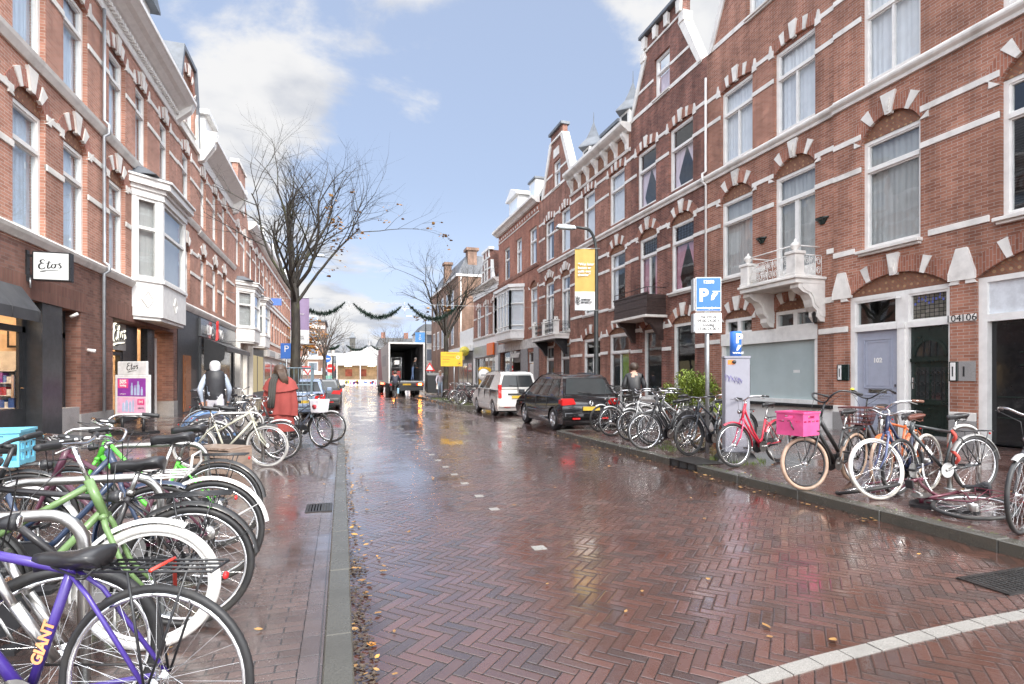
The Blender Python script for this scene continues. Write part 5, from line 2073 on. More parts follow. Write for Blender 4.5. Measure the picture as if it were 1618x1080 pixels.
mb.build('lit_doorway', emit('warm_doorway_light', (1, .70, .38), .95), ef)
mb = B.mb()
mb.box(21.35, 21.75, -.42, -.36, .1, 2.75)
mb.build('service_door', M['white'], ef)
mb = B.mb()
mb.box(17.9, 19.1, -.50, -.42, 2.2, 2.98)
sg = mb.build('sign_board', plain('grey_sign_board', (.42, .42, .41), .5), ef)
def script_etos(mb, h, put, thick=.012, bold=1.0):
 """the handwritten shop lettering as brush strokes in a box about 2.6 h wide; put(u, v, w)"""
 strokes = [
  ([(.62, .93), (.50, 1.0), (.34, .98), (.26, .86), (.32, .74), (.46, .70), (.56, .70)], .085),
  ([(.50, .69), (.30, .66), (.16, .50), (.16, .30), (.28, .18), (.46, .20), (.62, .32)], .095),
  ([(.92, .95), (.86, .70), (.80, .42), (.82, .28), (.92, .28), (1.02, .40)], .085),
  ([(.68, .70), (.86, .74), (1.06, .78)], .06),
  ([(1.30, .66), (1.16, .62), (1.08, .46), (1.14, .32), (1.28, .32), (1.38, .46), (1.36, .62), (1.30, .66), (1.46, .62), (1.56, .66)], .08),
  ([(1.84, .68), (1.72, .74), (1.64, .66), (1.74, .54), (1.80, .42), (1.70, .32), (1.56, .36)], .08),
  ([(.22, -.04), (.5, .02), (.9, .06), (1.3, .10), (1.62, .13)], .06),
  ([(.22, -.04), (.45, -.03), (.70, .02)], .09),
 ]
 for pts, w in strokes:
  P = [Vector((p[0], p[1], 0)) for p in pts]
  Q = []
  for i in range(len(P) - 1):
   p0, p1, p2, p3 = P[max(0, i - 1)], P[i], P[i + 1], P[min(len(P) - 1, i + 2)]
   for k in range(5):
    t_ = k / 5
    Q.append(.5 * ((2 * p1) + (p2 - p0) * t_ + (2 * p0 - 5 * p1 + 4 * p2 - p3) * t_ * t_ + (3 * p1 - p0 - 3 * p2 + p3) * t_ ** 3))
  Q.append(P[-1])
  n_ = len(Q)
  L_, R_ = [], []
  for i, q in enumerate(Q):
   d_ = (Q[min(n_ - 1, i + 1)] - Q[max(0, i - 1)]).normalized()
   nn = Vector((-d_.y, d_.x, 0))
   tap = .55 + .45 * math.sin(PI * min(1, (i + 1) / n_))
   ww = w * bold * .5 * tap * (1.15 if abs(d_.y) > .6 else .8)
   L_.append(q + nn * ww)
   R_.append(q - nn * ww)
  for i in range(n_ - 1):
   q = [L_[i], R_[i], R_[i + 1], L_[i + 1]]
   v = [put(p.x * h, p.y * h, 0) for p in q] + [put(p.x * h, p.y * h, thick) for p in q]
   mb.add(v, [(0, 1, 2, 3), (7, 6, 5, 4), (0, 4, 5, 1), (1, 5, 6, 2), (2, 6, 7, 3), (3, 7, 4, 0)])
mb = B.mb()
script_etos(mb, .58, lambda u, v, w: (18.02 + u * .95, -.42 + w, 2.36 + v), .03, 1.3)
mb.build('lit_lettering', emit('warm_letters', (1, .93, .75), 1.3), sg)
mb = B.mb()
script_etos(mb, .58, lambda u, v, w: (18.05 + u * .95, -.42 + w + .031, 2.34 + v), .02, .8)
mb.build('lettering', M['blackpaint'], sg)
B = Bld('brick_house', 'one window wide brick house with a lead capped gable next to the drugstore', 'L', 22.78, 25.75, SHOPS, top=11.2)
F = [(23.44, 24.55)]
holes = [opening(a, b, 4.5, 6.4, .3) for a, b in F] + [opening(a, b, 8.0, 10.1, .1) for a, b in F] + [opening(23.5, 25.1, 11.2, 12.9, .45)]
B.wall([(22.78, 4.0), (25.75, 4.0), (25.75, 11.0), (25.55, 12.6), (25.2, 13.9), (23.4, 13.9), (23.0, 12.6), (22.78, 11.0)], holes, M['brickE'])
B.shell((3.9, 7.6), 10.8)
lwin(B, F, 4.5, 6.4, .3, 'cur_white')
lwin(B, F, 8.0, 10.1, .1, 'cur_white')
w = window(B, 23.5, 25.1, 11.2, 12.9, trans=.6, rise=.45, cur='cur_white')
arch_ring(B, 23.5, 25.1, 12.9, .45, .3, w, 2, True, mat=M['soldierL'])
for z in (6.46, 5.6, 10.16, 9.35):
 B.bands(z, .13, spans(22.78, 25.75, F))
lbelt(B, 22.78, 25.75, 4.0, .3)
lbelt(B, 22.78, 25.75, 7.48, .3)
mb = B.mb()
mb.box(22.85, 25.7, -.02, .12, 10.7, 10.95)
mb.prism([(22.8, 10.95), (23.2, 10.95), (23.2, 12.0), (22.98, 12.4)], .08, -.1, B.put)
mb.prism([(25.72, 10.95), (25.36, 10.95), (25.36, 12.0), (25.55, 12.4)], .08, -.1, B.put)
mb.build('gable_trim', M['stonewhite'], B.root, bevel=.015, bseg=1)
mb = B.mb()
mb.prism([(22.72, 11.0), (22.95, 12.7), (23.36, 14.05), (25.24, 14.05), (25.62, 12.7), (25.8, 11.0), (25.66, 11.0), (25.48, 12.55), (25.12, 13.88), (23.46, 13.88), (23.08, 12.55), (22.86, 11.0)], .10, -2.2, B.put)
mb.build('gable_coping', M['lead'], B.root)
mb = B.mb()
mb.box(22.78, 25.75, -.3, .02, .02, 3.999)
mb.build('shop_wall', M['anthracite'], B.root)
oak = planks('oak_door', (.32, .12, .045))
mb = B.mb()
mb.box(23.45, 24.45, .02, .06, .1, 2.25)
dr = mb.build('door', oak, B.root)
mb = B.mb()
for z in (.2, .9, 1.55):
 mb.box(23.6, 24.3, .06, .075, z, z + .5)
mb.build('panel', oak, dr)
B = Bld('brick_house', 'three window brick house with a deep white cornice over a black restaurant front', 'L', 25.75, 33.8, SHOPS, top=11.0)
F = [(26.24, 27.2), (28.5, 29.5), (30.6, 31.6)]
holes = [opening(a, b, 4.5, 6.5, .32) for a, b in F] + [opening(a, b, 7.9, 10.1, .1) for a, b in F]
B.wall([(25.75, 4.0), (33.8, 4.0), (33.8, 10.7), (25.75, 10.7)], holes, M['brickE'])
B.shell((3.9, 7.6), 10.8)
lwin(B, F, 4.5, 6.5, .32, 'cur_white')
lwin(B, F, 7.9, 10.1, .1, 'cur_white')
for z in (6.56, 5.6, 10.16, 9.35):
 B.bands(z, .13, spans(25.75, 33.8, F))
lbelt(B, 25.75, 33.8, 4.0, .3)
lbelt(B, 25.75, 33.8, 7.40, .3)
B.cornice([(-.02, 10.6), (.05, 10.6), (.05, 11.0), (.2, 11.08), (.4, 11.22), (.66, 11.4), (.72, 11.44), (.72, 11.58), (-.02, 11.58)], 25.85, 33.7, M['white'])
mb = B.mb()
for s_ in (25.8, 33.4):
 mb.prism([(0, 10.5), (.2, 10.6), (.6, 11.2), (.7, 11.62), (.7, 11.8), (0, 11.8)], s_, s_ + .3, lambda u, w, s: (s, u, w))
mb.build('console', M['white'], B.root, bevel=.02)
mb = B.mb()
mb.prism([(-.05, 11.58), (-1.5, 13.6), (-8.8, 13.8), (-9, 11.58)], 25.8, 33.75, lambda u, w, s: (s, u, w))
mb.build('roof', M['slate'], B.root)
mb = B.mb()
mb.box(27.5, 29.0, -1.4, -.1, 11.58, 13.2)
dm = mb.build('dormer', M['white'], B.root)
mb = B.mb()
mb.box(27.3, 29.2, -1.6, .1, 13.2, 13.4)
mb.build('dormer_roof', M['white'], dm)
mb = B.mb()
mb.box(25.75, 33.8, -.3, .03, .02, 3.999)
sf = mb.build('shop_wall', M['anthracite'], B.root)
mb = B.mb()
mb.box(25.76, 33.6, .03, .12, 3.15, 3.9)
fa = mb.build('fascia', plain('gloss_charcoal', (.10, .105, .11), .15), B.root)
ftext(B, 'LUC', .60, M['white'], 26.95, .22, 3.44, fa, extrude=.01, offset=.008, spacing=1.1)
ftext(B, 'NO', .60, M['white'], 29.2, .22, 3.44, fa, extrude=.01, offset=.008, spacing=1.1)
mb = B.mb()
mb.prism([(28.0, 3.1), (28.25, 3.2), (28.4, 3.15), (28.3, 3.6), (28.36, 3.85), (28.25, 4.02), (28.12, 3.86), (28.16, 3.6)], .22, .3, B.put)
mb.build('red_figure', plain('sign_red', (.65, .03, .03), .4), fa)
mb = B.mb()
for (a, b) in ((26.0, 27.2), (27.6, 29.4), (29.9, 32.8)):
 mb.box(a, b, .031, .04, .5, 2.7)
w = mb.build('pane', plain('dark_shop_pane', (.06, .065, .07), .08), sf)
mb = B.mb()
for x in (25.8, 27.35, 29.6, 33.0):
 mb.box(x, x + .14, .03, .1, .05, 3.1)
mb.build('mullion', M['anthracite'], sf)
mb = B.mb()
mb.prism([(.12, 3.12), (1.0, 2.75), (1.0, 2.55), (.97, 2.55), (.97, 2.72), (.12, 3.06)], 26.3, 32.6, lambda u, w, s: (s, u, w))
mb.prism([(.12, 3.1), (.95, 2.7), (.9, 2.2), (.35, 1.75), (.12, 1.7)], 26.25, 26.3, lambda u, w, s: (s, u, w))
mb.build('awning', M['blackplastic'], B.root)
B = Bld('brick_house', 'gabled brick house with the first of two white oriels beyond the restaurant', 'L', 33.8, 38.6, SHOPS, top=11.0)
F = [(34.4, 35.5), (36.7, 37.8)]
holes = [opening(a, b, 7.9, 10.1, .1) for a, b in F] + [opening(34.9, 37.6, 4.2, 6.4, 0)]
B.wall([(33.8, 3.6), (38.6, 3.6), (38.6, 11.2), (37.6, 12.2), (37.4, 13.9), (35.0, 13.9), (34.8, 12.2), (33.8, 11.2)], holes, M['brickE'])
B.shell((3.6, 7.6), 10.8)
lwin(B, F, 7.9, 10.1, .1, 'cur_white')
for z in (10.16, 9.35):
 B.bands(z, .13, spans(33.8, 38.6, F))
mb = B.mb()
mb.box(34.9, 37.5, -.4, .08, 13.9, 14.1)
mb.box(35.5, 36.9, -.05, .06, 11.3, 13.0)
mb.build('gable_trim', M['stonewhite'], B.root)
oriel(B, 34.4, 38.2, .85, .75, 3.5, 4.25, 6.4, 6.95, diamonds=False)
mb = B.mb()
mb.box(33.8, 38.6, -.3, .1, .02, 3.5)
sf = mb.build('shop_front', M['cream'], B.root)
mb = B.mb()
for (a, b) in ((34.2, 35.9), (36.4, 38.2)):
 mb.box(a, b, .1, .12, .5, 3.0)
mb.build('pane', plain('dark_shop_pane', (.06, .065, .07), .08), sf)
mb = B.mb()
for x in (33.8, 36.1, 38.3):
 mb.box(x, x + .22, .1, .3, .05, 3.4)
mb.build('pilaster', M['cream'], sf)
B = Bld('brick_house', 'brick house carrying the second white oriel, a small blue sign beside it', 'L', 38.6, 45.0, SHOPS, top=11.0)
F = [(39.2, 40.3), (41.6, 42.7), (43.4, 44.5)]
holes = [opening(a, b, 7.9, 10.1, .1) for a, b in F] + [opening(40.1, 42.9, 4.2, 6.4, 0)]
B.wall([(38.6, 3.6), (45.0, 3.6), (45.0, 11.2), (38.6, 11.2)], holes, M['brickB'])
B.shell((3.6, 7.6), 10.8)
lwin(B, F, 7.9, 10.1, .1, 'cur_white')
for z in (10.16, 9.35):
 B.bands(z, .13, spans(38.6, 45.0, F))
B.cornice([(-.02, 10.9), (.2, 11.0), (.5, 11.3), (.5, 11.5), (-.02, 11.5)], 38.6, 45, M['white'])
oriel(B, 39.6, 43.4, .8, .7, 3.5, 4.2, 6.3, 6.8, diamonds=False)
mb = B.mb()
mb.box(38.6, 45.0, -.3, .1, .02, 3.5)
sf = mb.build('shop_front', M['anthracite'], B.root)
mb = B.mb()
for (a, b) in ((39.0, 41.5), (42.0, 44.6)):
 mb.box(a, b, .1, .12, .4, 2.9)
mb.build('pane', emit('shop_window_glow', (1, .82, .5), .35), sf)
mb = B.mb()
mb.box(42.5, 42.6, .9, 1.6, 6.6, 7.1)
mb.build('hanging_sign', plain('blue_sign', (.10, .20, .55), .4), B.root)
B = Bld('apartment_row', 'long red and white building with a grid of tall windows beyond both oriels', 'L', 45.0, 88, None, cat='building', top=11.0)
F = [(45.6 + k * 2.1, 46.7 + k * 2.1) for k in range(20)]
holes = []
for z0, z1 in ((4.5, 7.0), (7.9, 10.2)):
 holes += [opening(a, b, z0, z1, .05) for a, b in F]
B.wall([(45, 3.6), (88, 3.6), (88, 11.4), (45, 11.4)], holes, M['brickE'])
B.shell((3.6, 7.6), 10.8)
for z0, z1 in ((4.5, 7.0), (7.9, 10.2)):
 for a, b in F:
  window(B, a, b, z0, z1, trans=.6, cur='cur_white', sill=False, mull=True)
for z in (4.3, 7.2, 5.9, 7.6, 9.2, 10.5):
 B.bands(z, .22, spans(45, 88, F if z in (5.9, 9.2) else []), out=.05)
B.cornice([(-.02, 10.9), (.2, 11.0), (.5, 11.3), (.5, 11.6), (-.02, 11.6)], 45, 88, M['white'])
mb = B.mb()
for k in range(7):
 s_ = 47 + k * 6
 mb.prism([(s_ - 1.2, 11.6), (s_ + 1.2, 11.6), (s_ + .8, 13.2), (s_ - .8, 13.2)], 0, -1.5, B.put)
mb.build('dormer', M['white'], B.root)
mb = B.mb()
mb.prism([(-.1, 11.6), (-2, 13.8), (-9, 11.6)], 45, 88, lambda u, w, s: (s, u, w))
mb.build('roof', M['slate'], B.root)
mb = B.mb()
mb.box(45, 88, -.3, .35, 3.0, 3.59)
mb.box(45, 88, -.3, .1, .02, 2.99)
sf = mb.build('shop_front', M['cream'], B.root)
mb = B.mb()
for k in range(10):
 mb.box(45.5 + k * 4.2, 48.9 + k * 4.2, .1, .12, .5, 2.6)
mb.build('pane', plain('dark_shop_pane', (.06, .065, .07), .08), sf)
mb = B.mb()
for k in range(6):
 mb.box(46.5 + k * 6, 49.9 + k * 6, .35, .38, 3.1, 3.5)
mb.build('fascia_board', plain('grey_sign_board', (.42, .42, .41), .5), sf)
# ---- bicycles
_wheel = {}
def colmat(c, rough=.28, coat=.4):
 return plain('bike_paint_%d_%d_%d' % tuple(int(x * 255) for x in c), tuple(c), rough + .06, var=.10, coat=coat * .6, dirt=.22)
TYRES = {'black': (.022, .022, .023), 'white': (.72, .71, .68), 'tan': (.48, .33, .24), 'grey': (.40, .39, .37), 'cream': (.58, .55, .49)}
def wheel_meshes(D, tyre, rim, tw):
 key = (D, tyre, rim, tw)
 if key in _wheel:
  return _wheel[key]
 Rr = D / 2
 mb = MB()
 mb.torus((0, 0, 0), Rr - tw, tw, seg=48, rs=8)
 ty = mb.mesh('tyre', plain('tyre_' + tyre, TYRES[tyre], .5, var=.15, scale=9, dirt=.4))
 mb = MB()
 mb.torus((0, 0, 0), Rr - 2 * tw - .006, .010, seg=48, rs=6, flat=1.2)
 ri = mb.mesh('rim', M['chrome'] if rim == 'alu' else M['blackpaint'] if rim == 'black' else plain('white_rim', (.75, .75, .73), .35))
 mb = MB()
 n = 28
 for k in range(n):
  side = .03 if k % 2 else -.03
  a = 2 * PI * k / n
  ah = a + (.75 if (k // 2) % 2 else -.75)
  ro = Rr - 2 * tw - .012
  mb.tube([(.022 * math.cos(ah), side, .022 * math.sin(ah)), (ro * math.cos(a), 0, ro * math.sin(a))], .0013, 3, caps=False)
 mb.lathe([(.0, -.05), (.012, -.05), (.012, -.034), (.026, -.033), (.026, -.027), (.014, -.02), (.014, .02), (.026, .027), (.026, .033), (.012, .034), (.012, .05), (.0, .05)], axis='y', seg=10, caps=False)
 sp = mb.mesh('wheel', M['chrome'])
 _wheel[key] = (sp, ty, ri)
 return _wheel[key]
def add_wheel(parent, D, tyre, rim, tw, loc, rotz=0, hub=None):
 sp, ty, ri = wheel_meshes(D, tyre, rim, tw)
 o = meshobj('wheel', sp, parent)
 o.location = loc
 meshobj('tyre', ty, o)
 meshobj('rim', ri, o)
 if hub:
  mb = MB()
  mb.lathe([(.0, -.045), (.045, -.045), (.05, -.03), (.05, .03), (.045, .045), (.0, .045)], axis='y', seg=14, caps=False)
  mb.build('hub', M['steel'] if hub == 'steel' else M['blackplastic'], o)
 return o
def fender(mb, R_, a0, a1, w=.026, c=(0, 0, 0)):
 """curved mudguard with a domed section"""
 n, vs, fs = 18, [], []
 sec = [(-w, -.012), (-w * .7, .003), (0, .009), (w * .7, .003), (w, -.012)]
 for i in range(n + 1):
  t = lerp(a0, a1, i / n)
  for (y, h) in sec:
   q = R_ + h
   vs.append((c[0] + q * math.cos(t), c[1] + y, c[2] + q * math.sin(t)))
 for i in range(n):
  for k in range(4):
   fs.append((i * 5 + k, i * 5 + k + 1, i * 5 + k + 6, i * 5 + k + 5))
 mb.add(vs, fs, True)
def saddle_mesh(mat):
 mb = MB()
 st = [(-.122, .055, .006), (-.105, .082, .018), (-.055, .080, .014), (-.01, .048, .004), (.04, .027, .0), (.09, .020, .0), (.128, .013, -.008)]
 n = 10
 vs, fs = [], []
 for (x, w, z) in st:
  for k in range(n):
   t = 2 * PI * k / n
   h = .018 if math.sin(t) > 0 else .048
   vs.append((x, w * math.cos(t), z + h * math.sin(t) * (1 if math.sin(t) > 0 else (1.0 if abs(math.cos(t)) < .7 else .6))))
 for i in range(len(st) - 1):
  for k in range(n):
   fs.append((i * n + k, i * n + (k + 1) % n, (i + 1) * n + (k + 1) % n, (i + 1) * n + k))
 fs.append(tuple(range(n)))
 fs.append(tuple((len(st) - 1) * n + k for k in range(n)))
 mb.add(vs, fs, True)
 for s_ in (-1, 1):
  mb.torus((-.07, s_ * .045, -.055), .014, .005, axis='z', seg=10, rs=5)
  mb.tube([(-.11, s_ * .045, -.03), (-.07, s_ * .035, -.065), (.06, s_ * .012, -.03)], .004, 5)
 return mb.mesh('saddle', mat)
_sad = {}
def bike(label, rear, head, style='step', color=(.03, .03, .032), lean=0.0, steer=0.0, D=.69, wb=1.08, tyre='black', rim='alu', bar='city', barz=1.05, sadz=.93,
   ftyre=None, guard=True, guardcol=None, carrier=True, frontrack=False, chaincase=True, group=None, gz=None, saddle='black', fork=None, susp=False, basket=None,
   skirt=False, headlight=True, kick=True, grips='black', tail=True, detail=True, bell=None, tape=None, hub=None, tw=.02, rackcol=None, name='bicycle', lockcol=None, roll=None, sc=.93, letters=None, barw=None, cat='bicycle'):
 """rear = ground contact of the rear wheel, head = direction the bicycle points to (degrees from +x)"""
 gz = (ZL if rear[0] < 0 else ZR) if gz is None else gz
 t = thing(name, label, cat, (rear[0], rear[1], gz), group, (R(lean) if roll is None else R(roll), 0, R(head)))
 t.rotation_mode = 'XYZ'
 t.scale = (sc, sc, sc)
 cm = colmat(color)
 fk = colmat(fork) if fork else cm
 Rr = D / 2
 hubr, hubf = Vector((0, 0, Rr)), Vector((wb, 0, Rr))
 bb = Vector((.45, 0, .285))
 ang = R(69 if style != 'dia' else 71)
 ax = Vector((-math.cos(ang), 0, math.sin(ang)))
 foot = hubf + Vector((-.055, 0, 0))
 h0 = foot + ax * ((Rr + .055) / ax.z)
 hl = .13 if style == 'dia' else .20
 if style == 'oma':
  hl = .26
 h1 = h0 + ax * hl
 sang = R(71)
 sdir = Vector((-math.cos(sang), 0, math.sin(sang)))
 stl = .50 if style == 'dia' else .46
 st = bb + sdir * stl
 mb = MB()
 r1, r2 = .0165, .014
 if style == 'dia':
  mb.tube([st - sdir * .03, h1 - ax * .03], r1, 8)
  mb.tube([h0 + ax * .02, bb], r1 + .003, 8)
 elif style == 'mixte':
  mb.tube([h1 - ax * .03, bb + sdir * .33], r1, 8)
  mb.tube([h0 + ax * .03, bb], r1 + .002, 8)
 elif style == 'step':
  a = h1 - ax * .05
  mid = bb + sdir * .20
  q = [a, lerp(a, mid, .3) + Vector((-.02, 0, -.06)), lerp(a, mid, .65) + Vector((-.03, 0, -.06)), mid]
  mb.tube(q, r1, 8)
  b = h0 + ax * .03
  q = [b, lerp(b, bb, .35) + Vector((-.02, 0, -.045)), lerp(b, bb, .7) + Vector((-.02, 0, -.05)), bb]
  mb.tube(q, r1 + .002, 8)
 elif style == 'oma':
  a = h1 - ax * .06
  q = [a, a + Vector((-.03, 0, -.10)), lerp(a, bb, .45) + Vector((-.05, 0, -.12)), lerp(a, bb, .75) + Vector((-.07, 0, -.09)), bb + sdir * .13]
  mb.tube(q, r1, 8)
  b = h0 + ax * .04
  mb.tube([b, lerp(b, bb, .5) + Vector((0, 0, -.03)), bb], r1 + .002, 8)
 elif style == 'moto':   # heavy straight low frame
  mb.tube([h1 - ax * .04, bb + sdir * .16], .026, 8)
  mb.tube([h0 + ax * .03, bb], .024, 8)
 mb.tube([bb, st], r1, 8)
 mb.tube([h0, h1], r1 + .006, 8)
 for s_ in (-1, 1):
  o_ = Vector((0, s_ * .055, 0))
  mb.tube([hubr + o_, bb + Vector((-.05, s_ * .02, 0))], .0095, 6)
  mb.tube([hubr + o_, lerp(hubr, st, .75) + Vector((0, s_ * .035, 0)), st - sdir * .03 + Vector((0, s_ * .014, 0))], .008, 6)
 mb.lathe([(.0, -.04), (.022, -.04), (.022, .04), (.0, .04)], (bb.x, 0, bb.z), 'y', 10, caps=False)
 fr = mb.build('frame', cm, t)
 if letters:
  body, size, lm, t0_, flip = letters
  p, q = (bb, st) if flip == 'seat' else (bb, h0 + ax * .03)
  dx = (q - p).normalized()
  ctr = lerp(p, q, t0_)
  for sd_ in ((1,) if flip == 'seat' else (-1, 1)):
   right = dx if (sd_ < 0) else -dx
   if flip == 'seat':
    right = dx
    nrm_up = Vector((0, sd_, 0)).cross(dx)
   else:
    nrm_up = Vector((0, sd_, 0)).cross(right)
   text(body, size, lm, fr, frame_mat(ctr + Vector((0, sd_ * (r1 + .002), 0)), right, nrm_up), 'lettering', offset=.002, extrude=.001)
 SM = Matrix.Translation(h0) @ Matrix.Rotation(R(steer), 4, ax) @ Matrix.Translation(-h0)
 def steered(o):
  if o is not None:
   o.matrix_local = SM @ o.matrix_local
  return o
 mb = MB()
 for s_ in (-1, 1):
  if susp:
   mb.tube([h0 + Vector((0, s_ * .06, -.02)), foot + ax * .20 + Vector((.012, s_ * .06, 0))], .016, 8)
   mb.tube([foot + ax * .24 + Vector((.012, s_ * .06, 0)), hubf + Vector((0, s_ * .055, 0))], .021, 8)
  else:
   mb.tube([h0 + Vector((0, s_ * .02, 0)), h0 + ax * -.05 + Vector((0, s_ * .045, 0)), foot + ax * .14 + Vector((0, s_ * .05, 0)), hubf + Vector((0, s_ * .052, 0))], [.015, .014, .012, .009], 7)
 mb.tube([h0 + Vector((0, -.07 if susp else -.04, 0)), h0 + Vector((0, .07 if susp else .04, 0))], .016, 8)
 steered(mb.build('fork', M['steel'] if susp == 'silver' else fk, t))
 fw = add_wheel(t, D, ftyre or tyre, rim, tw, hubf, hub=hub)
 fw.matrix_local = SM @ Matrix.Translation(hubf)
 add_wheel(t, D, tyre, rim, tw, hubr, hub='steel' if chaincase else None)
 gm = colmat(guardcol) if guardcol else cm
 if guard:
  mb = MB()
  fender(mb, Rr + .022, R(28), R(172), c=tuple(hubr))
  if detail:
   for s_ in (-1, 1):
    mb.tube([hubr + Vector((0, s_ * .05, 0)), hubr + Vector(((Rr + .02) * math.cos(R(150)), s_ * .025, (Rr + .02) * math.sin(R(150))))], .0025, 4)
  mb.build('mudguard', gm, t)
  mb2 = MB()
  fender(mb2, Rr + .022, R(62), R(186), c=tuple(hubf))
  steered(mb2.build('mudguard', gm, t))
  if skirt:
   mb = MB()
   for s_ in (-1, 1):
    pts = [(hubr.x + (Rr + .015) * math.cos(R(a_)), hubr.z + (Rr + .015) * math.sin(R(a_))) for a_ in range(40, 131, 10)]
    mb.prism([(hubr.x + .04, hubr.z + .04)] + pts, s_ * .035 - .002, s_ * .035 + .002)
   mb.build('coat_guard', M['blackplastic'], t)
 top = h1 + ax * max(.04, (barz - h1.z) / ax.z - (.05 if bar in ('city', 'oma') else 0))
 mb = MB()
 mb.tube([h1, top], .012, 8)
 gl = []
 bw = barw or {'flat': .30, 'city': .28, 'oma': .26, 'drop': .21}[bar]
 if bar == 'flat':
  f = top + Vector((.05, 0, .01))
  mb.tube([top, f], .013, 8)
  pts = [f + Vector((-.06, -bw, .02)), f + Vector((-.01, -.12, .012)), f, f + Vector((-.01, .12, .012)), f + Vector((-.06, bw, .02))]
 elif bar == 'city':
  f = top + Vector((.06, 0, .02))
  mb.tube([top, f], .013, 8)
  pts = [f + Vector((-.24, -bw, .035)), f + Vector((-.13, -bw + .015, .05)), f + Vector((.0, -.16, .05)), f + Vector((.02, -.05, .0)), f + Vector((.02, .05, .0)), f + Vector((.0, .16, .05)), f + Vector((-.13, bw - .015, .05)), f + Vector((-.24, bw, .035))]
 else:
  f = top
  pts = [f + Vector((-.30, -bw, .07)), f + Vector((-.18, -bw, .10)), f + Vector((-.03, -bw + .03, .12)), f + Vector((.04, -.15, .06)), f + Vector((.02, -.05, .0)), f + Vector((.02, .05, .0)), f + Vector((.04, .15, .06)), f + Vector((-.03, bw - .03, .12)), f + Vector((-.18, bw, .10)), f + Vector((-.30, bw, .07))]
 P = []
 for i in range(len(pts) - 1):
  p0, p1, p2, p3 = pts[max(0, i - 1)], pts[i], pts[i + 1], pts[min(len(pts) - 1, i + 2)]
  for k in range(3):
   q = k / 3
   P.append(.5 * ((2 * p1) + (p2 - p0) * q + (2 * p0 - 5 * p1 + 4 * p2 - p3) * q * q + (3 * p1 - p0 - 3 * p2 + p3) * q ** 3))
 P.append(pts[-1])
 mb.tube(P, .011, 8)
 hb = steered(mb.build('handlebar', M['blackpaint'] if bar == 'oma' or grips == 'allblack' else M['chrome'], t))
 for e, i_ in ((0, 1), (-1, -2)):
  a, b = Vector(P[e]), Vector(P[i_ * 3 if e == 0 else -4])
  dirv = (b - a).normalized()
  mb = MB()
  gm_ = {'black': M['rubber'], 'allblack': M['rubber'], 'brown': plain('brown_grip', (.14, .06, .035), .5)}[grips]
  mb.tube([a - dirv * .012, a, a + dirv * .11, a + dirv * .125], [.014, .0175, .0165, .012], 8)
  mb.build('grip', gm_, hb)
  if detail:
   mb = MB()
   mb.tube([a + dirv * .15, a + dirv * .13 + Vector((.035, 0, -.012)), a + dirv * .02 + Vector((.05, 0, -.03))], .0045, 5)
   mb.build('brake_lever', M['steel'], hb)
 if detail:
  mb = MB()
  for s_ in (-1, 1):
   a = Vector(P[0] if s_ < 0 else P[-1])
   mb.tube([a + Vector((.16, 0, -.01)), a + Vector((.26, -s_ * .03, .0)), h1 + Vector((.10, s_ * .05, .06)), h0 + Vector((.02, s_ * .025, .04))], .0028, 4)
  mb.build('cable', M['blackplastic'], hb)
 if bell:
  mb = MB()
  c_ = Vector(P[len(P) // 4])
  mb.lathe([(.0, .04), (.015, .038), (.028, .025), (.03, .012), (.02, .008), (.0, .008)], tuple(c_), 'z', 10, caps=False)
  mb.build('bell', colmat(bell), hb)
 if headlight:
  mb = MB()
  c_ = h0 + ax * (hl * .5) + Vector((.05, 0, .0)) if guard else h1 + Vector((.05, 0, 0))
  mb.lathe([(.0, -.04), (.02, -.035), (.032, .0), (.034, .02), (.0, .022)], tuple(c_ + Vector((.03, 0, 0))), 'x', 10, caps=False)
  hl_ = steered(mb.build('headlight', M['blackplastic'], t))
  mb = MB()
  mb.lathe([(.0, .0), (.028, .0), (.02, .008), (.0, .01)], tuple(c_ + Vector((.053, 0, 0))), 'x', 10, caps=False)
  mb.build('lens', M['chrome'], hl_)
 key = saddle
 if key not in _sad:
  _sad[key] = saddle_mesh({'black': plain('saddle_leather', (.028, .028, .03), .32, var=.2), 'brown': plain('brown_leather', (.13, .045, .03), .4), 'grey': plain('worn_saddle', (.10, .10, .10), .5)}[saddle])
 sp_ = bb + sdir * ((sadz - .05 - bb.z) / sdir.z)
 sd_ = meshobj('saddle', _sad[key], t)
 sd_.location = sp_ + Vector((-.0, 0, .05))
 mb = MB()
 mb.tube([st - sdir * .02, sp_ + sdir * .02], .0125, 8)
 mb.tube([st - sdir * .0, st + sdir * .03], .021, 8)
 mb.build('seat_post', M['steel'], t)
 if carrier:
  z = Rr * 2 + .065
  mb = MB()
  x0, x1 = .18, -.22
  for y in (-.06, -.02, .02, .06):
   mb.tube([(x0, y, z), (x1, y, z)], .0048, 5)
  for x in (x0, x0 - .13, x1 + .13, x1):
   mb.tube([(x, -.06, z - .003), (x, .06, z - .003)], .0048, 5)
  for s_ in (-1, 1):
   mb.tube([hubr + Vector((0, s_ * .065, 0)), (.06, s_ * .062, z)], .0048, 5)
   mb.tube([hubr + Vector((-.005, s_ * .065, 0)), (-.14, s_ * .062, z)], .0048, 5)
  mb.tube([(x0, 0, z), (st.x, 0, min(st.z - .03, z + .05))], .0055, 5)
  ca = mb.build('carrier', colmat(rackcol) if rackcol else M['blackpaint'], t)
  if tape:
   mb = MB()
   mb.tube([(-.02, .066, z + .004), (-.02, -.066, z + .004), (-.02, -.07, z - .12)], .008, 4)
   mb.build('strap', colmat(tape), ca)
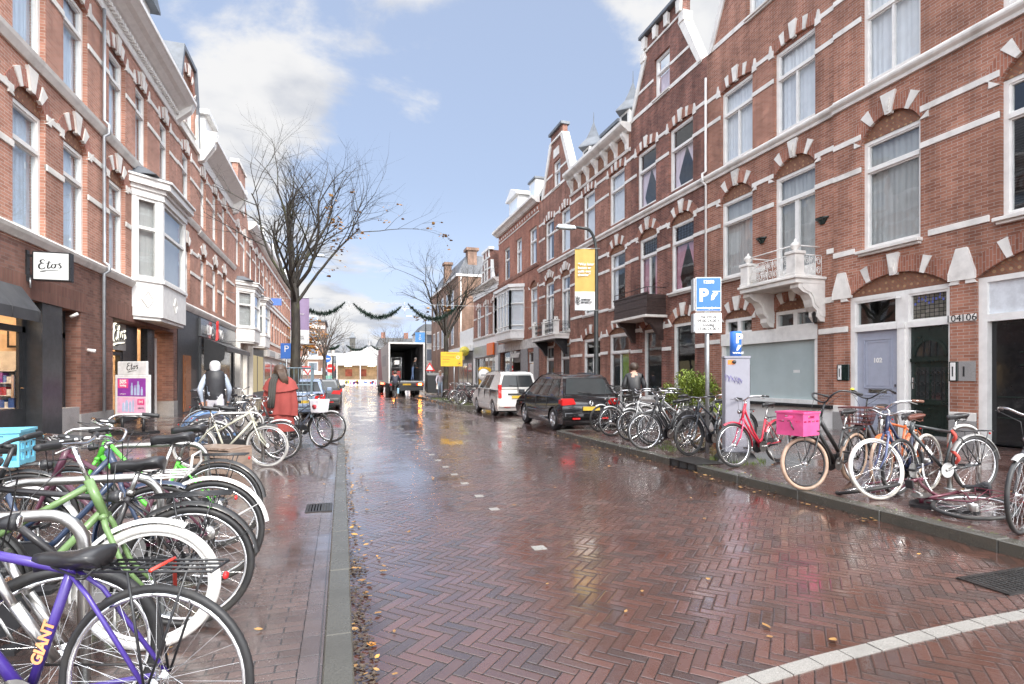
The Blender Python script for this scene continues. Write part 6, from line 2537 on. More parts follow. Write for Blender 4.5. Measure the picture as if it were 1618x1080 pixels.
 if tail:
  mb = MB()
  z = Rr * 2 + .03 if carrier else Rr * 1.7
  x = -.235 if carrier else -Rr * .62
  mb.lathe([(.0, 0), (.013, 0), (.014, -.006), (.010, -.012), (.0, -.013)], (x, 0, z), 'x', 12, caps=False)
  mb.build('tail_light', M['red_lens'], t)
 ca_ = rnd.uniform(0, PI)
 mb = MB()
 mb.lathe([(.0, .044), (.088, .044), (.09, .049), (.02, .049), (.02, .062), (.0, .062)], (bb.x, 0, bb.z), 'y', 24, smooth=False, caps=False)
 pe = []
 for s_ in (-1, 1):
  a = ca_ + (PI if s_ < 0 else 0)
  e = bb + Vector((.165 * math.cos(a), s_ * .075, .165 * math.sin(a)))
  mb.tube([bb + Vector((0, s_ * .06, 0)), e], .009, 6)
  pe.append(e)
 cr = mb.build('crank', M['steel'], t)
 for e, s_ in zip(pe, (-1, 1)):
  mb = MB()
  mb.box(e.x - .04, e.x + .04, e.y + s_ * .05 - .045, e.y + s_ * .05 + .045, e.z - .011, e.z + .011)
  mb.build('pedal', M['blackplastic'], cr)
 mb = MB()
 if chaincase:
  pts = [(bb.x + .11 * math.cos(R(a)), bb.z + .11 * math.sin(R(a))) for a in range(-80, 81, 16)] + [(hubr.x + .05 * math.cos(R(a)), hubr.z + .05 * math.sin(R(a))) for a in range(100, 261, 32)]
  mb.prism(pts, -.068, -.036)
  mb.build('chain_case', M['blackplastic'], t, bevel=.006, bseg=1)
 else:
  for s_ in (-1, 1):
   mb.tube([(bb.x, -.047, bb.z + s_ * .088), (hubr.x, -.047, hubr.z + s_ * .035)], .005, 4)
  mb.build('chain', M['iron'], t)
 if kick:
  mb = MB()
  s_ = 1 if lean <= 0 else 1
  mb.tube([(.34, .05, .27), (.30, .16, .012)], .008, 6)
  mb.build('kickstand', M['steel'], t)
 if frontrack:
  mb = MB()
  z = Rr * 2 + .07
  x0, x1 = h0.x + .06, h0.x + .40
  fm = colmat(frontrack)
  for y in (-.13, -.045, .045, .13):
   mb.tube([(x0, y, z), (x1, y, z)], .007, 6)
  for x in (x0, (x0 + x1) / 2, x1):
   mb.tube([(x, -.13, z), (x, .13, z)], .007, 6)
  mb.tube([(x1, -.13, z), (x1 + .04, -.13, z + .06), (x1 + .04, -.1, z + .13), (x1 + .04, .1, z + .13), (x1 + .04, .13, z + .06), (x1, .13, z)], .008, 6)
  for s_ in (-1, 1):
   mb.tube([hubf + Vector((0, s_ * .06, 0)), (x0 + .2, s_ * .10, z)], .005, 5)
  steered(mb.build('front_rack', fm, t))
 if basket:
  mb = MB()
  z0, z1 = .72, .96
  cx_ = h0.x + .22
  bm_ = colmat(basket, .5, 0)
  for k in range(5):
   f = k / 4
   z, hx, hy = lerp(z0, z1, f), lerp(.12, .16, f), lerp(.15, .20, f)
   mb.tube([(cx_ - hx, -hy, z), (cx_ + hx, -hy, z), (cx_ + hx, hy, z), (cx_ - hx, hy, z)], .006 if k < 4 else .009, 5, closed=True)
  for k in range(28):
   f = k / 28 * 4
   i = int(f)
   u = f - i
   cn = [(-1, -1), (1, -1), (1, 1), (-1, 1)]
   a, b = cn[i], cn[(i + 1) % 4]
   px, py = lerp(a[0], b[0], u), lerp(a[1], b[1], u)
   mb.tube([(cx_ + px * .12, py * .15, z0), (cx_ + px * .16, py * .20, z1)], .004, 4)
  mb.box(cx_ - .12, cx_ + .12, -.15, .15, z0 - .004, z0 + .004)
  steered(mb.build('basket', bm_, t))
 if lockcol:
  mb = MB()
  pts = [(st.x + .02 + .02 * math.cos(a / 3), .05 * math.sin(a), lerp(.75, .25, a / 12)) for a in [i * .5 for i in range(24)]]
  mb.tube(pts, .020, 7)
  mb.build('lock_sleeve', colmat(lockcol, .6, 0), t)
 return t
NB = 'bicycles parked by the shop side kerb'
FB = 'bicycles parked on the pavement across the street'
P_ = (.105, .055, .40)
bike('violet racing bicycle with black saddle and red tail light, nearest to the camera', (-.60, 2.12), 163, 'dia', (.060, .032, .25), 0, 0, D=.68, wb=1.02, bar='flat', barz=.90, sadz=.775, guard=False, chaincase=False, sc=.97, group=NB, letters=('GIANT', .052, colmat((.85, .36, .16)), .42, 'seat'), tape=(.6, .05, .03), headlight=False, tw=.014)
bike('black bicycle with a thick silver suspension fork and mint bell behind the violet one', (-2.03, 2.40), 2, 'dia', (.025, .025, .028), 0, 4, D=.68, wb=1.06, bar='flat', barz=1.03, sadz=.95, susp='silver', fork=None, guard=False, carrier=False, chaincase=False, sc=.97, group=NB, grips='allblack', bell=(.45, .80, .72), tw=.022)
bike('olive green bicycle with broad white tyres and a white rear mudguard', (-1.94, 3.13), 0, 'mixte', (.14, .235, .085), 0, 0, D=.65, wb=1.06, tyre='white', rim='white', bar='flat', barz=1.06, sadz=.93, guardcol=(.7, .7, .68), sc=.97, group=NB, bell=None, tw=.024)
bike('black bicycle with a sprung black fork and wire rear carrier behind the olive one', (-.80, 3.36), 180, 'dia', (.025, .023, .025), 0, 6, D=.68, wb=1.1, bar='flat', barz=1.04, sadz=.93, sc=.97, group=NB, grips='allblack', susp='black', guardcol=(.02, .02, .02))
bike('dark blue bicycle with a white tubular front rack in the near stands', (-2.2, 3.95), 5, 'step', (.03, .05, .10), 0, -6, wb=1.1, barz=1.0, sadz=.98, bar='city', frontrack=(.74, .73, .70), sc=.97, group=NB)
bike('maroon bicycle with a white rear mudguard between the black and the bright green bicycle', (-.84, 4.03), 178, 'mixte', (.085, .022, .042), 0, 0, D=.70, wb=1.1, barz=1.0, sadz=1.0, bar='city', carrier=False, guardcol=(.70, .70, .69), sc=.97, group=NB, chaincase=True)
bike('bright green step-through bicycle with wide silver handlebar and black carrier', (-.95, 4.87), 172, 'step', (.10, .46, .05), 0, 0, D=.70, wb=1.1, barz=1.06, sadz=.98, bar='city', barw=.34, guardcol=(.03, .03, .03), sc=.97, group=NB)
bike('black bicycle carrying the sky blue crate, its front wheel outside the picture', (-2.2, 4.80), 186, 'step', (.03, .03, .033), 0, 0, barz=1.05, sadz=.95, sc=.97, group=NB)
bike('cream step-through bicycle with pale grey tyres beside the slatted bench', (-2.10, 9.15), -8, 'mixte', (.50, .50, .40), 0, -5, D=.68, wb=1.1, tyre='grey', rim='alu', barz=1.05, sadz=.97, group=NB, hub='steel', lockcol=None, guardcol=(.03, .03, .03))
bike('black bicycle with a silver front mudguard behind the cream one', (-1.98, 9.72), -4, 'step', (.03, .03, .032), 0, -4, D=.70, wb=1.1, guardcol=(.55, .55, .55), group=NB, barz=1.08)
bike('pale silver bicycle standing two places behind the cream one', (-2.2, 10.35), -2, 'mixte', (.42, .42, .40), 0, 4, group=NB, barz=1.1, bar='city')
bike('blue grey bicycle with black tyres turned towards the kerb, nearest to the woman in red', (-1.22, 11.75), -36, 'mixte', (.075, .09, .12), 0, -8, D=.69, wb=1.1, bar='flat', barz=1.06, sadz=.92, guardcol=(.03, .03, .03), group=NB)
bike('black bicycle with a silver front rim just behind the blue grey one', (-1.15, 12.4), -22, 'step', (.03, .03, .03), 0, 0, group=NB, guardcol=(.4, .4, .4))
for i, (x, y, h, c) in enumerate(((-3.3, 14.6, 80, (.03, .03, .03)), (-3.0, 15.3, 70, (.05, .05, .055)), (-3.5, 16.2, 95, (.035, .03, .03)), (-2.9, 17.0, 75, (.02, .03, .05)))):
 bike(['black bicycle leaning by the restaurant awning, first of the cluster', 'dark grey bicycle in the cluster by the restaurant', 'brownish black bicycle at the back of the cluster by the restaurant', 'navy bicycle at the end of the cluster, near the tree guard'][i], (x, y), h, 'step', c, group=NB, detail=False, lean=-6, barz=1.12)
bike('red step-through bicycle with red mudguards in front of the parking meter', (6.42, 6.80), 193.5, 'oma', (.50, .028, .055), 2, -11, D=.68, wb=1.10, bar='city', barz=1.06, sadz=.96, group=FB, skirt=False, fork=(.55, .04, .12))
bike('matt black transport bicycle with tan tyres carrying the pink crate', (6.10, 5.24), 194, 'moto', (.028, .028, .028), -3, -23, D=.66, wb=1.12, tyre='tan', rim='black', bar='oma', barz=1.14, sadz=.95, group=FB, frontrack=(.03, .03, .03), grips='allblack', skirt=False, tw=.024)
bike('dark brown bicycle with a maroon wicker basket and yellow bell', (7.64, 6.0), 200, 'step', (.045, .035, .032), 0, 0, wb=1.1, bar='oma', barz=1.14, sadz=.95, group=FB, basket=(.11, .030, .028), bell=(.75, .70, .05))
bike('orange bicycle mostly hidden between the basket bicycle and the blue one', (6.95, 5.1), 198, 'dia', (.60, .13, .03), 0, 0, D=.66, wb=1.04, bar='city', barz=.95, sadz=.88, group=FB, tyre='tan')
bike('dark blue bicycle with cream tyres and a brown leather saddle', (6.46, 4.56), 191, 'step', (.015, .022, .06), 3, -22, D=.70, wb=1.1, tyre='cream', bar='city', barz=1.06, sadz=.92, group=FB, saddle='brown', grips='brown', guard=False, carrier=False, fork=(.08, .10, .20), tw=.018)
bike('black mountain bicycle with a silver suspension fork and a red wrapped lock', (6.86, 4.33), 173, 'dia', (.03, .035, .037), 2, 17, D=.68, wb=1.1, bar='flat', barz=1.03, sadz=.93, group=FB, susp='silver', guardcol=(.35, .35, .34), lockcol=(.55, .07, .05), grips='allblack', letters=('VIXEN', .048, M['white'], .5, 'down'), chaincase=False, barw=.32)
bike('dark bicycle with silver rims cut off by the picture edge, beside the fallen one', (6.36, 3.30), 194, 'step', (.04, .04, .045), 0, 0, D=.69, wb=1.1, group=FB, guardcol=(.5, .5, .5), barz=1.08)
bike('dark red bicycle fallen flat on the wet pavement', (5.33, 3.55), 96, 'step', (.12, .022, .04), 0, -18, roll=80, D=.69, wb=1.08, bar='flat', barz=1.0, sadz=.93, group=FB, gz=ZR + .03, guard=False, carrier=True, rackcol=(.17, .03, .05), kick=False)
for i, (x, y, h, c, st_, kw) in enumerate((
  (6.83, 12.0, 193, (.03, .03, .03), 'step', dict(steer=2, rim='black', guardcol=(.55, .55, .55), barz=1.12, bar='oma')),
  (6.67, 11.05, 191, (.03, .03, .035), 'step', dict(steer=-4, guardcol=(.5, .5, .5))),
  (6.95, 10.7, 196, (.08, .08, .085), 'dia', dict(steer=-8, rim='black')),
  (6.65, 10.15, 189, (.55, .55, .54), 'dia', dict(steer=-6, barz=1.12)),
  (6.85, 9.75, 194, (.45, .45, .45), 'mixte', dict(steer=-12, barz=1.14, sadz=1.0)),
  (6.17, 8.85, 192, (.03, .03, .032), 'oma', dict(steer=-20, rim='alu', tyre='black', skirt=True, barz=1.1, D=.71)),
  (6.6, 9.2, 188, (.05, .05, .05), 'step', dict(steer=-14, rim='alu', skirt=True)),
  (6.46, 7.97, 194, (.035, .04, .05), 'mixte', dict(steer=-4, rim='black', barz=1.02, bar='flat', sadz=.97, D=.70)),
  (7.1, 8.35, 187, (.03, .03, .03), 'step', dict(sadz=.98, rim='black')))):
 bike(['black bicycle with chrome handlebar right behind the black people carrier', 'black bicycle with silver mudguards, second from the black people carrier', 'charcoal diamond frame bicycle, third from the black people carrier',
   'silver bicycle in the middle of the tangle by the pavement edge', 'silver mixte bicycle with a high handlebar in front of the man in black', 'black granny bicycle with a full chain case and silver rims in front of the tangle',
   'black bicycle with a coat guard behind the granny bicycle', 'slate grey bicycle with black tyres beside the parking sign pole', 'black bicycle with raised saddle behind the slate grey bicycle and the sign pole'][i],
   (x, y), h, st_, c, lean=rnd.uniform(-5, 5), group=FB, **kw)
for i in range(7):
 bike('dark bicycle in the row on the grassy kerb beyond the white van', (6.3 + .05 * (i % 3), 25.2 + i * .62), 190 + 9 * ((i * 7) % 3), ['step', 'dia', 'oma'][i % 3], [(.03, .03, .03), (.05, .05, .06), (.12, .03, .03), (.03, .04, .06)][i % 4], lean=(-1) ** i * 4, group='bicycles on the grassy kerb beyond the van', detail=False, guardcol=(.3, .3, .3) if i % 2 else None)
def stand(label, x0, x1, y, gz, ang=0, h=.80, group='steel bicycle stands', r=.024):
 t = thing('bicycle_stand', label, 'bicycle stand', ((x0 + x1) / 2, y, gz), group, (0, 0, R(ang)))
 w = (x1 - x0) / 2
 mb = MB()
 c = .14
 pts = [(-w, 0, -.02), (-w, 0, h - c)] + [(-w + c - c * math.cos(PI / 2 * i / 6), 0, h - c + c * math.sin(PI / 2 * i / 6)) for i in range(1, 7)] + [(w - c + c * math.sin(PI / 2 * i / 6), 0, h - c + c * math.cos(PI / 2 * i / 6)) for i in range(0, 7)] + [(w, 0, -.02)]
 mb.tube(pts, r, 12)
 mb.build('hoop', M['steel'], t)
 mb = MB()
 for s_ in (-1, 1):
  mb.lathe([(.0, .001), (.06, .001), (.06, .008), (.03, .012), (.0, .012)], (s_ * w, 0, 0), 'z', 14, caps=False)
 mb.build('foot_plate', M['galv'], t)
 return t
stand('steel hoop stand between the violet and the olive bicycle', -1.85, -1.02, 2.68, ZL)
stand('steel hoop stand behind the olive green bicycle', -1.75, -.98, 3.54, ZL)
stand('steel hoop stand beside the bright green bicycle', -1.85, -1.10, 5.2, ZL)
stand('steel hoop stand holding the cream bicycle', -1.95, -1.2, 9.4, ZL)
stand('broad steel hoop stand in front of the black mountain bicycle', 6.74, 7.04, 4.47, ZR, -25, h=.74, r=.027)
stand('steel hoop stand behind the black transport bicycle', 6.75, 7.35, 5.5, ZR, 20)
stand('steel hoop stand at the picture edge beside the fallen bicycle', 6.05, 6.6, 3.02, ZR, -25, h=.84, r=.035)
# ---- vehicles
carglass = plain('car_glass', (.035, .04, .042), .04, var=.05)
cargrey = plain('grey_bumper', (.045, .047, .05), .45)
plate = plain('number_plate', (.62, .42, .05), .4)
def blur(v):
 return v
def car_wheel(parent, x, y, r, w, style='alloy'):
 s_ = 1 if y > 0 else -1
 mb = MB()
 mb.lathe([(r * .66, -w / 2), (r * .93, -w / 2), (r, -w / 2 + .03), (r, w / 2 - .03), (r * .93, w / 2), (r * .66, w / 2)], (x, y, r), 'y', 28, caps=False)
 tw_ = mb.build('tyre', M['rubber'], parent)
 mb = MB()
 yo = y + s_ * w * .42
 mb.lathe([(r * .66, y + s_ * w * .5 - yo), (r * .60, 0.0), (r * .60, -s_ * .08), (r * .0, -s_ * .08)], (x, yo, r), 'y', 28, caps=False)
 n = 5 if style == 'alloy' else 9
 for k in range(n):
  for dd in ((-.16, .16) if style == 'alloy' else (0,)):
   a = 2 * PI * k / n + .3
   p = Vector((x + r * .12 * math.cos(a), yo + s_ * .005, r + r * .12 * math.sin(a)))
   q = Vector((x + r * .62 * math.cos(a + dd), yo + s_ * .012, r + r * .62 * math.sin(a + dd)))
   mb.tube([p, q], [.032, .022], 5)
 mb.lathe([(.0, s_ * .015), (r * .17, s_ * .012), (r * .2, -s_ * .02)], (x, yo, r), 'y', 12, caps=False)
 mb.build('rim', plain('alloy', (.55, .55, .56), .3, .9), tw_)
def car(name, label, loc, head, L, Wd, belt, roof, paint, prof, hood, wheels=(.82, 3.5, .315), rear='mpv', group=None, cat='car', tail=True, low=.22, rails=True, platec=True, sidewins=None, trim=None, badge=False, sc=.89):
 """x forward from the rear bumper; PROF: greenhouse side outline bottom-rear, roof-rear, roof-front, bottom-front"""
 t = thing(name, label, cat, loc, group, (0, 0, R(head)))
 t.scale = (sc, sc, sc)
 r = wheels[2]
 hw = Wd / 2
 def archpts(xc):
  ra = r + .055
  return [(xc + ra * math.cos(R(a)), max(low, r + ra * math.sin(R(a)))) for a in range(-18, 199, 18)]
 out = [(0.06, low + .10), (.0, .5), (.03, belt * .86), (.12, belt)]
 out += [(hood[0], belt), (hood[1], hood[2]), (L - .10, hood[3]), (L, .55), (L - .04, low + .06)]
 bottom = [(L - .10, low)]
 bottom += [(x, z) for x, z in archpts(wheels[1])]
 bottom += [(x, z) for x, z in archpts(wheels[0])]
 bottom += [(.12, low)]
 out += bottom
 mb = MB()
 mb.prism(out, -hw, hw, lambda u, w, d: (u, d * (1 - .05 * max(0, (w - .62)) / .4 - .06 * max(0, (.45 - w)) / .25), w))
 body = mb.build('body', paint, t, bevel=.075, bseg=4)
 for p in body.data.polygons:
  p.use_smooth = True
 body.data.set_sharp_from_angle(angle=R(38))
 gw0, gw1 = hw * .95, hw * .70
 def gy(z):
  f = (z - belt) / (roof - belt)
  return lerp(gw0, gw1, f ** 1.15)
 (rb, rt, ft, fb) = prof
 mb = MB()
 go = [rb, rt, (rt[0] + .22, roof - .01), (lerp(rt[0], ft[0], .5), roof + .02), (ft[0] - .2, roof - .005), ft, fb]
 mb.prism([(x, z) for x, z in go], -1, 1, lambda u, w, d: (u, d * gy(w), w))
 gh = mb.build('cabin', paint, body, bevel=.085, bseg=4)
 for p in gh.data.polygons:
  p.use_smooth = True
 gh.data.set_sharp_from_angle(angle=R(38))
 mb = MB()
 z0, z1 = belt + .03, roof - .12
 def xr(z):
  return lerp(rb[0], rt[0], (z - rb[1]) / (rt[1] - rb[1]))
 def xf(z):
  return lerp(fb[0], ft[0], (z - fb[1]) / (ft[1] - fb[1]))
 for s_ in (-1, 1):
  for (f0, f1) in (sidewins or ((.07, .32), (.345, .60), (.625, .95))):
   def X(z, f):
    return lerp(xr(z) + .06, xf(z) - .06, f)
   q = [(X(z0, f0), z0), (X(z0, f1), z0), (X(z1, f1), z1), (X(z1, f0), z1)]
   mb.add([(x, s_ * (gy(z) + .008), z) for x, z in q], [(0, 1, 2, 3)])
 mb.build('side_window', carglass, gh)
 mb = MB()
 zz = lerp(belt, roof, .12)
 zt = roof - .10
 q = [(xr(zz) - .012, -gy(zz) + .09, zz), (xr(zz) - .012, gy(zz) - .09, zz), (xr(zt) - .012, gy(zt) - .08, zt), (xr(zt) - .012, -gy(zt) + .08, zt)]
 mb.add(q, [(0, 1, 2, 3)])
 mb.build('rear_window', carglass, gh)
 mb = MB()
 q = [(xf(zz) + .012, -gy(zz) + .09, zz), (xf(zz) + .012, gy(zz) - .09, zz), (xf(zt) + .012, gy(zt) - .08, zt), (xf(zt) + .012, -gy(zt) + .08, zt)]
 mb.add(q, [(0, 1, 2, 3)])
 mb.build('windscreen', carglass, gh)
 mb = MB()
 mb.tube([(xr(zz) - .03, -.05, zz + .03), (xr(zz) - .03, .35, zz + .07)], .012, 5)
 mb.build('wiper', M['blackplastic'], gh)
 for x in wheels[:2]:
  for s_ in (-1, 1):
   car_wheel(t, x, s_ * (hw - .12), r, .21)
 mb = MB()
 mb.box(.3, L - .3, -hw + .2, hw - .2, .16, .40)
 mb.build('underbody', M['blackplastic'], t)
 for s_ in (-1, 1):
  mb = MB()
  if rear == 'van':
   mb.box(-.02, .10, s_ * (hw - .115) - .065, s_ * (hw - .115) + .075, .74, 1.28)
  else:
   mb.prism([(hw * .56, belt - .19), (hw * 1.0, belt - .22), (hw * 1.0, belt - .05), (hw * .64, belt - .05)], -.012, .09, lambda u, w, d: (d, s_ * u, w))
   mb.box(.05, .30, s_ * hw * .955, s_ * hw * 1.004, belt - .20, belt - .08)
  mb.build('tail_light', M['red_lens'], body, bevel=.012, bseg=1)
  mb = MB()
  mb.box(-.008, .02, s_ * hw * .52 - .12, s_ * hw * .52 + .12, .36, .41)
  mb.build('reflector', M['red_lens'], body)
  mb = MB()
  xm = fb[0] - .28
  mb.box(xm, xm + .12, s_ * (hw + .0), s_ * (hw + .2), belt + .02, belt + .18)
  mb.build('mirror', paint if rear != 'van' else M['blackplastic'], body, bevel=.03, bseg=2)
  for f in (.42, .68):
   mb = MB()
   x = lerp(rb[0], fb[0], f)
   mb.box(x, x + .17, s_ * hw * .968, s_ * (hw * .985 + .012), belt - .14, belt - .105)
   mb.build('door_handle', paint, body, bevel=.008, bseg=1)
  mb = MB()
  for f in (.34, .62, .93):
   x = lerp(rb[0], fb[0], f)
   mb.box(x - .004, x + .004, s_ * (hw * .95), s_ * (hw * .998 + .001), .42, belt - .01)
  mb.build('door_gap', M['roomdark'], body)
  mb = MB()
  mb.box(wheels[0] + r + .1, wheels[1] - r - .1, s_ * hw * .98, s_ * (hw + .012), .52, .56) if rear != 'van' else mb.box(wheels[0] + r + .1, wheels[1] - r - .1, s_ * hw * .96, s_ * (hw + .006), .28, .46)
  mb.build('side_strip', trim or paint, body, bevel=.008, bseg=1)
  if rails:
   mb = MB()
   y_ = s_ * (gw1 - .08)
   mb.tube([(rt[0] + .25, y_, roof - .03), (rt[0] + .35, y_, roof + .05), (ft[0] - .4, y_, roof + .05), (ft[0] - .25, y_, roof - .03)], .016, 6)
   mb.build('roof_rail', M['blackplastic'], gh)
  mb = MB()
  mb.box(L - .12, L - .0, s_ * (hw - .35), s_ * (hw - .05), hood[3] - .16, hood[3] - .02)
  mb.build('headlight', M['chrome'], body, bevel=.02, bseg=1)
 mb = MB()
 mb.box(-.035, .10, -hw + .06, hw - .06, .42 if rear != 'van' else .38, .56)
 mb.build('bumper', paint if rear != 'van' else M['white'], body, bevel=.03, bseg=2)
 if platec:
  mb = MB()
  pz = belt - .33 if rear != 'van' else .78
  mb.box(-.03, .02, -.26, .26, pz - .055, pz + .055)
  mb.build('number_plate', plate if platec is True else platec, body)
 if rear == 'van':
  mb = MB()
  mb.box(-.025, .03, -.55, .42, .86, .93)
  mb.box(.30, wheels[0] + .35, hw * .985, hw + .012, .98, 1.05)
  mb.box(.30, wheels[0] + .35, -hw - .012, -hw * .985, .98, 1.05)
  mb.build('trim', cargrey, body)
  mb = MB()
  mb.box(-.006, .01, -.012, .012, .5, 1.66)
  mb.build('door_gap', M['roomdark'], body)
 if badge:
  mb = MB()
  zb = belt - .17
  mb.torus((-.006, 0, zb), .065, .007, 'x', 22, 6)
  for pts in ([(-.045, .045), (0, -.01), (.045, .045)], [(-.055, .02), (-.022, -.055), (0, -.005), (.022, -.055), (.055, .02)]):
   mb.tube([(-.008, a, zb + b) for a, b in pts], .006, 5)
  mb.build('badge', M['chrome'], body)
 return t
black = plain('black_car_paint', (.012, .012, .014), .12, var=.1, coat=1.0, dirt=.06)
whitep = plain('white_van_paint', (.72, .71, .68), .25, var=.04, coat=.6, dirt=.08)
car('people_carrier', 'black people carrier with roof rails parked at the far kerb', (6.14, 12.82, 0), 90, 4.4, 1.80, 1.00, 1.66, black,
 ((.10, 1.0), (.46, 1.55), (2.55, 1.58), (3.62, 1.0)), (3.62, 4.0, .90, .74), (.80, 3.45, .325), 'mpv', badge=True)
car('delivery_van', 'white high roofed van with tall red tail lights parked ahead of the black car', (6.06, 18.7, 0), 90, 4.36, 1.75, 1.10, 1.80, whitep,
 ((.05, 1.1), (.14, 1.68), (2.6, 1.76), (3.42, 1.1)), (3.42, 3.85, 1.0, .82), (.78, 3.59, .315), 'van', sidewins=((.40, .64), (.67, .95)), cat='van', rails=True)
car('hatchback', 'pale blue estate car parked behind the tree guard', (-1.35, 20.2, 0), 90, 4.2, 1.72, .95, 1.50, plain('pale_blue_paint', (.24, .31, .44), .25, coat=.6),
 ((.12, .95), (.45, 1.42), (2.4, 1.46), (3.2, .95)), (3.2, 3.7, .88, .72), (.78, 3.3, .30), 'mpv', rails=False)
car('hatchback', 'dark grey car with bright red tail lights parked ahead of the pale blue car', (-.88, 24.6, 0), 90, 4.3, 1.78, .98, 1.48, plain('dark_grey_paint', (.055, .06, .062), .22, coat=.8),
 ((.12, .98), (.60, 1.40), (2.5, 1.45), (3.3, .98)), (3.3, 3.8, .9, .75), (.80, 3.4, .32), 'mpv', rails=False)
car('hatchback', 'black car at the front of the row beyond the dark grey one', (-.80, 29.8, 0), 90, 4.2, 1.75, .95, 1.46, black,
 ((.12, .95), (.55, 1.40), (2.4, 1.42), (3.2, .95)), (3.2, 3.7, .88, .72), (.80, 3.3, .31), 'mpv', rails=False)
t = thing('lorry', 'big grey articulated lorry with an open rear showing its dark load space', 'lorry', (4.58, 41.0, 0), None, (0, 0, 0))
hw, fl, tp, Lt = 1.28, 1.12, 4.0, 13.0
lgrey = plain('lorry_side', (.50, .50, .50), .4, var=.08, dirt=.3)
mb = MB()
mb.box(-hw, -hw + .06, .08, Lt, fl, tp)
mb.box(hw - .06, hw, .08, Lt, fl, tp)
mb.box(-hw + .06, hw - .06, .08, Lt, tp - .08, tp)
mb.box(-hw + .06, hw - .06, Lt - .06, Lt, fl, tp - .08)
mb.box(-hw, hw, .08, Lt, fl - .16, fl)
bx = mb.build('box_body', lgrey, t)
mb = MB()
for s_ in (-1, 1):
 mb.box(s_ * hw - .05, s_ * hw + .05, 0, .10, fl - .16, tp + .02)
mb.box(-hw + .05, hw - .05, 0, .10, tp - .10, tp + .02)
mb.build('door_frame', M['white'], bx)
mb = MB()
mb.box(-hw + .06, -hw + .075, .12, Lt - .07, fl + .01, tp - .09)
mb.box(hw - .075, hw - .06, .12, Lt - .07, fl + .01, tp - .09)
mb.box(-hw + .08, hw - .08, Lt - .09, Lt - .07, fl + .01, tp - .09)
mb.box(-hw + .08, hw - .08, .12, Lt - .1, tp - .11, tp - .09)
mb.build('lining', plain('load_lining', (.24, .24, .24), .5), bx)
mb = MB()
for y_ in (1.5, 4, 7):
 mb.box(hw - .085, hw - .075, y_, y_ + .10, fl + .1, tp - .15)
 mb.box(-hw + .075, -hw + .085, y_, y_ + .10, fl + .1, tp - .15)
for z in (1.9, 2.5):
 mb.box(hw - .09, hw - .075, .15, 8, z, z + .07)
mb.build('lashing_rail', M['galv'], bx)
mb = MB()
for q in ([(7.2, fl + .05), (12.9, fl + .05), (12.9, tp - .05), (9.6, tp - .05)],):
 mb.prism(q, -hw - .006, -hw - .002, lambda u, w, d: (d, u, w))
mb.build('side_graphic', plain('lorry_red', (.33, .10, .13), .4), bx)
mb = MB()
for k in range(6):
 mb.box(-hw - .005, -hw - .001, 3.0 + k * .75, 3.45 + k * .75, 2.3, 3.2)
mb.build('side_lettering', plain('faded_lettering', (.36, .36, .38), .5), bx)
mb = MB()
mb.box(-1.25, 1.25, -.02, .12, .72, fl - .17)
mb.box(-1.2, 1.2, -.03, .08, .42, .70)
mb.box(-.9, -.75, .1, Lt - 1, .5, .95)
mb.box(.75, .9, .1, Lt - 1, .5, .95)
ch = mb.build('chassis', M['blackplastic'], t)
mb = MB()
mb.box(-1.25, 1.25, -.16, -.02, fl - .04, fl + .03)
mb.build('tail_lift', M['galv'], t)
for s_ in (-1, 1):
 mb = MB()
 mb.box(s_ * .95 - .28, s_ * .95 + .28, -.045, -.02, .80, .98)
 tl_ = mb.build('tail_light', M['red_lens'], ch)
 mb = MB()
 mb.box(s_ * .95 - .10, s_ * .95 + .14, -.06, -.046, .82, .96)
 mb.build('lit_lamp', emit('lit_orange_lamp', (1, .36, .04), 26), tl_)
mb = MB()
mb.box(-.3, .3, -.04, -.03, .82, .94)
mb.build('number_plate', plain('lorry_plate', (.65, .40, .03), .4), ch)
for y_ in (2.2, 3.5, 4.8):
 for s_ in (-1, 1):
  mb = MB()
  mb.lathe([(.30, -.17), (.47, -.17), (.5, -.13), (.5, .13), (.47, .17), (.30, .17)], (s_ * 1.02, y_, .5), 'x', 24, caps=False)
  wt = mb.build('wheel', M['rubber'], t)
  mb = MB()
  mb.lathe([(.0, s_ * .08), (.12, s_ * .1), (.30, s_ * .14)], (s_ * 1.02, y_, .5), 'x', 20, caps=False)
  mb.build('rim', M['galv'], wt)
mb = MB()
mb.box(-1.25, 1.25, Lt + .7, Lt + 2.7, .6, 3.7)
cb = mb.build('cab', M['white'], t, bevel=.12, bseg=3)
for s_ in (-1, 1):
 for y_ in (Lt + 1.8, Lt - .9):
  mb = MB()
  mb.lathe([(.0, -.17), (.47, -.17), (.5, -.13), (.5, .13), (.47, .17), (.0, .17)], (s_ * 1.02, y_, .5), 'x', 24, caps=False)
  mb.build('wheel', M['rubber'], t)
mb = MB()
mb.box(-1.2, -.9, Lt - 2.1, Lt - 2.05, .75, 1.0)
mb.build('tractor_light', emit('lit_red_lamp', (1, .10, .05), 8), cb)
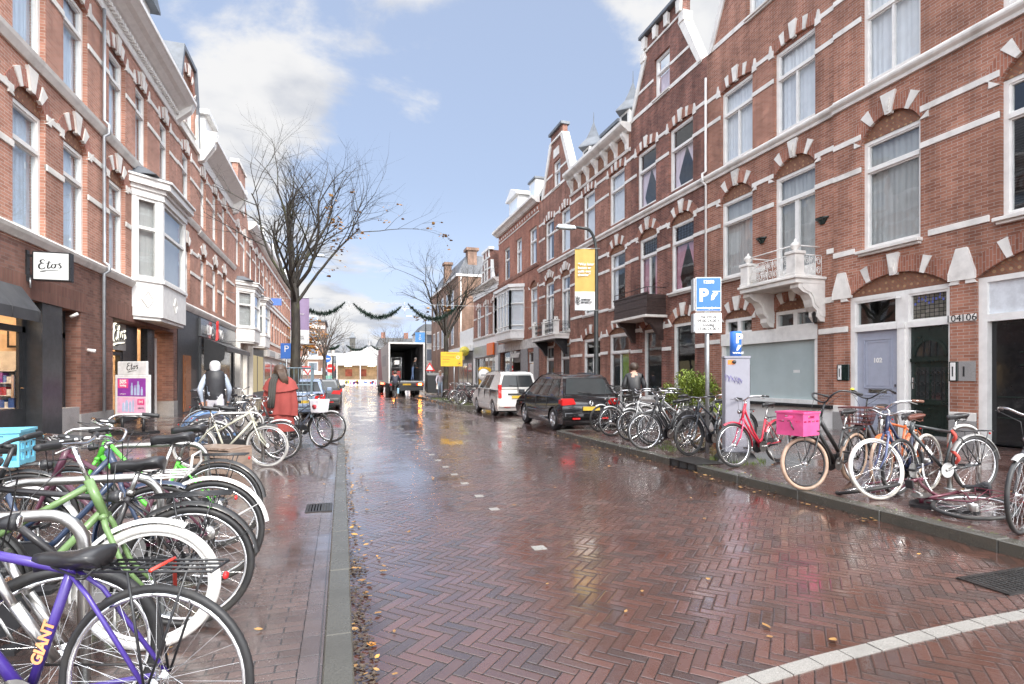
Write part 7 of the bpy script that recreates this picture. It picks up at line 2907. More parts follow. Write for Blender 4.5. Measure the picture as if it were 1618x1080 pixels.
for k, (x, y_) in enumerate(((-.72, .75), (-.70, 1.65))):
 tt = thing('roll_cage', ['wire roll cage with a red crate just inside the lorry', 'wire roll cage standing deeper in the lorry'][k], 'roll cage', (4.58 + x, 41 + y_, fl + .01), 'roll cages in the lorry')
 mb = MB()
 for (px, py) in ((-.36, -.4), (.36, -.4), (.36, .4), (-.36, .4)):
  mb.tube([(px, py, .12), (px, py, 1.75)], .018, 6)
 for z in (.2, .6, 1.0, 1.4, 1.75):
  mb.tube([(-.36, -.4, z), (.36, -.4, z), (.36, .4, z), (-.36, .4, z)], .012, 4, closed=True)
 for i in range(7):
  x_ = -.36 + .72 * i / 6
  mb.tube([(x_, .4, .2), (x_, .4, 1.75)], .006, 4)
 mb.build('cage', M['galv'], tt)
 mb = MB()
 mb.box(-.36, .36, -.4, .4, .10, .16)
 for (px, py) in ((-.3, -.32), (.3, -.32), (.3, .32), (-.3, .32)):
  mb.box(px - .05, px + .05, py - .02, py + .02, 0, .10)
 mb.build('base', M['blackplastic'], tt)
 mb = MB()
 mb.box(-.3, .3, -.38, .3, .17, .75)
 mb.build('crate', plain('dull_red_crate', (.32, .05, .04), .5), tt, bevel=.02, bseg=1)
 mb = MB()
 mb.box(-.12, .2, -.42, -.405, 1.25, 1.55)
 mb.build('label_card', M['white'], tt)
# ---- trees
def grow_tree(name, label, loc, H, fork, spread, seed, r0=.17, levels=5, bark_='bark', leaves=None, nl=0, lean=0, lsize=.06, group=None, side=None, twig=1.0, nmain=8):
 t = thing(name, label, 'tree', loc, group)
 rn = random.Random(seed)
 tr = MB()
 tw = MB()
 tips = []
 def branch(p, d, L, r, lev):
  n = max(3, int(L / .28))
  pts, rr = [p.copy()], [r]
  q = p.copy()
  dd = d.copy()
  for i in range(n):
   dd = (dd + Vector((rn.gauss(0, .09), rn.gauss(0, .09), rn.gauss(.0, .06) + (.035 if lev < 3 else -.01)))).normalized()
   q = q + dd * (L / n)
   pts.append(q.copy())
   rr.append(lerp(r, r * (.42 if lev < levels else .3), (i + 1) / n))
  (tr if lev <= 2 else tw).tube(pts, rr, 7 if lev <= 1 else 5 if lev <= 3 else 3, caps=False)
  if lev >= levels:
   tips.append((pts[-1], dd))
   if leaves:
    tips.append((pts[len(pts) // 2], dd))
   return
  k = {1: 6, 2: 6, 3: 5, 4: 4}.get(lev, 3)
  k = max(2, int(k * twig + rn.random()))
  for j in range(k):
   f = rn.uniform(.30, .98) if j else .98
   i = min(n - 1, int(f * n))
   b = lerp(pts[i], pts[i + 1], f * n - i if f * n - i <= 1 else 1)
   a = rn.uniform(0, 2 * PI)
   perp = dd.orthogonal().normalized()
   perp = Matrix.Rotation(a, 3, dd) @ perp
   sp = rn.uniform(.45, 1.0)
   nd = (dd * (1.0) + perp * sp + Vector((0, 0, .12))).normalized()
   branch(b, nd, L * rn.uniform(.42, .68), rr[i] * rn.uniform(.5, .72), lev + 1)
 base = Vector((0, 0, -.02))
 pts, rr = [], []
 for i in range(9):
  f = i / 8
  pts.append(Vector((lean * f + .03 * math.sin(f * 5 + seed), .03 * math.cos(f * 4 + seed), fork * f)))
  rr.append(r0 * (1.35 if i == 0 else lerp(1.08, .85, f)))
 tr.tube(pts, rr, 12)
 topp = pts[-1]
 for k in range(nmain):
  a = 2 * PI * k / nmain + rn.uniform(-.3, .3)
  up = rn.uniform(.55, 1.5) if k % 3 else 2.6
  out = 1.0
  d = Vector((math.cos(a) * out, math.sin(a) * out, up)).normalized()
  st = lerp(pts[-2], topp, rn.uniform(0, 1)) + Vector((0, 0, rn.uniform(-.25, .1)))
  L = min((H - fork) / max(d.z, .35), spread / max(math.hypot(d.x, d.y), .25)) * .66
  branch(st, d, L, r0 * rn.uniform(.34, .5), 2)
 d = Vector((.05, .02, 1)).normalized()
 branch(topp, d, (H - fork) * .62, r0 * .6, 2)
 tr.build('trunk', M[bark_], t, recalc=False)
 cr = tw.build('crown', M[bark_], t, recalc=False)
 if leaves and nl:
  mb = MB()
  cand = [q for q in tips if side is None or side(q[0])]
  for k in range(nl):
   p, d = rn.choice(cand)
   p = p + Vector((rn.gauss(0, .025), rn.gauss(0, .025), -.5 * lsize + rn.gauss(0, .02)))
   s_ = lsize * rn.uniform(.6, 1.3)
   R3 = Matrix.Rotation(rn.uniform(0, 6.28), 3, 'Z') @ Matrix.Rotation(rn.uniform(-1.2, 1.2), 3, 'X')
   q = [R3 @ Vector(v) * s_ + p for v in ((-.5, 0, 0), (-.1, .38, .06), (.5, .3, 0), (.85, 0, -.1), (.5, -.3, 0), (-.1, -.38, .06))]
   mb.add([tuple(v) for v in q], [(0, 1, 2, 3, 4, 5)])
  mb.build('foliage', leaves, cr, recalc=False)
 return t
brownleaf = leafy('withered_leaf', (.20, .10, .035), (.34, .19, .06))
orangeleaf = leafy('orange_leaf', (.42, .17, .03), (.55, .28, .06))
T1 = grow_tree('street_tree', 'large bare street tree with a mossy trunk beside the woman in red', (-1.60, 20.6, 0), 9.4, 4.7, 3.5, 11, .165, 5, leaves=brownleaf, nl=260, side=lambda p: p.x > 1.1 and p.z < 7.6, lsize=.085, nmain=9)
grow_tree('street_tree', 'bare tree with a forked trunk behind the yellow direction sign', (6.45, 35.2, ZR), 9.0, 4.2, 3.6, 5, .17, 5, leaves=brownleaf, nl=120, side=lambda p: p.x < -.5 and p.z < 5.5, lsize=.12, nmain=7)
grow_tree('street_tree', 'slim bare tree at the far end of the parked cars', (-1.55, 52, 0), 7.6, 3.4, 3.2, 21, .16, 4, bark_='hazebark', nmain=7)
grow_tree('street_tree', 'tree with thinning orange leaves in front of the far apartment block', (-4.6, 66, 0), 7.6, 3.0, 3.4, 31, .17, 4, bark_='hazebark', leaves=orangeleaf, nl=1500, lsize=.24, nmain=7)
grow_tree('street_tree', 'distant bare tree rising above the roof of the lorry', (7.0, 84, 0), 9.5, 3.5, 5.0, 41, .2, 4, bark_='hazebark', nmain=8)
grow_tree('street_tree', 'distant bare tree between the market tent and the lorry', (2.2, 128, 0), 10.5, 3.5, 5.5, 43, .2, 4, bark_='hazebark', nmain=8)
t = thing('tree_guard', 'blue grey iron guard fence round the foot of the big tree', 'fence', (-1.42, 20.0, 0))
bg = plain('blue_grey_iron', (.12, .17, .20), .45)
for (px, py) in ((-.55, -.35), (.42, -.35), (.42, .75), (-.55, .75)):
 mb = MB()
 mb.box(px - .03, px + .03, py - .03, py + .03, 0, 1.9)
 mb.build('post', bg, t)
for z in (.35, 1.15, 1.72):
 mb = MB()
 mb.tube([(-.55, -.35, z), (.42, -.35, z), (.42, .75, z), (-.55, .75, z)], .02, 4, closed=True, smooth=False)
 mb.build('rail', bg, t)
mb = MB()
for k in range(1, 7):
 f = k / 7
 for (a, b) in (((-.55, -.35), (.42, -.35)), ((.42, -.35), (.42, .75)), ((-.55, .75), (.42, .75))):
  x, y_ = lerp(a[0], b[0], f), lerp(a[1], b[1], f)
  mb.tube([(x, y_, .35), (x, y_, 1.72)], .009, 4)
mb.build('bars', bg, t)
# ---- lamps, banners, signs
lampgrey = plain('dark_lamp_post', (.045, .05, .05), .4, .3)
def lamp_post(name, label, loc, h, arm, head_=True, ang=180):
 t = thing(name, label, 'street lamp', loc, 'street lamps', (0, 0, R(ang)))
 mb = MB()
 rr = .75
 pts = [(0, 0, 0), (0, 0, 1.2), (0, 0, h - rr)] + [(arm * .45 * (1 - math.cos(PI / 2 * i / 6)), 0, h - rr + rr * math.sin(PI / 2 * i / 6)) for i in range(1, 7)] + [(arm, 0, h + .02)]
 mb.tube(pts, [.085, .075, .06] + [.045] * 6 + [.035], 10)
 mb.build('pole', lampgrey, t)
 mb = MB()
 mb.lathe([(.0, 0), (.11, 0), (.11, .9), (.075, 1.0), (.0, 1.0)], seg=12)
 mb.build('base', lampgrey, t)
 mb = MB()
 mb.frustum((arm - .05, arm + .62, -.10, .10), (arm, arm + .55, -.06, .06), h - .06, h + .06)
 hd = mb.build('lamp_head', M['zinc'], t, bevel=.02)
 mb = MB()
 mb.box(arm + .1, arm + .55, -.08, .08, h - .075, h - .061)
 mb.build('lens', M['frost'], hd)
 return t
lamp_post('street_lamp', 'tall dark street lamp carrying the ochre and white banner', (7.62, 15.55, ZR), 5.95, .75)
lamp_post('street_lamp', 'distant street lamp with a blue banner beyond the lorry', (8.75, 60, ZR), 8.0, 1.5)
lamp_post('street_lamp', 'street lamp carrying the violet banner behind the big tree', (-2.2, 27.6, ZL), 7.2, .8, ang=0)
def banner(label, loc, w, h, cols, rows, lines=(), ang=-17):
 """cloth banner hung from two arms; origin at the pole side top corner, hangs to -x"""
 t = thing('banner', label, 'banner', loc, None, (0, 0, R(ang)))
 z = 0
 for c, f in zip(cols, rows):
  mb = MB()
  n = 8
  vs, fs = [], []
  for i in range(n + 1):
   x = -w * i / n
   y_ = .018 * math.sin(i * 1.1)
   for zz_ in (z, z - h * f):
    vs.append((x, y_, zz_))
  for i in range(n):
   fs.append((2 * i, 2 * i + 2, 2 * i + 3, 2 * i + 1))
  mb.add(vs, fs, True)
  mb.build('cloth', c, t, recalc=False)
  z -= h * f
 mb = MB()
 mb.tube([(-w - .02, 0, .01), (.16, 0, .01)], .014, 6)
 mb.tube([(-w - .02, 0, -h - .01), (.16, 0, -h - .01)], .014, 6)
 mb.build('arm', M['galv'], t)
 for (body, size, x, zz_, m_, kw) in lines:
  me = text(body, size, m_, t, frame_mat((x, -.035, zz_), (1, 0, 0), (0, 0, 1)), 'lettering', **kw)
 return t
ochre = plain('ochre_cloth', (.54, .37, .10), .7, var=.05)
whitecloth = plain('white_cloth', (.78, .78, .77), .7, var=.04)
bn = banner('ochre and white street banner with a quotation, hung on the tall lamp', (7.50, 15.40, 5.40), .62, 1.90, (ochre, whitecloth), (.70, .30),
   (('\u201cWat later\nkwam er\nzelfs een\ntheater\u201d', .115, -.53, -.65, M['white'], dict(align='LEFT', offset=.003, space=.95)), ('weimar\nstraat.nl', .105, -.44, -1.62, M['blackpaint'], dict(align='LEFT', offset=.004, space=.8))))
mb = MB()
for (x, z) in ((-.57, -1.50), (-.50, -1.53), (-.56, -1.58), (-.50, -1.62), (-.57, -1.66), (-.52, -1.71)):
 mb.torus((x, -.036, z), .030, .010, 'y', 14, 5)
mb.build('emblem', M['blackpaint'], bn)
violet = plain('violet_cloth', (.33, .25, .40), .7, var=.05)
banner('violet and white banner hanging behind the big tree trunk', (-1.50, 27.45, 5.15), .85, 2.15, (violet, whitecloth), (.70, .30), (('weimar', .14, -.42, -.75, M['white'], dict()), ('weimar\nstraat.nl', .12, -.42, -1.85, M['blackpaint'], dict(space=.85))), ang=-10)
banner('blue banner on the distant lamp beyond the lorry', (8.65, 59.9, 6.35), 1.05, 1.15, (plain('blue_cloth', (.07, .22, .48), .7),), (1.0,), (('T\nO', .36, -.52, -.56, M['white'], dict(space=.8)),), ang=-8)
bluesign = plain('traffic_blue', (.035, .16, .55), .35, var=.04)
t = thing('parking_sign', 'blue parking sign with payment hand and white hours plate on a galvanised pole', 'sign', (6.01, 7.96, ZR), None, (0, 0, R(-19)))
mb = MB()
mb.tube([(0, 0, 0), (0, 0, 3.02)], .034, 10)
mb.build('pole', M['galv'], t)
mb = MB()
mb.box(-.22, .22, -.06, -.035, 2.43, 3.02)
sp = mb.build('sign_plate', M['white'], t, bevel=.012, bseg=2)
mb = MB()
mb.box(-.205, .205, -.065, -.060, 2.445, 3.005)
bl = mb.build('sign_face', bluesign, sp, bevel=.002, bseg=1)
def stext(body, size, m_, x, z, par, y=-.066, **kw):
 return text(body, size, m_, par, frame_mat((x, y, z), (1, 0, 0), (0, 0, 1)), 'lettering', **kw)
stext('12250', .075, M['white'], .0, 2.935, bl, offset=.003)
stext('P', .30, M['white'], -.085, 2.70, bl, offset=.012)
stext('www.denhaag.nl/parkeren', .046, M['white'], 0, 2.49, bl, offset=.002, spacing=.86)
def hand_symbol(mb, x, z, s, y):
 q = [(-.25, -.5), (.05, -.42), (.22, -.1), (.5, .25), (.42, .34), (.12, .05), (.05, .12), (.32, .42), (.22, .5), (-.1, .2), (-.2, .0)]
 mb.prism([(x + a * s, z + b * s) for a, b in q], y, y - .003)
 mb.box(x - .1 * s, x + .75 * s, y - .003, y, z + .42 * s, z + .5 * s)
 mb.torus((x + .38 * s, y - .001, z + .30 * s), .10 * s, .03 * s, 'y', 12, 5)
mb = MB()
hand_symbol(mb, .08, 2.70, .16, -.065)
mb.build('hand_symbol', M['white'], bl)
mb = MB()
mb.box(-.225, .225, -.06, -.035, 2.06, 2.41)
hp = mb.build('hours_plate', M['white'], t, bevel=.012, bseg=2)
stext('ma t/m za\n09.00-24.00 h\nzondag\n13.00-24.00 h', .068, M['blackpaint'], 0, 2.235, hp, offset=.0015, space=1.02, y=-.061)
mb = MB()
mb.box(-.25, -.235, -.06, .10, 2.45, 3.0)
mb.box(-.25, -.235, -.06, .10, 2.08, 2.40)
mb.build('back_plate', M['galv'], t)
lilac = plain('lilac_grey_metal', (.30, .30, .345), .4, var=.04, dirt=.1)
t = thing('parking_meter', 'lilac grey parking meter cabinet with scribbles and a blue top sign', 'parking meter', (5.90, 7.12, ZR), None, (0, 0, R(-30)))
mb = MB()
mb.box(-.18, .18, -.16, .16, .14, 1.60)
cab = mb.build('cabinet', lilac, t, bevel=.015, bseg=2)
mb = MB()
mb.box(-.19, .19, -.17, .17, 1.60, 1.63)
mb.build('lid', lilac, cab)
mb = MB()
mb.frustum((-.30, .30, -.26, .26), (-.22, .22, -.19, .19), 0, .14)
mb.build('foot', M['iron'], t)
mb = MB()
mb.box(.16, .195, -.10, .12, 1.0, 1.5)
mb.build('panel', M['blackplastic'], cab)
mb = MB()
mb.box(-.14, -.04, -.163, -.159, 1.5, 1.57)
mb.build('sticker', M['orange_lens'], cab)
mb = MB()
mb.lathe([(.0, -.02), (.03, -.02), (.03, 0), (.0, 0)], (-.05, -.16, 1.54), 'y', 10, caps=False)
mb.build('lens', M['blackplastic'], cab)
mb = MB()
for k in range(5):
 x = -.16 + k * .05
 pts = [(x + .03 * math.cos(i * 1.7 + k), -.163, 1.30 + .06 * math.sin(i * 2.3 + k * 1.9) - .015 * k) for i in range(7)]
 mb.tube(pts, .002, 4)
mb.build('scribble', plain('violet_marker', (.16, .12, .45), .5), cab)
mb = MB()
mb.lathe([(.0, 1.63), (.085, 1.63), (.085, 2.02), (.0, 2.02)], seg=20)
ts = mb.build('top_sign', bluesign, t)
text('P', .20, M['white'], ts, frame_mat((.035, -.092, 1.90), (1, 0, 0), (0, 0, 1)), 'lettering', offset=.008)
text('www.nl', .05, M['white'], ts, frame_mat((.02, -.092, 1.685), (1, 0, 0), (0, 0, 1)), 'lettering', offset=.002)
mb = MB()
hand_symbol(mb, .02, 1.76, .09, -.088)
mb.build('hand_symbol', M['white'], ts)
yel = plain('sign_yellow', (.78, .46, .02), .4, var=.04)
t = thing('direction_sign', 'rectangular yellow diversion sign on a pole in front of the bare tree', 'sign', (5.95, 30.7, ZR), None, (0, 0, R(-5)))
mb = MB()
mb.tube([(.15, 0, 0), (.15, 0, 2.7)], .035, 8)
mb.build('pole', M['galv'], t)
mb = MB()
mb.box(-.62, .62, -.06, -.03, 1.93, 2.75)
fc = mb.build('sign_plate', yel, t, bevel=.01, bseg=1)
sred = plain('sign_red_text', (.55, .10, .03), .5)
for k, (bt_, x, z) in enumerate((('OMLEIDING', .02, 2.66), ('Loosduinseweg', -.22, 2.48), ('Beeklaan', -.30, 2.34), ('centrum', -.34, 2.19), ('P', -.48, 2.04))):
 stext(bt_, .12, sred, x, z, fc, y=-.062)
mb = MB()
mb.torus((.36, -.064, 2.45), .07, .012, 'y', 16, 5)
for k in range(8):
 a = 2 * PI * k / 8
 mb.tube([(.36 + .07 * math.cos(a), -.064, 2.45 + .07 * math.sin(a)), (.36 + .12 * math.cos(a), -.064, 2.45 + .12 * math.sin(a))], .01, 4)
mb.build('symbol', M['white'], fc)
mb = MB()
mb.tube([(.36, -.063, 2.03), (.54, -.063, 2.03), (.54, -.063, 2.19), (.36, -.063, 2.19)], .008, 4, closed=True)
mb.box(.40, .50, -.066, -.06, 2.08, 2.13)
mb.build('car_symbol', M['blackpaint'], fc)
t = thing('shop_sign', 'round yellow sign sticking out beside the yellow diversion sign', 'sign', (11.1, 50.9, 3.9))
mb = MB()
mb.lathe([(.0, -.06), (.46, -.06), (.46, .06), (.0, .06)], seg=24, axis='y', caps=False)
mb.build('disc', plain('pale_yellow_sign', (.80, .68, .10), .4), t)
mb = MB()
mb.box(.40, .80, -.03, .03, -.04, .04)
mb.build('bracket', M['blackpaint'], t)
mb = MB()
mb.box(-.25, .25, -.07, -.061, -.08, -.02)
mb.box(-.2, .2, -.07, -.061, .04, .10)
mb.build('lettering', plain('olive_text', (.40, .36, .05), .5), t)
def simple_sign(label, loc, shape, z, size, face, rim=None, cat='sign', name='traffic_sign'):
 t = thing(name, label, cat, loc)
 mb = MB()
 mb.tube([(0, 0, 0), (0, 0, z + size)], .04, 6)
 mb.build('pole', M['galv'], t)
 mb = MB()
 if shape == 'tri' or shape == 'give':
  s_ = 1 if shape == 'tri' else -1
  mb.prism([(-size, z - s_ * size * .6), (size, z - s_ * size * .6), (0, z + s_ * size)], -.06, -.04)
 elif shape == 'round':
  mb.prism([(size * math.cos(2 * PI * k / 20), z + size * math.sin(2 * PI * k / 20)) for k in range(20)], -.06, -.04)
 else:
  mb.box(-size * .7, size * .7, -.06, -.04, z - size, z + size)
 f = mb.build('sign_plate', face, t)
 mb = MB()
 if rim is not None:
  if shape in ('tri', 'give'):
   s_ = 1 if shape == 'tri' else -1
   k_ = .62
   mb.prism([(-size * k_, z - s_ * size * .38), (size * k_, z - s_ * size * .38), (0, z + s_ * size * .62)], -.07, -.061)
  elif shape == 'round':
   mb.box(-size * .65, size * .65, -.07, -.061, z - size * .15, z + size * .15)
  else:
   mb.box(-size * .35, size * .35, -.07, -.061, z - size * .2, z + size * .7)
  mb.build('symbol', rim, f)
 return t
ps_ = simple_sign('blue parking sign on a thin pole behind the big tree', (-2.3, 25.3, ZL), 'rect', 2.5, .33, bluesign)
stext('P', .4, M['white'], 0, 2.58, ps_)
simple_sign('red and white triangular warning sign beyond the lorry', (9.5, 62, 0), 'tri', 2.5, .62, plain('sign_red', (.65, .03, .03), .4), M['white'])
simple_sign('upside down white and red give way sign in front of the apartment block', (-4.8, 84, 0), 'give', 2.5, .85, plain('sign_red', (.65, .03, .03), .4), M['white'])
simple_sign('round red no entry sign beside the market tent', (-1.6, 82, 0), 'round', 2.7, .62, plain('sign_red', (.65, .03, .03), .4), M['white'])
simple_sign('round blue traffic sign above the no entry sign', (-2.0, 80, 0), 'round', 4.0, .5, bluesign, M['white'])
t = thing('lantern', 'old fashioned lantern post near the end of the parked cars', 'street lamp', (-1.0, 63, 0))
mb = MB()
mb.lathe([(.0, 0), (.22, 0), (.20, .8), (.10, .95), (.07, 3.6), (.14, 3.7), (.0, 3.75)], seg=10)
mb.build('post', lampgrey, t)
mb = MB()
mb.lathe([(.12, 3.75), (.26, 4.5), (.0, 4.5)], seg=6, smooth=False, caps=False)
mb.build('lantern_glass', M['white'], t)
mb = MB()
mb.lathe([(.36, 4.5), (.12, 4.85), (.0, 5.0)], seg=6, smooth=False)
mb.build('cap', lampgrey, t)
t = thing('bin', 'dark square container on the pavement right behind the lorry', 'bin', (7.3, 44.5, ZR))
mb = MB()
mb.box(-.75, .75, -.5, .5, .05, 1.5)
mb.build('body', M['anthracite'], t, bevel=.03)
mb = MB()
mb.prism([(-.5, 1.5), (.5, 1.5), (.42, 1.68), (-.42, 1.68)], -.78, .78, lambda u, w, d: (d, u, w))
mb.build('lid', M['anthracite'], t)
for k, x in enumerate((9.3, 10.1)):
 t = thing('post_box', ['shorter yellow post box nearer the white van', 'yellow post box standing behind the other one'][k], 'post box', (x, 36.5 + k * 2.2, ZR), 'yellow post boxes')
 mb = MB()
 mb.box(-.28, .28, -.2, .2, .7, 1.85)
 mb.prism([(-.28, 1.85), (.28, 1.85), (.18, 2.0), (-.18, 2.0)], -.2, .2)
 mb.build('body', yel, t, bevel=.03)
 mb = MB()
 mb.box(-.06, .06, -.06, .06, 0, .7)
 mb.build('leg', lampgrey, t)
 mb = MB()
 mb.box(-.18, .18, -.205, -.2, 1.65, 1.72)
 mb.build('slot', M['blackpaint'], t)
t = thing('advert_disc', 'round white advertising disc on a stand behind the bicycles beyond the van', 'sign', (8.5, 33.2, ZR))
mb = MB()
mb.lathe([(.0, -.05), (.36, -.05), (.36, .05), (.0, .05)], (0, 0, 1.45), 'y', 24, caps=False)
mb.build('disc', M['white'], t)
mb = MB()
mb.torus((0, 0, 1.45), .37, .03, 'y', 28, 6)
mb.box(-.2, .2, -.056, -.051, 1.40, 1.50)
mb.build('rim', M['galv'], t)
mb = MB()
mb.tube([(0, 0, 0), (0, 0, 1.1)], .04, 8)
mb.box(-.3, .3, -.3, .3, 0, .05)
mb.build('stand', M['galv'], t)
# ---- garlands over the street
pine = leafy('pine_green', (.020, .045, .032), (.045, .085, .06))
def garland(label, p0, p1, sag, seed, r=.16, n=46):
 a, b = Vector(p0), Vector(p1)
 mid = (a + b) / 2
 t = thing('garland', label, 'garland', mid, 'pine garlands over the street')
 mb = MB()
 pts = []
 for i in range(n + 1):
  f = i / n
  p = lerp(a, b, f) - mid
  p.z -= sag * (1 - (2 * f - 1) ** 2)
  pts.append(p)
 mb.tube(pts, .02, 5)
 mb.build('wire', M['blackpaint'], t)
 mb = MB()
 rn = random.Random(seed)
 for i in range(n * 20):
  f = rn.random()
  k = min(n - 1, int(f * n))
  p = lerp(pts[k], pts[k + 1], f * n - k)
  th = rn.uniform(0, 2 * PI)
  env = min(1, 6 * f * (1 - f) + .35)
  d = Vector((rn.uniform(-.7, .7), math.cos(th), math.sin(th))).normalized()
  L = r * rn.uniform(.7, 1.35) * env
  e = p + d * L
  w = d.cross(Vector((rn.random(), rn.random(), rn.random()))).normalized() * .02
  mb.add([tuple(p - w), tuple(p + w), tuple(e + w * .3), tuple(e - w * .3)], [(0, 1, 2, 3)])
 mb.build('needles', pine, t, recalc=False)
 return t
garland('pine garland sagging between the big tree and the first star', (-2.3, 30, 5.5), (.13, 30, 5.36), .72, 1)
garland('pine garland sagging over the middle of the street above the lorry', (.54, 30, 5.32), (3.05, 30, 5.25), .66, 2)
garland('pine garland sagging in front of the bare tree across the street', (3.42, 30, 5.42), (6.2, 30, 5.46), .82, 3)
garland('far pine garland next to the slim bare tree', (-1.7, 60, 4.5), (-.25, 60, 4.8), .25, 4)
garland('far pine garland over the middle of the street before the tower', (.38, 60, 4.8), (2.55, 60, 4.82), .5, 5)
garland('far pine garland ending behind the lorry', (2.95, 60, 4.8), (5.2, 60, 4.75), .45, 6)
for k, (y_, x0, x1, z) in enumerate(((30, -6.0, 11.9, 5.52), (60, -5.8, 11.9, 4.86))):
 t = thing('span_wire', ['near steel wire carrying the garlands across the street', 'far steel wire carrying the garlands across the street'][k], 'wire', (x0, y_, z))
 mb = MB()
 mb.tube([((x1 - x0) * i / 12, 0, -.12 * math.sin(PI * i / 12) + (.25 if i in (0, 12) else 0)) for i in range(13)], .008, 4)
 mb.build('cable', M['galv'], t)
for k, (x, y_, z) in enumerate(((.33, 30, 5.12), (3.24, 30, 5.15), (2.76, 60, 4.95), (.07, 60, 4.9))):
 t = thing('star_ornament', ['pale star ornament between the first two garlands', 'pale star ornament between the second and third garland', 'pale star ornament far off near the lorry', 'pale star ornament far off near the slim tree'][k], 'star', (x, y_, z), 'star ornaments between the garlands')
 mb = MB()
 for i in range(8):
  a = PI * i / 4
  L = .36 if i % 2 == 0 else .22
  mb.tube([(0, 0, 0), (L * math.cos(a), 0, L * math.sin(a))], [.014, .006], 4)
 mb.build('rays', M['white'], t)
# ---- shop things on the near pavement
t = thing('hanging_sign', 'illuminated white box sign with black script fixed over the shop entrance', 'sign', (XL, 12.7, 3.55))
mb = MB()
mb.box(.12, .73, 0, .16, -.28, .28)
bxs = mb.build('box', M['blackpaint'], t, bevel=.006, bseg=1)
mb = MB()
mb.box(.145, .705, -.006, .0, -.255, .255)
fc = mb.build('sign_face', emit('lit_sign_face', (1, 1, .97), .78), bxs)
mb = MB()
script_etos(mb, .215, lambda u, v, w: (.20 + u, -.008 - w, -.10 + v), .003, 1.25)
mb.build('lettering', M['blackpaint'], fc)
mb = MB()
mb.box(0, .12, .05, .10, .17, .22)
mb.box(0, .12, .05, .10, -.22, -.17)
mb.box(-.0, .03, .03, .12, -.3, .3)
mb.build('bracket', M['blackpaint'], t)
mb = MB()
mb.tube([(.06, .07, -.22), (.06, .07, -.42)], .015, 6)
mb.build('conduit', M['galv'], t)
t = thing('awning', 'dark grey fabric awning above the shop window', 'awning', (XL, 8, 3.1))
mb = MB()
aw = plain('awning_canvas', (.055, .056, .06), .6, var=.2, scale=2)
mb.prism([(.02, 0), (.06, 0), (.36, -.46), (.36, -.66), (.345, -.66), (.345, -.47), (.02, -.04)], 0, 4.45, lambda u, w, d: (u, d, w))
mb.prism([(.02, 0), (.06, 0), (.36, -.46), (.36, -.66), (.02, -.5)], 4.45, 4.47, lambda u, w, d: (u, d, w))
mb.build('canvas', aw, t)
mb = MB()
for k in range(6):
 mb.tube([(.04, .02 + .88 * k, .005), (.362, .02 + .88 * k, -.46), (.366, .02 + .88 * k, -.66)], .008, 4)
mb.build('seam', aw, t)
t = thing('pavement_sign', 'white framed poster stand with violet and pink offers by the side entrance', 'sign', (-4.85, 15.34, ZL), None, (0, 0, R(-35)))
mb = MB()
mb.box(-.56, .56, -.03, .03, .40, 1.42)
mb.box(-.48, .48, -.025, .025, 1.42, 1.75)
fm = mb.build('frame', plain('alu_frame', (.70, .71, .72), .35), t, bevel=.012, bseg=1)
mb = MB()
mb.box(-.50, .50, -.036, -.031, .46, 1.36)
ps = mb.build('poster', M['white'], fm)
pv, pp = plain('poster_violet', (.27, .05, .36), .4), plain('poster_pink', (.80, .45, .62), .4)
mb = MB()
mb.box(-.46, .46, -.04, -.036, .90, 1.34)
pa = mb.build('offer_panel', pv, ps)
mb = MB()
mb.box(-.46, .46, -.04, -.036, .50, .88)
pb_ = mb.build('offer_panel', pp, ps)
mb = MB()
mb.box(-.44, -.10, -.044, -.04, 1.10, 1.32)
pc = mb.build('price_flash', plain('poster_magenta', (.75, .08, .25), .4), pa)
def ptext(body, size, m_, x, z, par, y, **kw):
 return text(body, size, m_, par, frame_mat((x, y, z), (1, 0, 0), (0, 0, 1)), 'lettering', **kw)
ptext('50%', .13, M['white'], -.27, 1.25, pc, -.046, offset=.006)
ptext('korting', .07, M['white'], -.27, 1.165, pc, -.046, offset=.003)
ptext('op alle geuren', .035, M['white'], -.28, .96, pa, -.042)
bluepk = plain('poster_blue_pack', (.42, .52, .70), .4)
mb = MB()
for (x, w_, h_) in ((.02, .07, .30), (.12, .06, .24), (.22, .09, .34), (.34, .06, .20)):
 mb.prism([(x - w_ / 2, .93), (x + w_ / 2, .93), (x + w_ / 2, .93 + h_ * .7), (x + w_ / 4, .93 + h_ * .8), (x + w_ / 4, .93 + h_), (x - w_ / 4, .93 + h_), (x - w_ / 4, .93 + h_ * .8), (x - w_ / 2, .93 + h_ * .7)], -.0435, -.04)
mb.build('bottle_print', bluepk, pa)
mb = MB()
for (x, w_, h_) in ((-.26, .08, .22), (-.15, .1, .28), (-.03, .08, .25), (.06, .05, .3)):
 mb.prism([(x - w_ / 2, .53), (x + w_ / 2, .53), (x + w_ / 2, .53 + h_ * .75), (x + w_ / 5, .53 + h_), (x - w_ / 5, .53 + h_), (x - w_ / 2, .53 + h_ * .75)], -.0435, -.04)
mb.build('bottle_print', bluepk, pb_)
mb = MB()
mb.box(.20, .42, -.044, -.04, .70, .84)
pd_ = mb.build('price_flash', plain('poster_magenta', (.75, .08, .25), .4), pb_)
ptext('1+1', .09, M['white'], .31, .77, pd_, -.046, offset=.004)
ptext('GRATIS', .06, M['blackpaint'], .31, .62, pb_, -.042)
mb = MB()
script_etos(mb, .21, lambda u, v, w: (-.19 + u, -.026 - w, 1.50 + v), .003, 1.2)
mb.build('lettering', M['blackpaint'], fm)
mb = MB()
for x in (-.35, .35):
 mb.tube([(x, 0, .40), (x, 0, .06)], .03, 8)
mb.box(-.5, .5, -.3, .3, .0, .06)
mb.build('foot', M['blackplastic'], t)
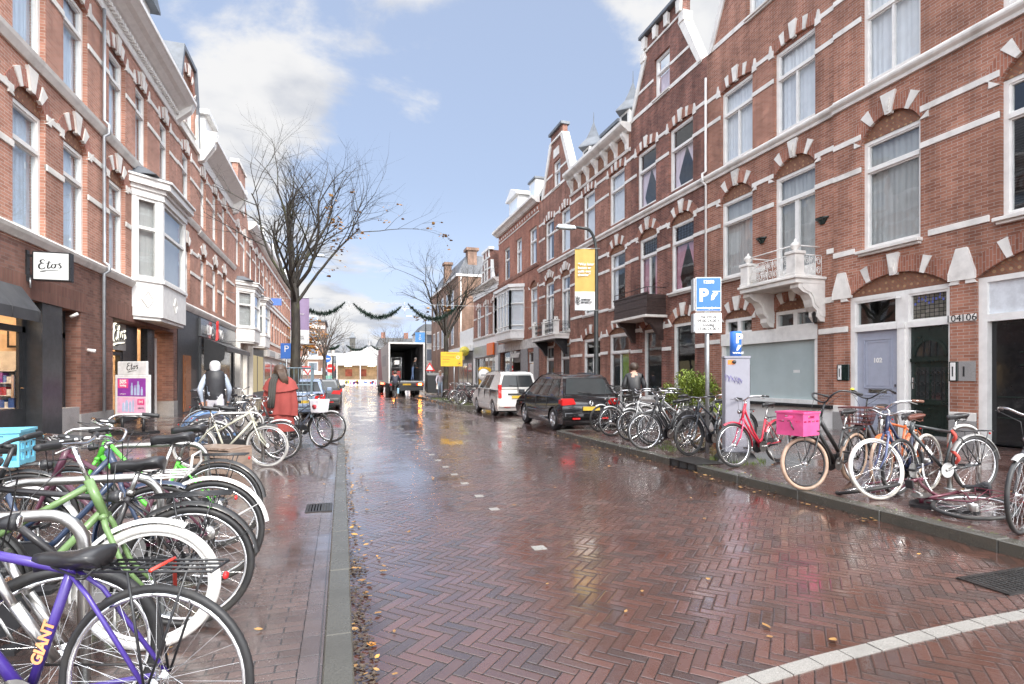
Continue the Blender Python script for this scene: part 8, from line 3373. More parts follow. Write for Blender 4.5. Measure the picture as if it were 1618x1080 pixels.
def crate(label, loc, w, d, h, mat, ang=0, tilt=0, holes=5):
 t = thing('plastic_crate', label, 'crate', loc, None, (R(tilt), 0, R(ang)))
 mb = MB()
 tk = .012
 hw_, hd_ = w / 2, d / 2
 for (x0, x1, y0, y1, axis) in ((-hw_, hw_, -hd_, -hd_ + tk, 0), (-hw_, hw_, hd_ - tk, hd_, 0), (-hw_, -hw_ + tk, -hd_ + tk, hd_ - tk, 1), (hw_ - tk, hw_, -hd_ + tk, hd_ - tk, 1)):
  L0, L1 = (x0, x1) if axis == 0 else (y0, y1)
  out = [(L0, 0), (L1, 0), (L1, h), (L0, h)]
  hl = []
  n = holes if axis == 0 else max(3, holes - 2)
  for k in range(n):
   for (za, zb_) in ((.18, .40), (.50, .68)) if holes > 4 else ((.60, .68),):
    a, b = lerp(L0, L1, (k + .18) / n), lerp(L0, L1, (k + .82) / n)
    hl.append([(a, h * za), (b, h * za), (b, h * zb_), (a, h * zb_)])
  m_ = (L0 + L1) / 2
  hl.append([(m_ - .06, h * .78), (m_ + .06, h * .78), (m_ + .06, h * .9), (m_ - .06, h * .9)])
  if axis == 0:
   mb.prism(out, y0, y1, None, hl)
  else:
   mb.prism(out, x0, x1, lambda u, w__, dd: (dd, u, w__), hl)
 mb.build('side_wall', mat, t)
 mb = MB()
 mb.box(-hw_ + tk, hw_ - tk, -hd_ + tk, hd_ - tk, 0, .012)
 mb.build('floor', mat, t)
 mb = MB()
 for (x0, x1, y0, y1) in ((-hw_ - .01, hw_ + .01, -hd_ - .01, -hd_ + tk), (-hw_ - .01, hw_ + .01, hd_ - tk, hd_ + .01), (-hw_ - .01, -hw_ + tk, -hd_ + tk, hd_ - tk), (hw_ - tk, hw_ + .01, -hd_ + tk, hd_ - tk)):
  mb.box(x0, x1, y0, y1, h, h + .02)
 mb.build('rim', mat, t)
 return t
crate('sky blue plastic crate strapped on the carrier behind a black saddle', (-2.40, 4.86, .765), .38, .32, .24, plain('sky_blue_plastic', (.16, .50, .66), .4), 8)
crate('bright pink plastic crate on the front rack of the black transport bicycle', (5.02, 5.02, .74), .32, .32, .25, plain('pink_plastic', (.66, .09, .25), .4), 14, holes=4)
t = thing('slatted_bench', 'low slatted wooden bench box standing among the bicycles', 'bench', (-1.66, 8.72, ZL), None, (0, 0, R(-34)))
t.scale = (.82, .82, .95)
wd = planks('weathered_wood', (.36, .27, .215), axis=0)
mb = MB()
for k in range(7):
 mb.box(-.42 + k * .12, -.42 + k * .12 + .10, -.26, .26, .36, .39)
mb.build('seat', wd, t)
for s_ in (-1, 1):
 mb = MB()
 for k in range(3):
  mb.box(-.42, .40, s_ * .26 - .015, s_ * .26 + .015, .02 + k * .115, .11 + k * .115)
 mb.build('side_panel', wd, t)
 mb = MB()
 mb.box(s_ * .40 - .03, s_ * .40 + .03, -.244, .244, 0, .36)
 mb.build('end_panel', wd, t)
t = thing('bicycle_trailer', 'blue and grey fabric bicycle trailer standing behind the cream bicycle', 'trailer', (-2.35, 11.15, ZL), None, (0, 0, R(20)))
t.scale = (.84, .84, .84)
tb = plain('blue_nylon', (.10, .20, .38), .6, dirt=.2)
mb = MB()
vs, fs = [], []
n, m_ = 10, 6
for j in range(m_ + 1):
 y_ = lerp(-.40, .40, j / m_)
 for i in range(n + 1):
  a = PI * i / n
  vs.append((-.48 * math.cos(a), y_, .42 + .48 * math.sin(a) * (1 - .12 * abs(y_ / .4) ** 2)))
for j in range(m_):
 for i in range(n):
  k = j * (n + 1) + i
  fs.append((k, k + 1, k + n + 2, k + n + 1))
mb.add(vs, fs, True)
mb.build('hood', tb, t, recalc=False)
mb = MB()
for y_ in (-.39, .39):
 mb.prism([(-.46, .42), (.46, .42)] + [(.46 * math.cos(PI * i / 10), .42 + .44 * math.sin(PI * i / 10)) for i in range(1, 10)], y_ - .004, y_ + .004)
mb.build('side_window', plain('smoky_film', (.10, .09, .11), .25), t)
mb = MB()
mb.box(-.5, .55, -.38, .38, .22, .42)
mb.build('body', tb, t, bevel=.03)
for s_ in (-1, 1):
 o = add_wheel(t, .5, 'black', 'alu', .018, (.02, s_ * .46, .25))
mb = MB()
for s_ in (-1, 1):
 mb.tube([(-.48, s_ * .40, .42)] + [(-.49 * math.cos(PI * i / 10), s_ * .40, .42 + .49 * math.sin(PI * i / 10)) for i in range(1, 11)], .006, 5)
mb.build('hoop', M['galv'], t)
def bush(name, label, loc, r, h, n, seed, pot=True):
 t = thing(name, label, 'plant', loc)
 rn = random.Random(seed)
 lf = leafy('bright_leaf', (.12, .18, .022), (.27, .34, .05))
 mb = MB()
 clumps = [(rn.uniform(-1, 1) * r * .75, rn.uniform(-1, 1) * r * .45, rn.uniform(.15, 1) * h, rn.uniform(.18, .32)) for _ in range(16)]
 for k in range(n):
  c = rn.choice(clumps)
  v = Vector((rn.gauss(0, 1), rn.gauss(0, 1), rn.gauss(0, 1))).normalized() * c[3] * r * rn.uniform(.7, 1.2) * 1.3
  p = Vector(c[:3]) + v + Vector((0, 0, .3))
  L = rn.uniform(.06, .12)
  R3 = Matrix.Rotation(rn.uniform(0, 6.28), 3, 'Z') @ Matrix.Rotation(rn.uniform(-.9, .9), 3, 'Y')
  q = [R3 @ Vector(v_) * L + p for v_ in ((-.5, 0, 0), (0, .22, .05), (.6, 0, -.12), (0, -.22, .05))]
  mb.add([tuple(v_) for v_ in q], [(0, 1, 2, 3)])
 mb.build('foliage', lf, t, recalc=False)
 mb = MB()
 for c in clumps:
  mb.tube([(c[0] * .2, c[1] * .2, .2), (c[0], c[1], c[2] + .3)], .008, 4)
 mb.build('stem', M['bark'], t)
 if pot:
  mb = MB()
  mb.lathe([(.0, 0), (.20, 0), (.27, .34), (.29, .36), (.25, .36), (.22, .30), (.0, .30)], seg=16, caps=False)
  mb.build('pot', plain('terracotta', (.36, .12, .05), .6), t)
 return t
bush('potted_shrub', 'broad pale green potted shrub by the house wall', (9.5, 13.3, ZR), .85, .95, 4200, 3)
bush('potted_shrub', 'smaller light green potted shrub next to the broad one', (9.75, 14.6, ZR), .42, .75, 900, 8)
bush('potted_shrub', 'low potted plant in a terracotta pot behind the slate grey bicycle', (8.7, 10.9, ZR), .30, .35, 400, 9)
# ---- the far end of the street
t = thing('market_tent', 'long white market tent with an open lit front across the end of the street', 'tent', (5.0, 100, 0))
mb = MB()
mb.prism([(-6, 3.5), (6, 3.5), (6, 5.2), (0, 6.9), (-6, 5.2)], -1.0, 8, lambda u, w, d: (d * 1.5 - 3.5 if False else u, d, w))
mb.build('roof', plain('tent_canvas', (.62, .62, .61), .6, var=.03), t)
mb = MB()
mb.box(-6, 6, 3, 3.1, .0, 3.5)
bw_ = mb.build('rear_wall', plain('warm_tent_lining', (.62, .46, .30), .7, var=.3, scale=.8), t)
mb = MB()
for x in (-4.5, -2, 1, 3.6):
 mb.box(x, x + 1.2, 2.95, 2.99, 1.6, 2.9)
mb.build('display_board', plain('display_red', (.45, .12, .08), .5, var=.4, scale=1), bw_)
mb = MB()
for x in (-5.9, -2, 2, 5.9):
 mb.box(x - .08, x + .08, -.98, -.82, 0, 3.5)
mb.build('post', M['white'], t)
mb = MB()
mb.box(-5.6, 5.8, -.6, .4, .0, 1.0)
mb.build('counter', M['white'], t)
mb = MB()
rn = random.Random(9)
for k in range(40):
 x = rn.uniform(-5.5, 5.5)
 mb.cur = k % 6
 mb.box(x, x + .3, -.62 , -.605, rn.uniform(.15, .5), rn.uniform(.55, .95))
mb.build('goods', goods, t)
mb = MB()
for x in (-4, 0, 4):
 mb.box(x - .6, x + .6, .8, 1.2, 3.38, 3.44)
mb.build('lamp', emit('tent_lamp', (1, .8, .5), 12), t)
t = thing('market_stall', 'small green stall with a pale parasol at the edge of the market tent', 'stall', (-2.3, 92, 0))
mb = MB()
mb.box(-.7, .7, -.5, .5, 0, 1.7)
mb.build('counter', plain('mint_green', (.22, .50, .40), .5), t)
mb = MB()
mb.box(-.9, .9, -.7, .7, 2.3, 2.9)
mb.build('canopy', plain('pale_grey_blue', (.45, .50, .58), .5), t)
mb = MB()
for x in (-.65, .65):
 mb.tube([(x, -.4, 1.7), (x, -.4, 2.3)], .04, 6)
mb.build('pole', M['galv'], t)
B_ = thing('apartment_block', 'four storey brown and cream apartment block at the end of the near side', 'building', (-9.2, 104, 0))
mb = MB()
mb.box(-9, 6.2, 0, 12, .02, 11.5)
mb.build('wall', M['brickG'], B_)
for k in range(4):
 mb = MB()
 mb.box(-9.02, 6.22, -.12, -.0, 1.9 + k * 2.75, 2.5 + k * 2.75)
 mb.build('floor_band', M['cream'], B_)
 for x in (-7.5, -4.8, -2.1, .6, 3.3):
  mb = MB()
  mb.box(x, x + 1.7, -.06, .02, 2.55 + k * 2.75, 4.2 + k * 2.75)
  w = mb.build('window', M['white'], B_)
  mb = MB()
  mb.box(x + .15, x + 1.55, -.075, -.06, 2.7 + k * 2.75, 4.05 + k * 2.75)
  mb.build('pane', plain('far_pane', (.22, .25, .29), .15), w)
mb = MB()
mb.box(-9.3, 6.5, -.3, 12.2, 11.5, 11.8)
mb.build('roof', M['lead'], B_)
def far_block(label, loc, w, d, h, mat, roofh, nwin, floors, chim=()):
 t = thing('terrace_house', label, 'house', loc, 'far brick terraces')
 mb = MB()
 mb.box(0, w, 0, d, .02, h)
 mb.build('wall', mat, t)
 mb = MB()
 mb.frustum((-.2, w + .2, -.2, d), (.8, w - .8, 1.6, d - 1), h, h + roofh)
 rf_ = mb.build('roof', M['pantile'], t)
 if chim:
  for c in chim:
   mb = MB()
   mb.box(c, c + .9, 1.5, 2.4, h, h + roofh + 1.2)
   mb.build('chimney', M['brickB'], rf_)
 for f in range(floors):
  for k in range(nwin):
   x = (k + .5) * w / nwin
   z = 1.2 + f * (h - .6) / floors
   mb = MB()
   mb.box(x - .55, x + .55, -.06, .02, z, z + 1.9)
   w_ = mb.build('window', M['white'], t)
   mb = MB()
   mb.box(x - .4, x + .4, -.075, -.06, z + .15, z + 1.75)
   mb.build('pane', plain('far_pane', (.22, .25, .29), .15), w_)
 mb = MB()
 mb.box(-.1, w + .1, -.25, -.0, h - .5, h)
 mb.build('cornice', M['white'], t)
 return t
far_block('red brick terrace with white trim behind the lorry roof', (7.2, 122, 0), 13, 9, 7.8, M['brickB'], 2.4, 5, 3, (1, 6, 11))
far_block('pale fronted house between the apartment block and the market tent', (-2.6, 108, 0), 2.6, 8, 6.0, M['cream'], .6, 1, 2)
far_block('white fronted corner house beyond the brown corner house', (10.6, 78, 0), 8, 9, 8.0, M['cream'], 1.2, 3, 3)
t = thing('church_tower', 'square pale tower rising in the distance behind the market tent', 'tower', (3.4, 200, 0))
mb = MB()
mb.box(-.95, .95, -.95, .95, 0, 15.2)
mb.build('shaft', M['concrete'], t)
mb = MB()
mb.box(-1.15, 1.15, -1.15, 1.15, 15.2, 15.7)
mb.frustum((-.9, .9, -.9, .9), (-.35, .35, -.35, .35), 15.7, 17.3)
mb.build('cap', M['lead'], t)
mb = MB()
for z in (6, 9, 12):
 mb.box(-.25, .25, -.97, -.94, z, z + 1.4)
mb.build('louvre', M['roomdark'], t)
t = thing('spire', 'thin dark church spire far beyond the lorry roof', 'spire', (10.5, 215, 0))
mb = MB()
mb.box(-1.4, 1.4, -1.4, 1.4, 0, 9)
mb.build('tower', M['brickG'], t)
mb = MB()
mb.lathe([(1.9, 9), (.05, 15.5)], seg=8, smooth=False)
mb.build('roof', M['slate'], t)
# ---- fallen leaves and grass
def scatter(name, n, zones, mat, size, seed, z):
 mb = MB()
 rn = random.Random(seed)
 for k in range(n):
  x0, x1, y0, y1, zz_ = rn.choices([q[:5] for q in zones], [q[5] for q in zones])[0]
  x, y_ = rn.uniform(x0, x1), y0 + (y1 - y0) * rn.random() ** 1.3
  s_ = size * rn.uniform(.5, 1.25)
  R3 = Matrix.Rotation(rn.uniform(0, 6.28), 3, 'Z') @ Matrix.Rotation(rn.uniform(-.3, .3), 3, 'X') @ Matrix.Rotation(rn.uniform(-.3, .3), 3, 'Y')
  q = [R3 @ Vector(v) * s_ for v in ((-.6, 0, .05), (-.2, .36, .0), (.25, .30, .08), (.7, .0, .02), (.25, -.30, .08), (-.2, -.36, 0), (0, 0, .0))]
  mb.add([(x + v.x, y_ + v.y, zz_ + .008 + max(0, v.z) + .004) for v in q], [(0, 1, 6), (1, 2, 6), (2, 3, 6), (3, 4, 6), (4, 5, 6), (5, 0, 6)])
 return tag(mb.build(name, mat, recalc=False), kind='stuff')
scatter('fallen_leaves', 520, [(.06, .30, 2.2, 20, 0, 4), (.05, .18, 2.0, 14, 0, 4), (-5.2, -1.8, 8, 20, ZL, 7), (4.75, 5.0, 4, 12.5, 0, 5), (.3, 4.7, 2.2, 18, 0, 3.2), (-1.6, -.2, 3, 14, ZL, 2), (5.2, 8, 3, 13, ZR, 5), (3.5, 7.1, 12.6, 20, .0, 2)], brownleaf, .042, 5, 0)
scatter('fallen_leaf_litter', 60, [(.06, .26, 2.3, 8, 0, 1.5), (-4.8, -1.8, 6, 18, ZL, 4), (1, 4.9, 3, 8, 0, 1.2)], orangeleaf, .045, 6, 0)
scatter('leaf_mush', 1100, [(.055, .16, 2.2, 4.4, 0, 5), (.055, .12, 4, 12, 0, 4), (4.8, 4.99, 4, 12, 0, 2)], leafy('rotten_leaf', (.03, .022, .016), (.075, .05, .03)), .022, 8, 0)
mb = MB()
rn = random.Random(12)
for k in range(2600):
 if k < 1900:
  x, y_, z0, h_ = rn.uniform(5.2, 6.9), rn.uniform(24.7, 34), ZR, rn.uniform(.03, .10)
 elif k < 2250:
  a, q = rn.uniform(0, 6.28), rn.uniform(.2, .42)
  x, y_, z0, h_ = 5.90 + q * math.cos(a), 7.1 + q * math.sin(a), ZR, rn.uniform(.02, .07)
 elif k < 2400:
  x, y_, z0, h_ = rn.uniform(5.5, 5.9), rn.uniform(8.3, 9.1), ZR, rn.uniform(.02, .07)
 else:
  x, y_, z0, h_ = rn.uniform(5.03, 5.2), rn.uniform(3, 11), ZR, rn.uniform(.008, .02)
 a = rn.uniform(0, 6.28)
 w = .006
 mb.add([(x - w * math.cos(a), y_ - w * math.sin(a), z0), (x + w * math.cos(a), y_ + w * math.sin(a), z0), (x + rn.gauss(0, .02), y_ + rn.gauss(0, .02), z0 + h_)], [(0, 1, 2)])
tag(mb.build('grass', leafy('wet_grass', (.07, .12, .02), (.14, .20, .04)), recalc=False), kind='stuff')
# ---- people
def person(label, loc, head, J, mats, group=None, rad=None, hair=None, hood=None, scale=1.0, fingers=True):
 """J: joints in the person's own frame (x to the front, y to the person's left side, z up)"""
 t = thing('person', label, 'person', loc, group, (0, 0, R(head)))
 V, E_, RR, REG = [], [], [], []
 def v(p, r, reg, parent=None):
  V.append(Vector(p) * scale)
  RR.append(r * scale)
  REG.append(reg)
  if parent is not None:
   E_.append((parent, len(V) - 1))
  return len(V) - 1
 rd = dict(pel=.125, waist=.115, chest=.135, neck=.052, head=.092, arm=.05, fore=.038, wrist=.027, thigh=.08, calf=.052, ankle=.036)
 rd.update(rad or {})
 pel = v(J['pel'], rd['pel'], 'legs')
 wa = v(lerp(Vector(J['pel']), Vector(J['chest']), .45), rd['waist'], 'top', pel)
 ch = v(J['chest'], rd['chest'], 'top', wa)
 nk = v(J['neck'], rd['neck'], 'skin', ch)
 hd = Vector(J['head'])
 fw = Vector(J.get('face', (1, 0, 0))).normalized()
 jaw = v(hd + Vector((0, 0, -.075)) + fw * .02, .068, 'skin', nk)
 mid = v(hd, rd['head'], 'skin', jaw)
 v(hd + Vector((0, 0, .085)) - fw * .01, .072, 'skin', mid)
 v(hd + fw * .115 + Vector((0, 0, -.015)), .012, 'skin', mid)      # nose
 side = Vector((0, 0, 1)).cross(fw)
 for s_ in (-1, 1):
  v(hd + side * s_ * .098 + Vector((0, 0, -.01)), .012, 'skin', mid)   # ears
 for s_, n_ in ((1, 'l'), (-1, 'r')):
  sh = v(J['sh' + n_], .062, 'sleeve', ch)
  el = v(J['el' + n_], rd['arm'], 'sleeve', sh)
  wr = v(J['wr' + n_], rd['wrist'], 'sleeve', el)
  d = (Vector(J['wr' + n_]) - Vector(J['el' + n_])).normalized()
  pl_ = v(Vector(J['wr' + n_]) + d * .055, .027, 'hand', wr)
  if fingers:
   a = d.cross(Vector((0, 1, 0)))
   a = a.normalized() if a.length > .05 else Vector((1, 0, 0))
   cur = Vector((0, -s_, 0)) * .5
   for k, (o_, L) in enumerate(((-.027, .062), (-.009, .075), (.009, .070), (.026, .054))):
    b0 = Vector(J['wr' + n_]) + d * .095 + a * o_
    k1 = v(b0, .0095, 'hand', pl_)
    k2 = v(b0 + (d + cur * .3).normalized() * L * .5, .0085, 'hand', k1)
    v(b0 + (d + cur * .3).normalized() * L * .5 + (d + cur).normalized() * L * .5, .0075, 'hand', k2)
   k1 = v(Vector(J['wr' + n_]) + d * .045 - a * .036, .011, 'hand', pl_)
   v(Vector(J['wr' + n_]) + d * .09 - a * .052 + cur * .02, .009, 'hand', k1)
  hp = v(J['hip' + n_], rd['thigh'] * 1.1, 'legs', pel)
  kn = v(J['kn' + n_], rd['thigh'] * .78, 'legs', hp)
  cf = v(lerp(Vector(J['kn' + n_]), Vector(J['an' + n_]), .35), rd['calf'] * 1.12, 'legs', kn)
  an = v(J['an' + n_], rd['ankle'], 'legs', cf)
  f = Vector(J.get('toe' + n_, Vector(J['an' + n_]) + Vector((.17, 0, -.05))))
  hl_ = v(lerp(Vector(J['an' + n_]), f, .3) + Vector((0, 0, -.02)), .04, 'shoe', an)
  v(f, .034, 'shoe', hl_)
 me = bpy.data.meshes.new('body')
 me.from_pydata([tuple(p) for p in V], E_, [])
 o = bpy.data.objects.new('body', me)
 C.objects.link(o)
 sk = o.modifiers.new('skin', 'SKIN')
 sk.use_smooth_shade = True
 layer = me.skin_vertices[0].data
 for i, r in enumerate(RR):
  layer[i].radius = (r, r)
  layer[i].use_root = i == 0
 ss = o.modifiers.new('sub', 'SUBSURF')
 ss.levels = ss.render_levels = 2
 dg = bpy.context.evaluated_depsgraph_get()
 m2 = bpy.data.meshes.new_from_object(o.evaluated_get(dg))
 m2.name = 'body'
 bpy.data.objects.remove(o)
 bpy.data.meshes.remove(me)
 regs = ['top', 'legs', 'skin', 'sleeve', 'hand', 'shoe']
 m2.materials.clear()
 for rg_ in regs:
  m2.materials.append(mats.get(rg_, mats.get('skin') if rg_ == 'hand' else mats['top']))
 segs = [(V[a], V[b], REG[b] if REG[b] != 'top' or REG[a] == 'top' else 'top') for a, b in E_]
 for p in m2.polygons:
  c = p.center
  best, br = 1e9, 'top'
  for a, b, rg_ in segs:
   ab = b - a
   f = max(0, min(1, (c - a).dot(ab) / max(1e-9, ab.length_squared)))
   dd = (c - (a + ab * f)).length
   if dd < best:
    best, br = dd, rg_
  p.material_index = regs.index(br)
  p.use_smooth = True
 body = meshobj('body', m2, t)
 if hair:
  hm, back = hair
  mb = MB()
  n, m_ = 12, 7
  vs, fs = [], []
  for j in range(m_ + 1):
   ph = PI * .80 * j / m_
   for i in range(n):
    th = 2 * PI * i / n
    dirv = Vector((math.cos(th), math.sin(th), 0))
    front = dirv.dot(fw) > .3
    rr_ = .116 * math.sin(ph) ** .8 + .004
    zz_ = .112 * math.cos(ph) + .018
    if front and ph > PI * .30:
     zz_ = .112 * math.cos(PI * .30) + .018
     rr_ = .112 * math.sin(PI * .30)
    q = hd + Vector((dirv.x * rr_, dirv.y * rr_, zz_))
    wv_ = 1 + .05 * math.sin(th * 5 + j) if j else 1
    q = hd + (q - hd) * wv_
    vs.append(tuple(q * scale))
  for j in range(m_):
   for i in range(n):
    fs.append((j * n + i, j * n + (i + 1) % n, (j + 1) * n + (i + 1) % n, (j + 1) * n + i))
  fs.append(tuple(range(n)))
  mb.add(vs, fs, True)
  if back:
   for k in range(9):
    o_ = (k - 4) * .022
    b0 = hd - fw * (.10 - abs(o_) * .3) + side * o_ + Vector((0, 0, .02))
    mb.tube([b0, b0 - fw * .03 + Vector((0, 0, -back * .5)), b0 - fw * .01 + Vector((0, 0, -back * (1 - .15 * (k % 3))))], [.026, .022, .008], 5)
  mb.build('hair', hm, t, recalc=False)
 if hood:
  mb = MB()
  mb.lathe([(.0, .125), (.05, .118), (.092, .085), (.108, .03), (.106, -.03), (.092, -.09), (.086, -.13), (.10, -.15), (.09, -.165)], tuple(hd - fw * .015), 'z', 14, caps=False)
  mb.build('hood', hood, t)
 return t
def standing(stride=.0, arm=.12, bend=0.0, lean=0.0):
 """joints of a person about 1.75 m tall"""
 J = dict(pel=(0, 0, .95), chest=(lean * .5, 0, 1.33), neck=(lean, 0, 1.50), head=(lean + .02, 0, 1.635))
 for s_, n_ in ((1, 'l'), (-1, 'r')):
  sw = stride * s_
  J['sh' + n_] = (lean * .8, s_ * .185, 1.42)
  J['el' + n_] = (lean * .6 - sw * .5 - .03, s_ * (.235 + arm * .3), 1.14)
  J['wr' + n_] = (lean * .6 - sw * .9 + .09 + bend, s_ * (.22 + arm * .1), .90 + bend * .5)
  J['hip' + n_] = (0, s_ * .095, .92)
  J['kn' + n_] = (sw * .55 + .03, s_ * .10, .50)
  J['an' + n_] = (sw - .02, s_ * .10, .085 + max(0, -sw) * .15)
  J['toe' + n_] = (sw + .15, s_ * .12, .035)
 return J
trw = plain('white_trousers', (.60, .59, .64), .7)
jkt = plain('black_quilted_vest', (.022, .022, .026), .5, bump=.4, bscale=14)
swt = plain('pale_blue_sleeve', (.40, .46, .55), .7)
shoe = plain('dark_shoe', (.03, .028, .026), .5)
denim = plain('blue_denim', (.10, .16, .28), .8)
p = person('person in a black padded vest, white hood and white trousers walking away', (-2.50, 12.5, ZL), 96, standing(.16, arm=.12), dict(top=jkt, sleeve=swt, legs=trw, skin=M['skin'], shoe=shoe), hood=plain('white_hood', (.60, .61, .63), .85, bump=.5, bscale=16), rad=dict(pel=.15, waist=.15, chest=.165, arm=.06, fore=.05, thigh=.095, calf=.07), scale=1.0)
p.scale = (.97, .97, .97)
mb = MB()
mb.lathe([(.150, .90), (.175, .94), (.175, 1.1), (.19, 1.3), (.165, 1.46), (.085, 1.52)], (0, 0, 0), 'z', 18, caps=False)
for i in range(len(mb.v)):
 x, y_, z = mb.v[i]
 q = 1 + .025 * math.cos((z - .9) * 2 * PI / .085)
 mb.v[i] = (x * .72 * q, y_ * 1.12 * q, z * 1.03)
mb.build('vest', jkt, p)
redc = plain('brick_red_cape', (.27, .050, .042), .85, var=.14, scale=3)
p = person('person with long brown hair in a brick red cape and dark scarf, seen from behind', (-1.05, 10.45, ZL), 80, standing(.10), dict(top=redc, sleeve=redc, legs=shoe, skin=M['skin'], shoe=shoe), scale=.93)
p.scale = (.95, .95, .97)
brh = plain('brown_hair', (.065, .038, .024), .5, var=.3)
mb = MB()
mb.lathe([(.0, .128), (.055, .115), (.10, .07), (.120, .01), (.118, -.05), (.095, -.11), (.05, -.15), (.0, -.16)], (-.012, 0, 1.635 * .93 + .0), 'z', 16, caps=False)
for k in range(7):
 o_ = (k - 3) * .018
 mb.tube([(-.10, o_ - .03, 1.54), (-.15, o_ - .07, 1.46), (-.155, o_ - .11, 1.37), (-.14, o_ * .6 - .14, 1.27 - .02 * (k % 3))], [.032, .03, .024, .007], 6)
mb.build('hair', brh, p)
mb = MB()
rings = [(1.50, .075, .06), (1.45, .16, .11), (1.37, .235, .15), (1.15, .285, .19), (.95, .315, .21), (.78, .305, .20)]
n = 40
vs, fs = [], []
for j, (z, wy, wx) in enumerate(rings):
 for i in range(n):
  a = 2 * PI * i / n
  fo = 1 + (.09 * math.sin(a * 7 + j * .25) + .05 * math.sin(a * 13 + 1)) * (j / 5)
  drop = .14 * math.cos(a) ** 2 * (j / 5) ** 2 - .10 * (math.cos(a * 2)) * (j / 5) ** 3
  vs.append((wx * math.cos(a) * fo, wy * math.sin(a) * fo, (z - drop * .6) * .97))
for j in range(len(rings) - 1):
 for i in range(n):
  fs.append((j * n + i, j * n + (i + 1) % n, (j + 1) * n + (i + 1) % n, (j + 1) * n + i))
mb.add(vs, fs, True)
mb.build('cape', redc, p, recalc=False)
mb = MB()
vs, fs = [], []
for j, (z, wy, wx) in enumerate([(1.49, .085, .07), (1.43, .185, .135), (1.35, .262, .178), (1.20, .318, .222)]):
 for i in range(40):
  a = 2 * PI * i / 40
  q = 1 + .03 * math.sin(a * 5 + 1) * j / 3
  vs.append((wx * math.cos(a) * q, wy * math.sin(a) * q, (z - .03 * math.cos(2 * a) * j / 3) * .97))
for j in range(3):
 for i in range(40):
  fs.append((j * 40 + i, j * 40 + (i + 1) % 40, (j + 1) * 40 + (i + 1) % 40, (j + 1) * 40 + i))
mb.add(vs, fs, True)
mb.build('shoulder_flap', redc, p, recalc=False)
mb = MB()
rings = [(1.0, .20, .14), (.8, .22, .16), (.60, .24, .17), (.42, .25, .18)]
vs, fs = [], []
for j, (z, wy, wx) in enumerate(rings):
 for i in range(28):
  a = 2 * PI * i / 28
  fo = 1 + .04 * math.sin(a * 7)
  vs.append((wx * math.cos(a) * fo, wy * math.sin(a) * fo, z))
for j in range(3):
 for i in range(28):
  fs.append((j * 28 + i, j * 28 + (i + 1) % 28, (j + 1) * 28 + (i + 1) % 28, (j + 1) * 28 + i))
mb.add(vs, fs, True)
mb.build('coat_skirt', redc, p, recalc=False)
scf = plain('charcoal_scarf', (.05, .048, .042), .9, bump=.4)
mb = MB()
mb.torus((0, 0, 1.44), .095, .045, 'z', 18, 8)
pts = [(-.11, .05, 1.45), (-.20, .08, 1.30), (-.23, .09, 1.05), (-.245, .10, .86)]
for k in (-1, 0, 1):
 mb.tube([(a, b + k * .035, c) for a, b, c in pts], [.03, .035, .035, .03], 6)
mb.build('scarf', scf, p)
blk = plain('black_jacket', (.02, .02, .022), .5, bump=.3, bscale=16)
person('person in a black jacket bending over the bicycles by the house wall', (7.0, 12.15, ZR), 62, standing(.05, bend=.15, lean=.06), dict(top=blk, sleeve=blk, legs=shoe, skin=M['skin'], shoe=shoe), hair=(M['hair'], 0), rad=dict(pel=.17, waist=.18, chest=.20, arm=.075, fore=.062), scale=.95)
grp = plain('pale_grey_pullover', (.50, .46, .50), .8)
p = person('person in a pale pullover and light jeans carrying a white bag', (6.25, 36.2, ZR), 262, standing(.24), dict(top=grp, sleeve=grp, legs=plain('light_jeans', (.34, .42, .52), .8), skin=M['skin'], shoe=shoe), hood=None, hair=(plain('pale_cap', (.66, .60, .52), .8), 0))
mb = MB()
mb.frustum((-.06, .06, -.14, .14), (-.03, .03, -.10, .10), .52, .86)
b_ = mb.build('body', M['white'], None, bevel=.02)
bagt = thing('shopping_bag', 'white carrier bag held by the person on the far pavement', 'bag', (6.02, 36.1, ZR))
b_.name = 'bag'
b_.parent = bagt
mb = MB()
mb.tube([(0, -.07, .85), (0, -.03, .95), (0, .03, .95), (0, .07, .85)], .006, 5)
mb.build('handle', M['white'], bagt)
J = standing(.12, bend=.25, lean=.22)
person('person in a dark jacket and blue jeans standing inside the open lorry', (5.12, 42.0, 1.13), 15, J, dict(top=blk, sleeve=blk, legs=denim, skin=M['skin'], shoe=shoe), hair=(plain('grey_hair', (.30, .27, .25), .6), 0), scale=1.02)
navy = plain('navy_coat', (.025, .027, .045), .6)
bike('dark bicycle with a light blue bag, ridden towards the lorry', (3.05, 33.6), 84, 'step', (.04, .04, .045), 0, 0, barz=1.08, sadz=.95, gz=0, kick=False, group=None, chaincase=True)
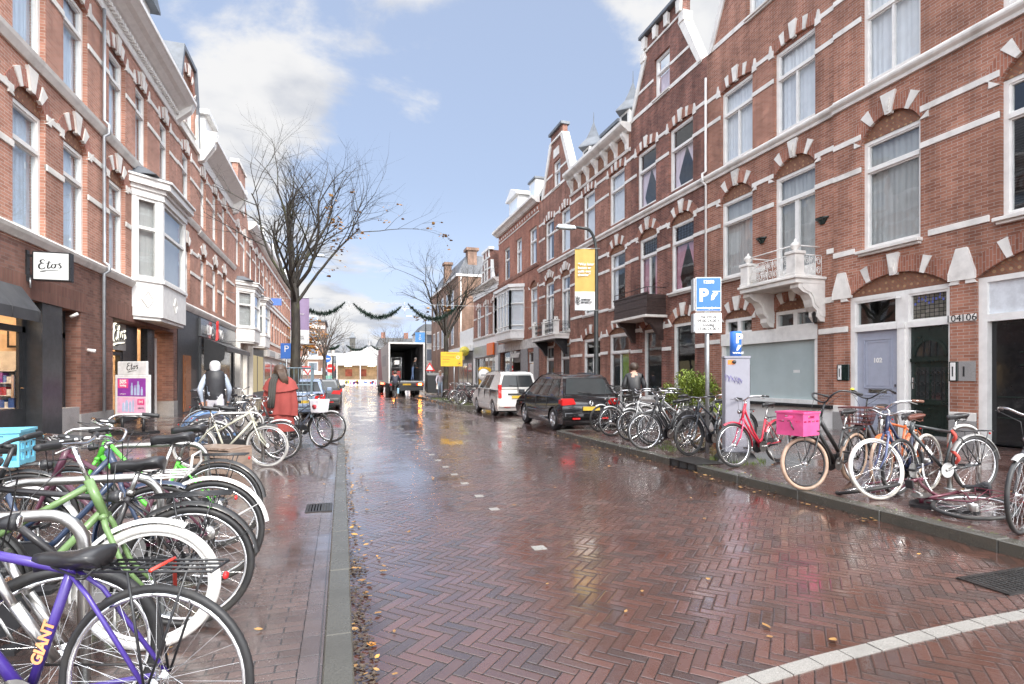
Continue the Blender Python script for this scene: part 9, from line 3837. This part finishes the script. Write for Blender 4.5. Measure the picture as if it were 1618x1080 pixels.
J = dict(pel=(-.02, 0, 1.02), chest=(.10, 0, 1.40), neck=(.15, 0, 1.56), head=(.19, 0, 1.69), face=(1, 0, 0))
for s_, n_ in ((1, 'l'), (-1, 'r')):
 J['sh' + n_] = (.12, s_ * .19, 1.48)
 J['el' + n_] = (.28, s_ * .28, 1.24)
 J['wr' + n_] = (.47, s_ * .26, 1.10)
 J['hip' + n_] = (.02, s_ * .10, .98)
J['knl'], J['anl'], J['toel'] = (.34, .12, .66), (.16, .12, .28), (.32, .12, .24)
J['knr'], J['anr'], J['toer'] = (.40, -.12, .80), (.28, -.12, .46), (.43, -.12, .42)
person('person in a navy coat cycling away towards the lorry', (3.05 + .24 * math.cos(R(84)), 33.6 + .24 * math.sin(R(84)), 0), 84, J, dict(top=navy, sleeve=navy, legs=shoe, skin=M['skin'], shoe=shoe), hair=(M['hair'], .05), rad=dict(pel=.16, waist=.165, chest=.175, arm=.065, fore=.055, thigh=.10, calf=.065))
t = thing('pannier_bag', 'light blue bag hung on the carrier of the ridden bicycle', 'bag', (3.22, 33.5, .42), None, (0, 0, R(84)))
mb = MB()
mb.frustum((-.16, .16, -.06, .06), (-.14, .14, -.05, .05), 0, .32)
mb.build('pouch', plain('light_blue_bag', (.30, .52, .66), .6), t, bevel=.02)
mb = MB()
mb.box(-.15, .15, -.065, .065, .27, .33)
mb.build('flap', plain('light_blue_bag', (.30, .52, .66), .6), t, bevel=.01, bseg=1)
t = thing('shopping_bag', 'white printed bag carried in front of the blue grey bicycle by the kerb', 'bag', (-.42, 11.15, .72), None, (0, 0, R(-36)))
t.scale = (.72, .72, .8)
mb = MB()
mb.frustum((-.13, .13, -.19, .19), (-.16, .16, -.23, .23), 0, .32)
bb_ = mb.build('pouch', plain('white_bag_cloth', (.70, .70, .74), .7), t, bevel=.02)
mb = MB()
mb.lathe([(.0, 0), (.07, 0), (.07, .004), (.0, .004)], (0, -.215, .16), 'y', 12, caps=False)
mb.box(-.165, -.15, -.14, .10, .06, .24)
mb.build('print', plain('red_print', (.5, .06, .08), .6), bb_)
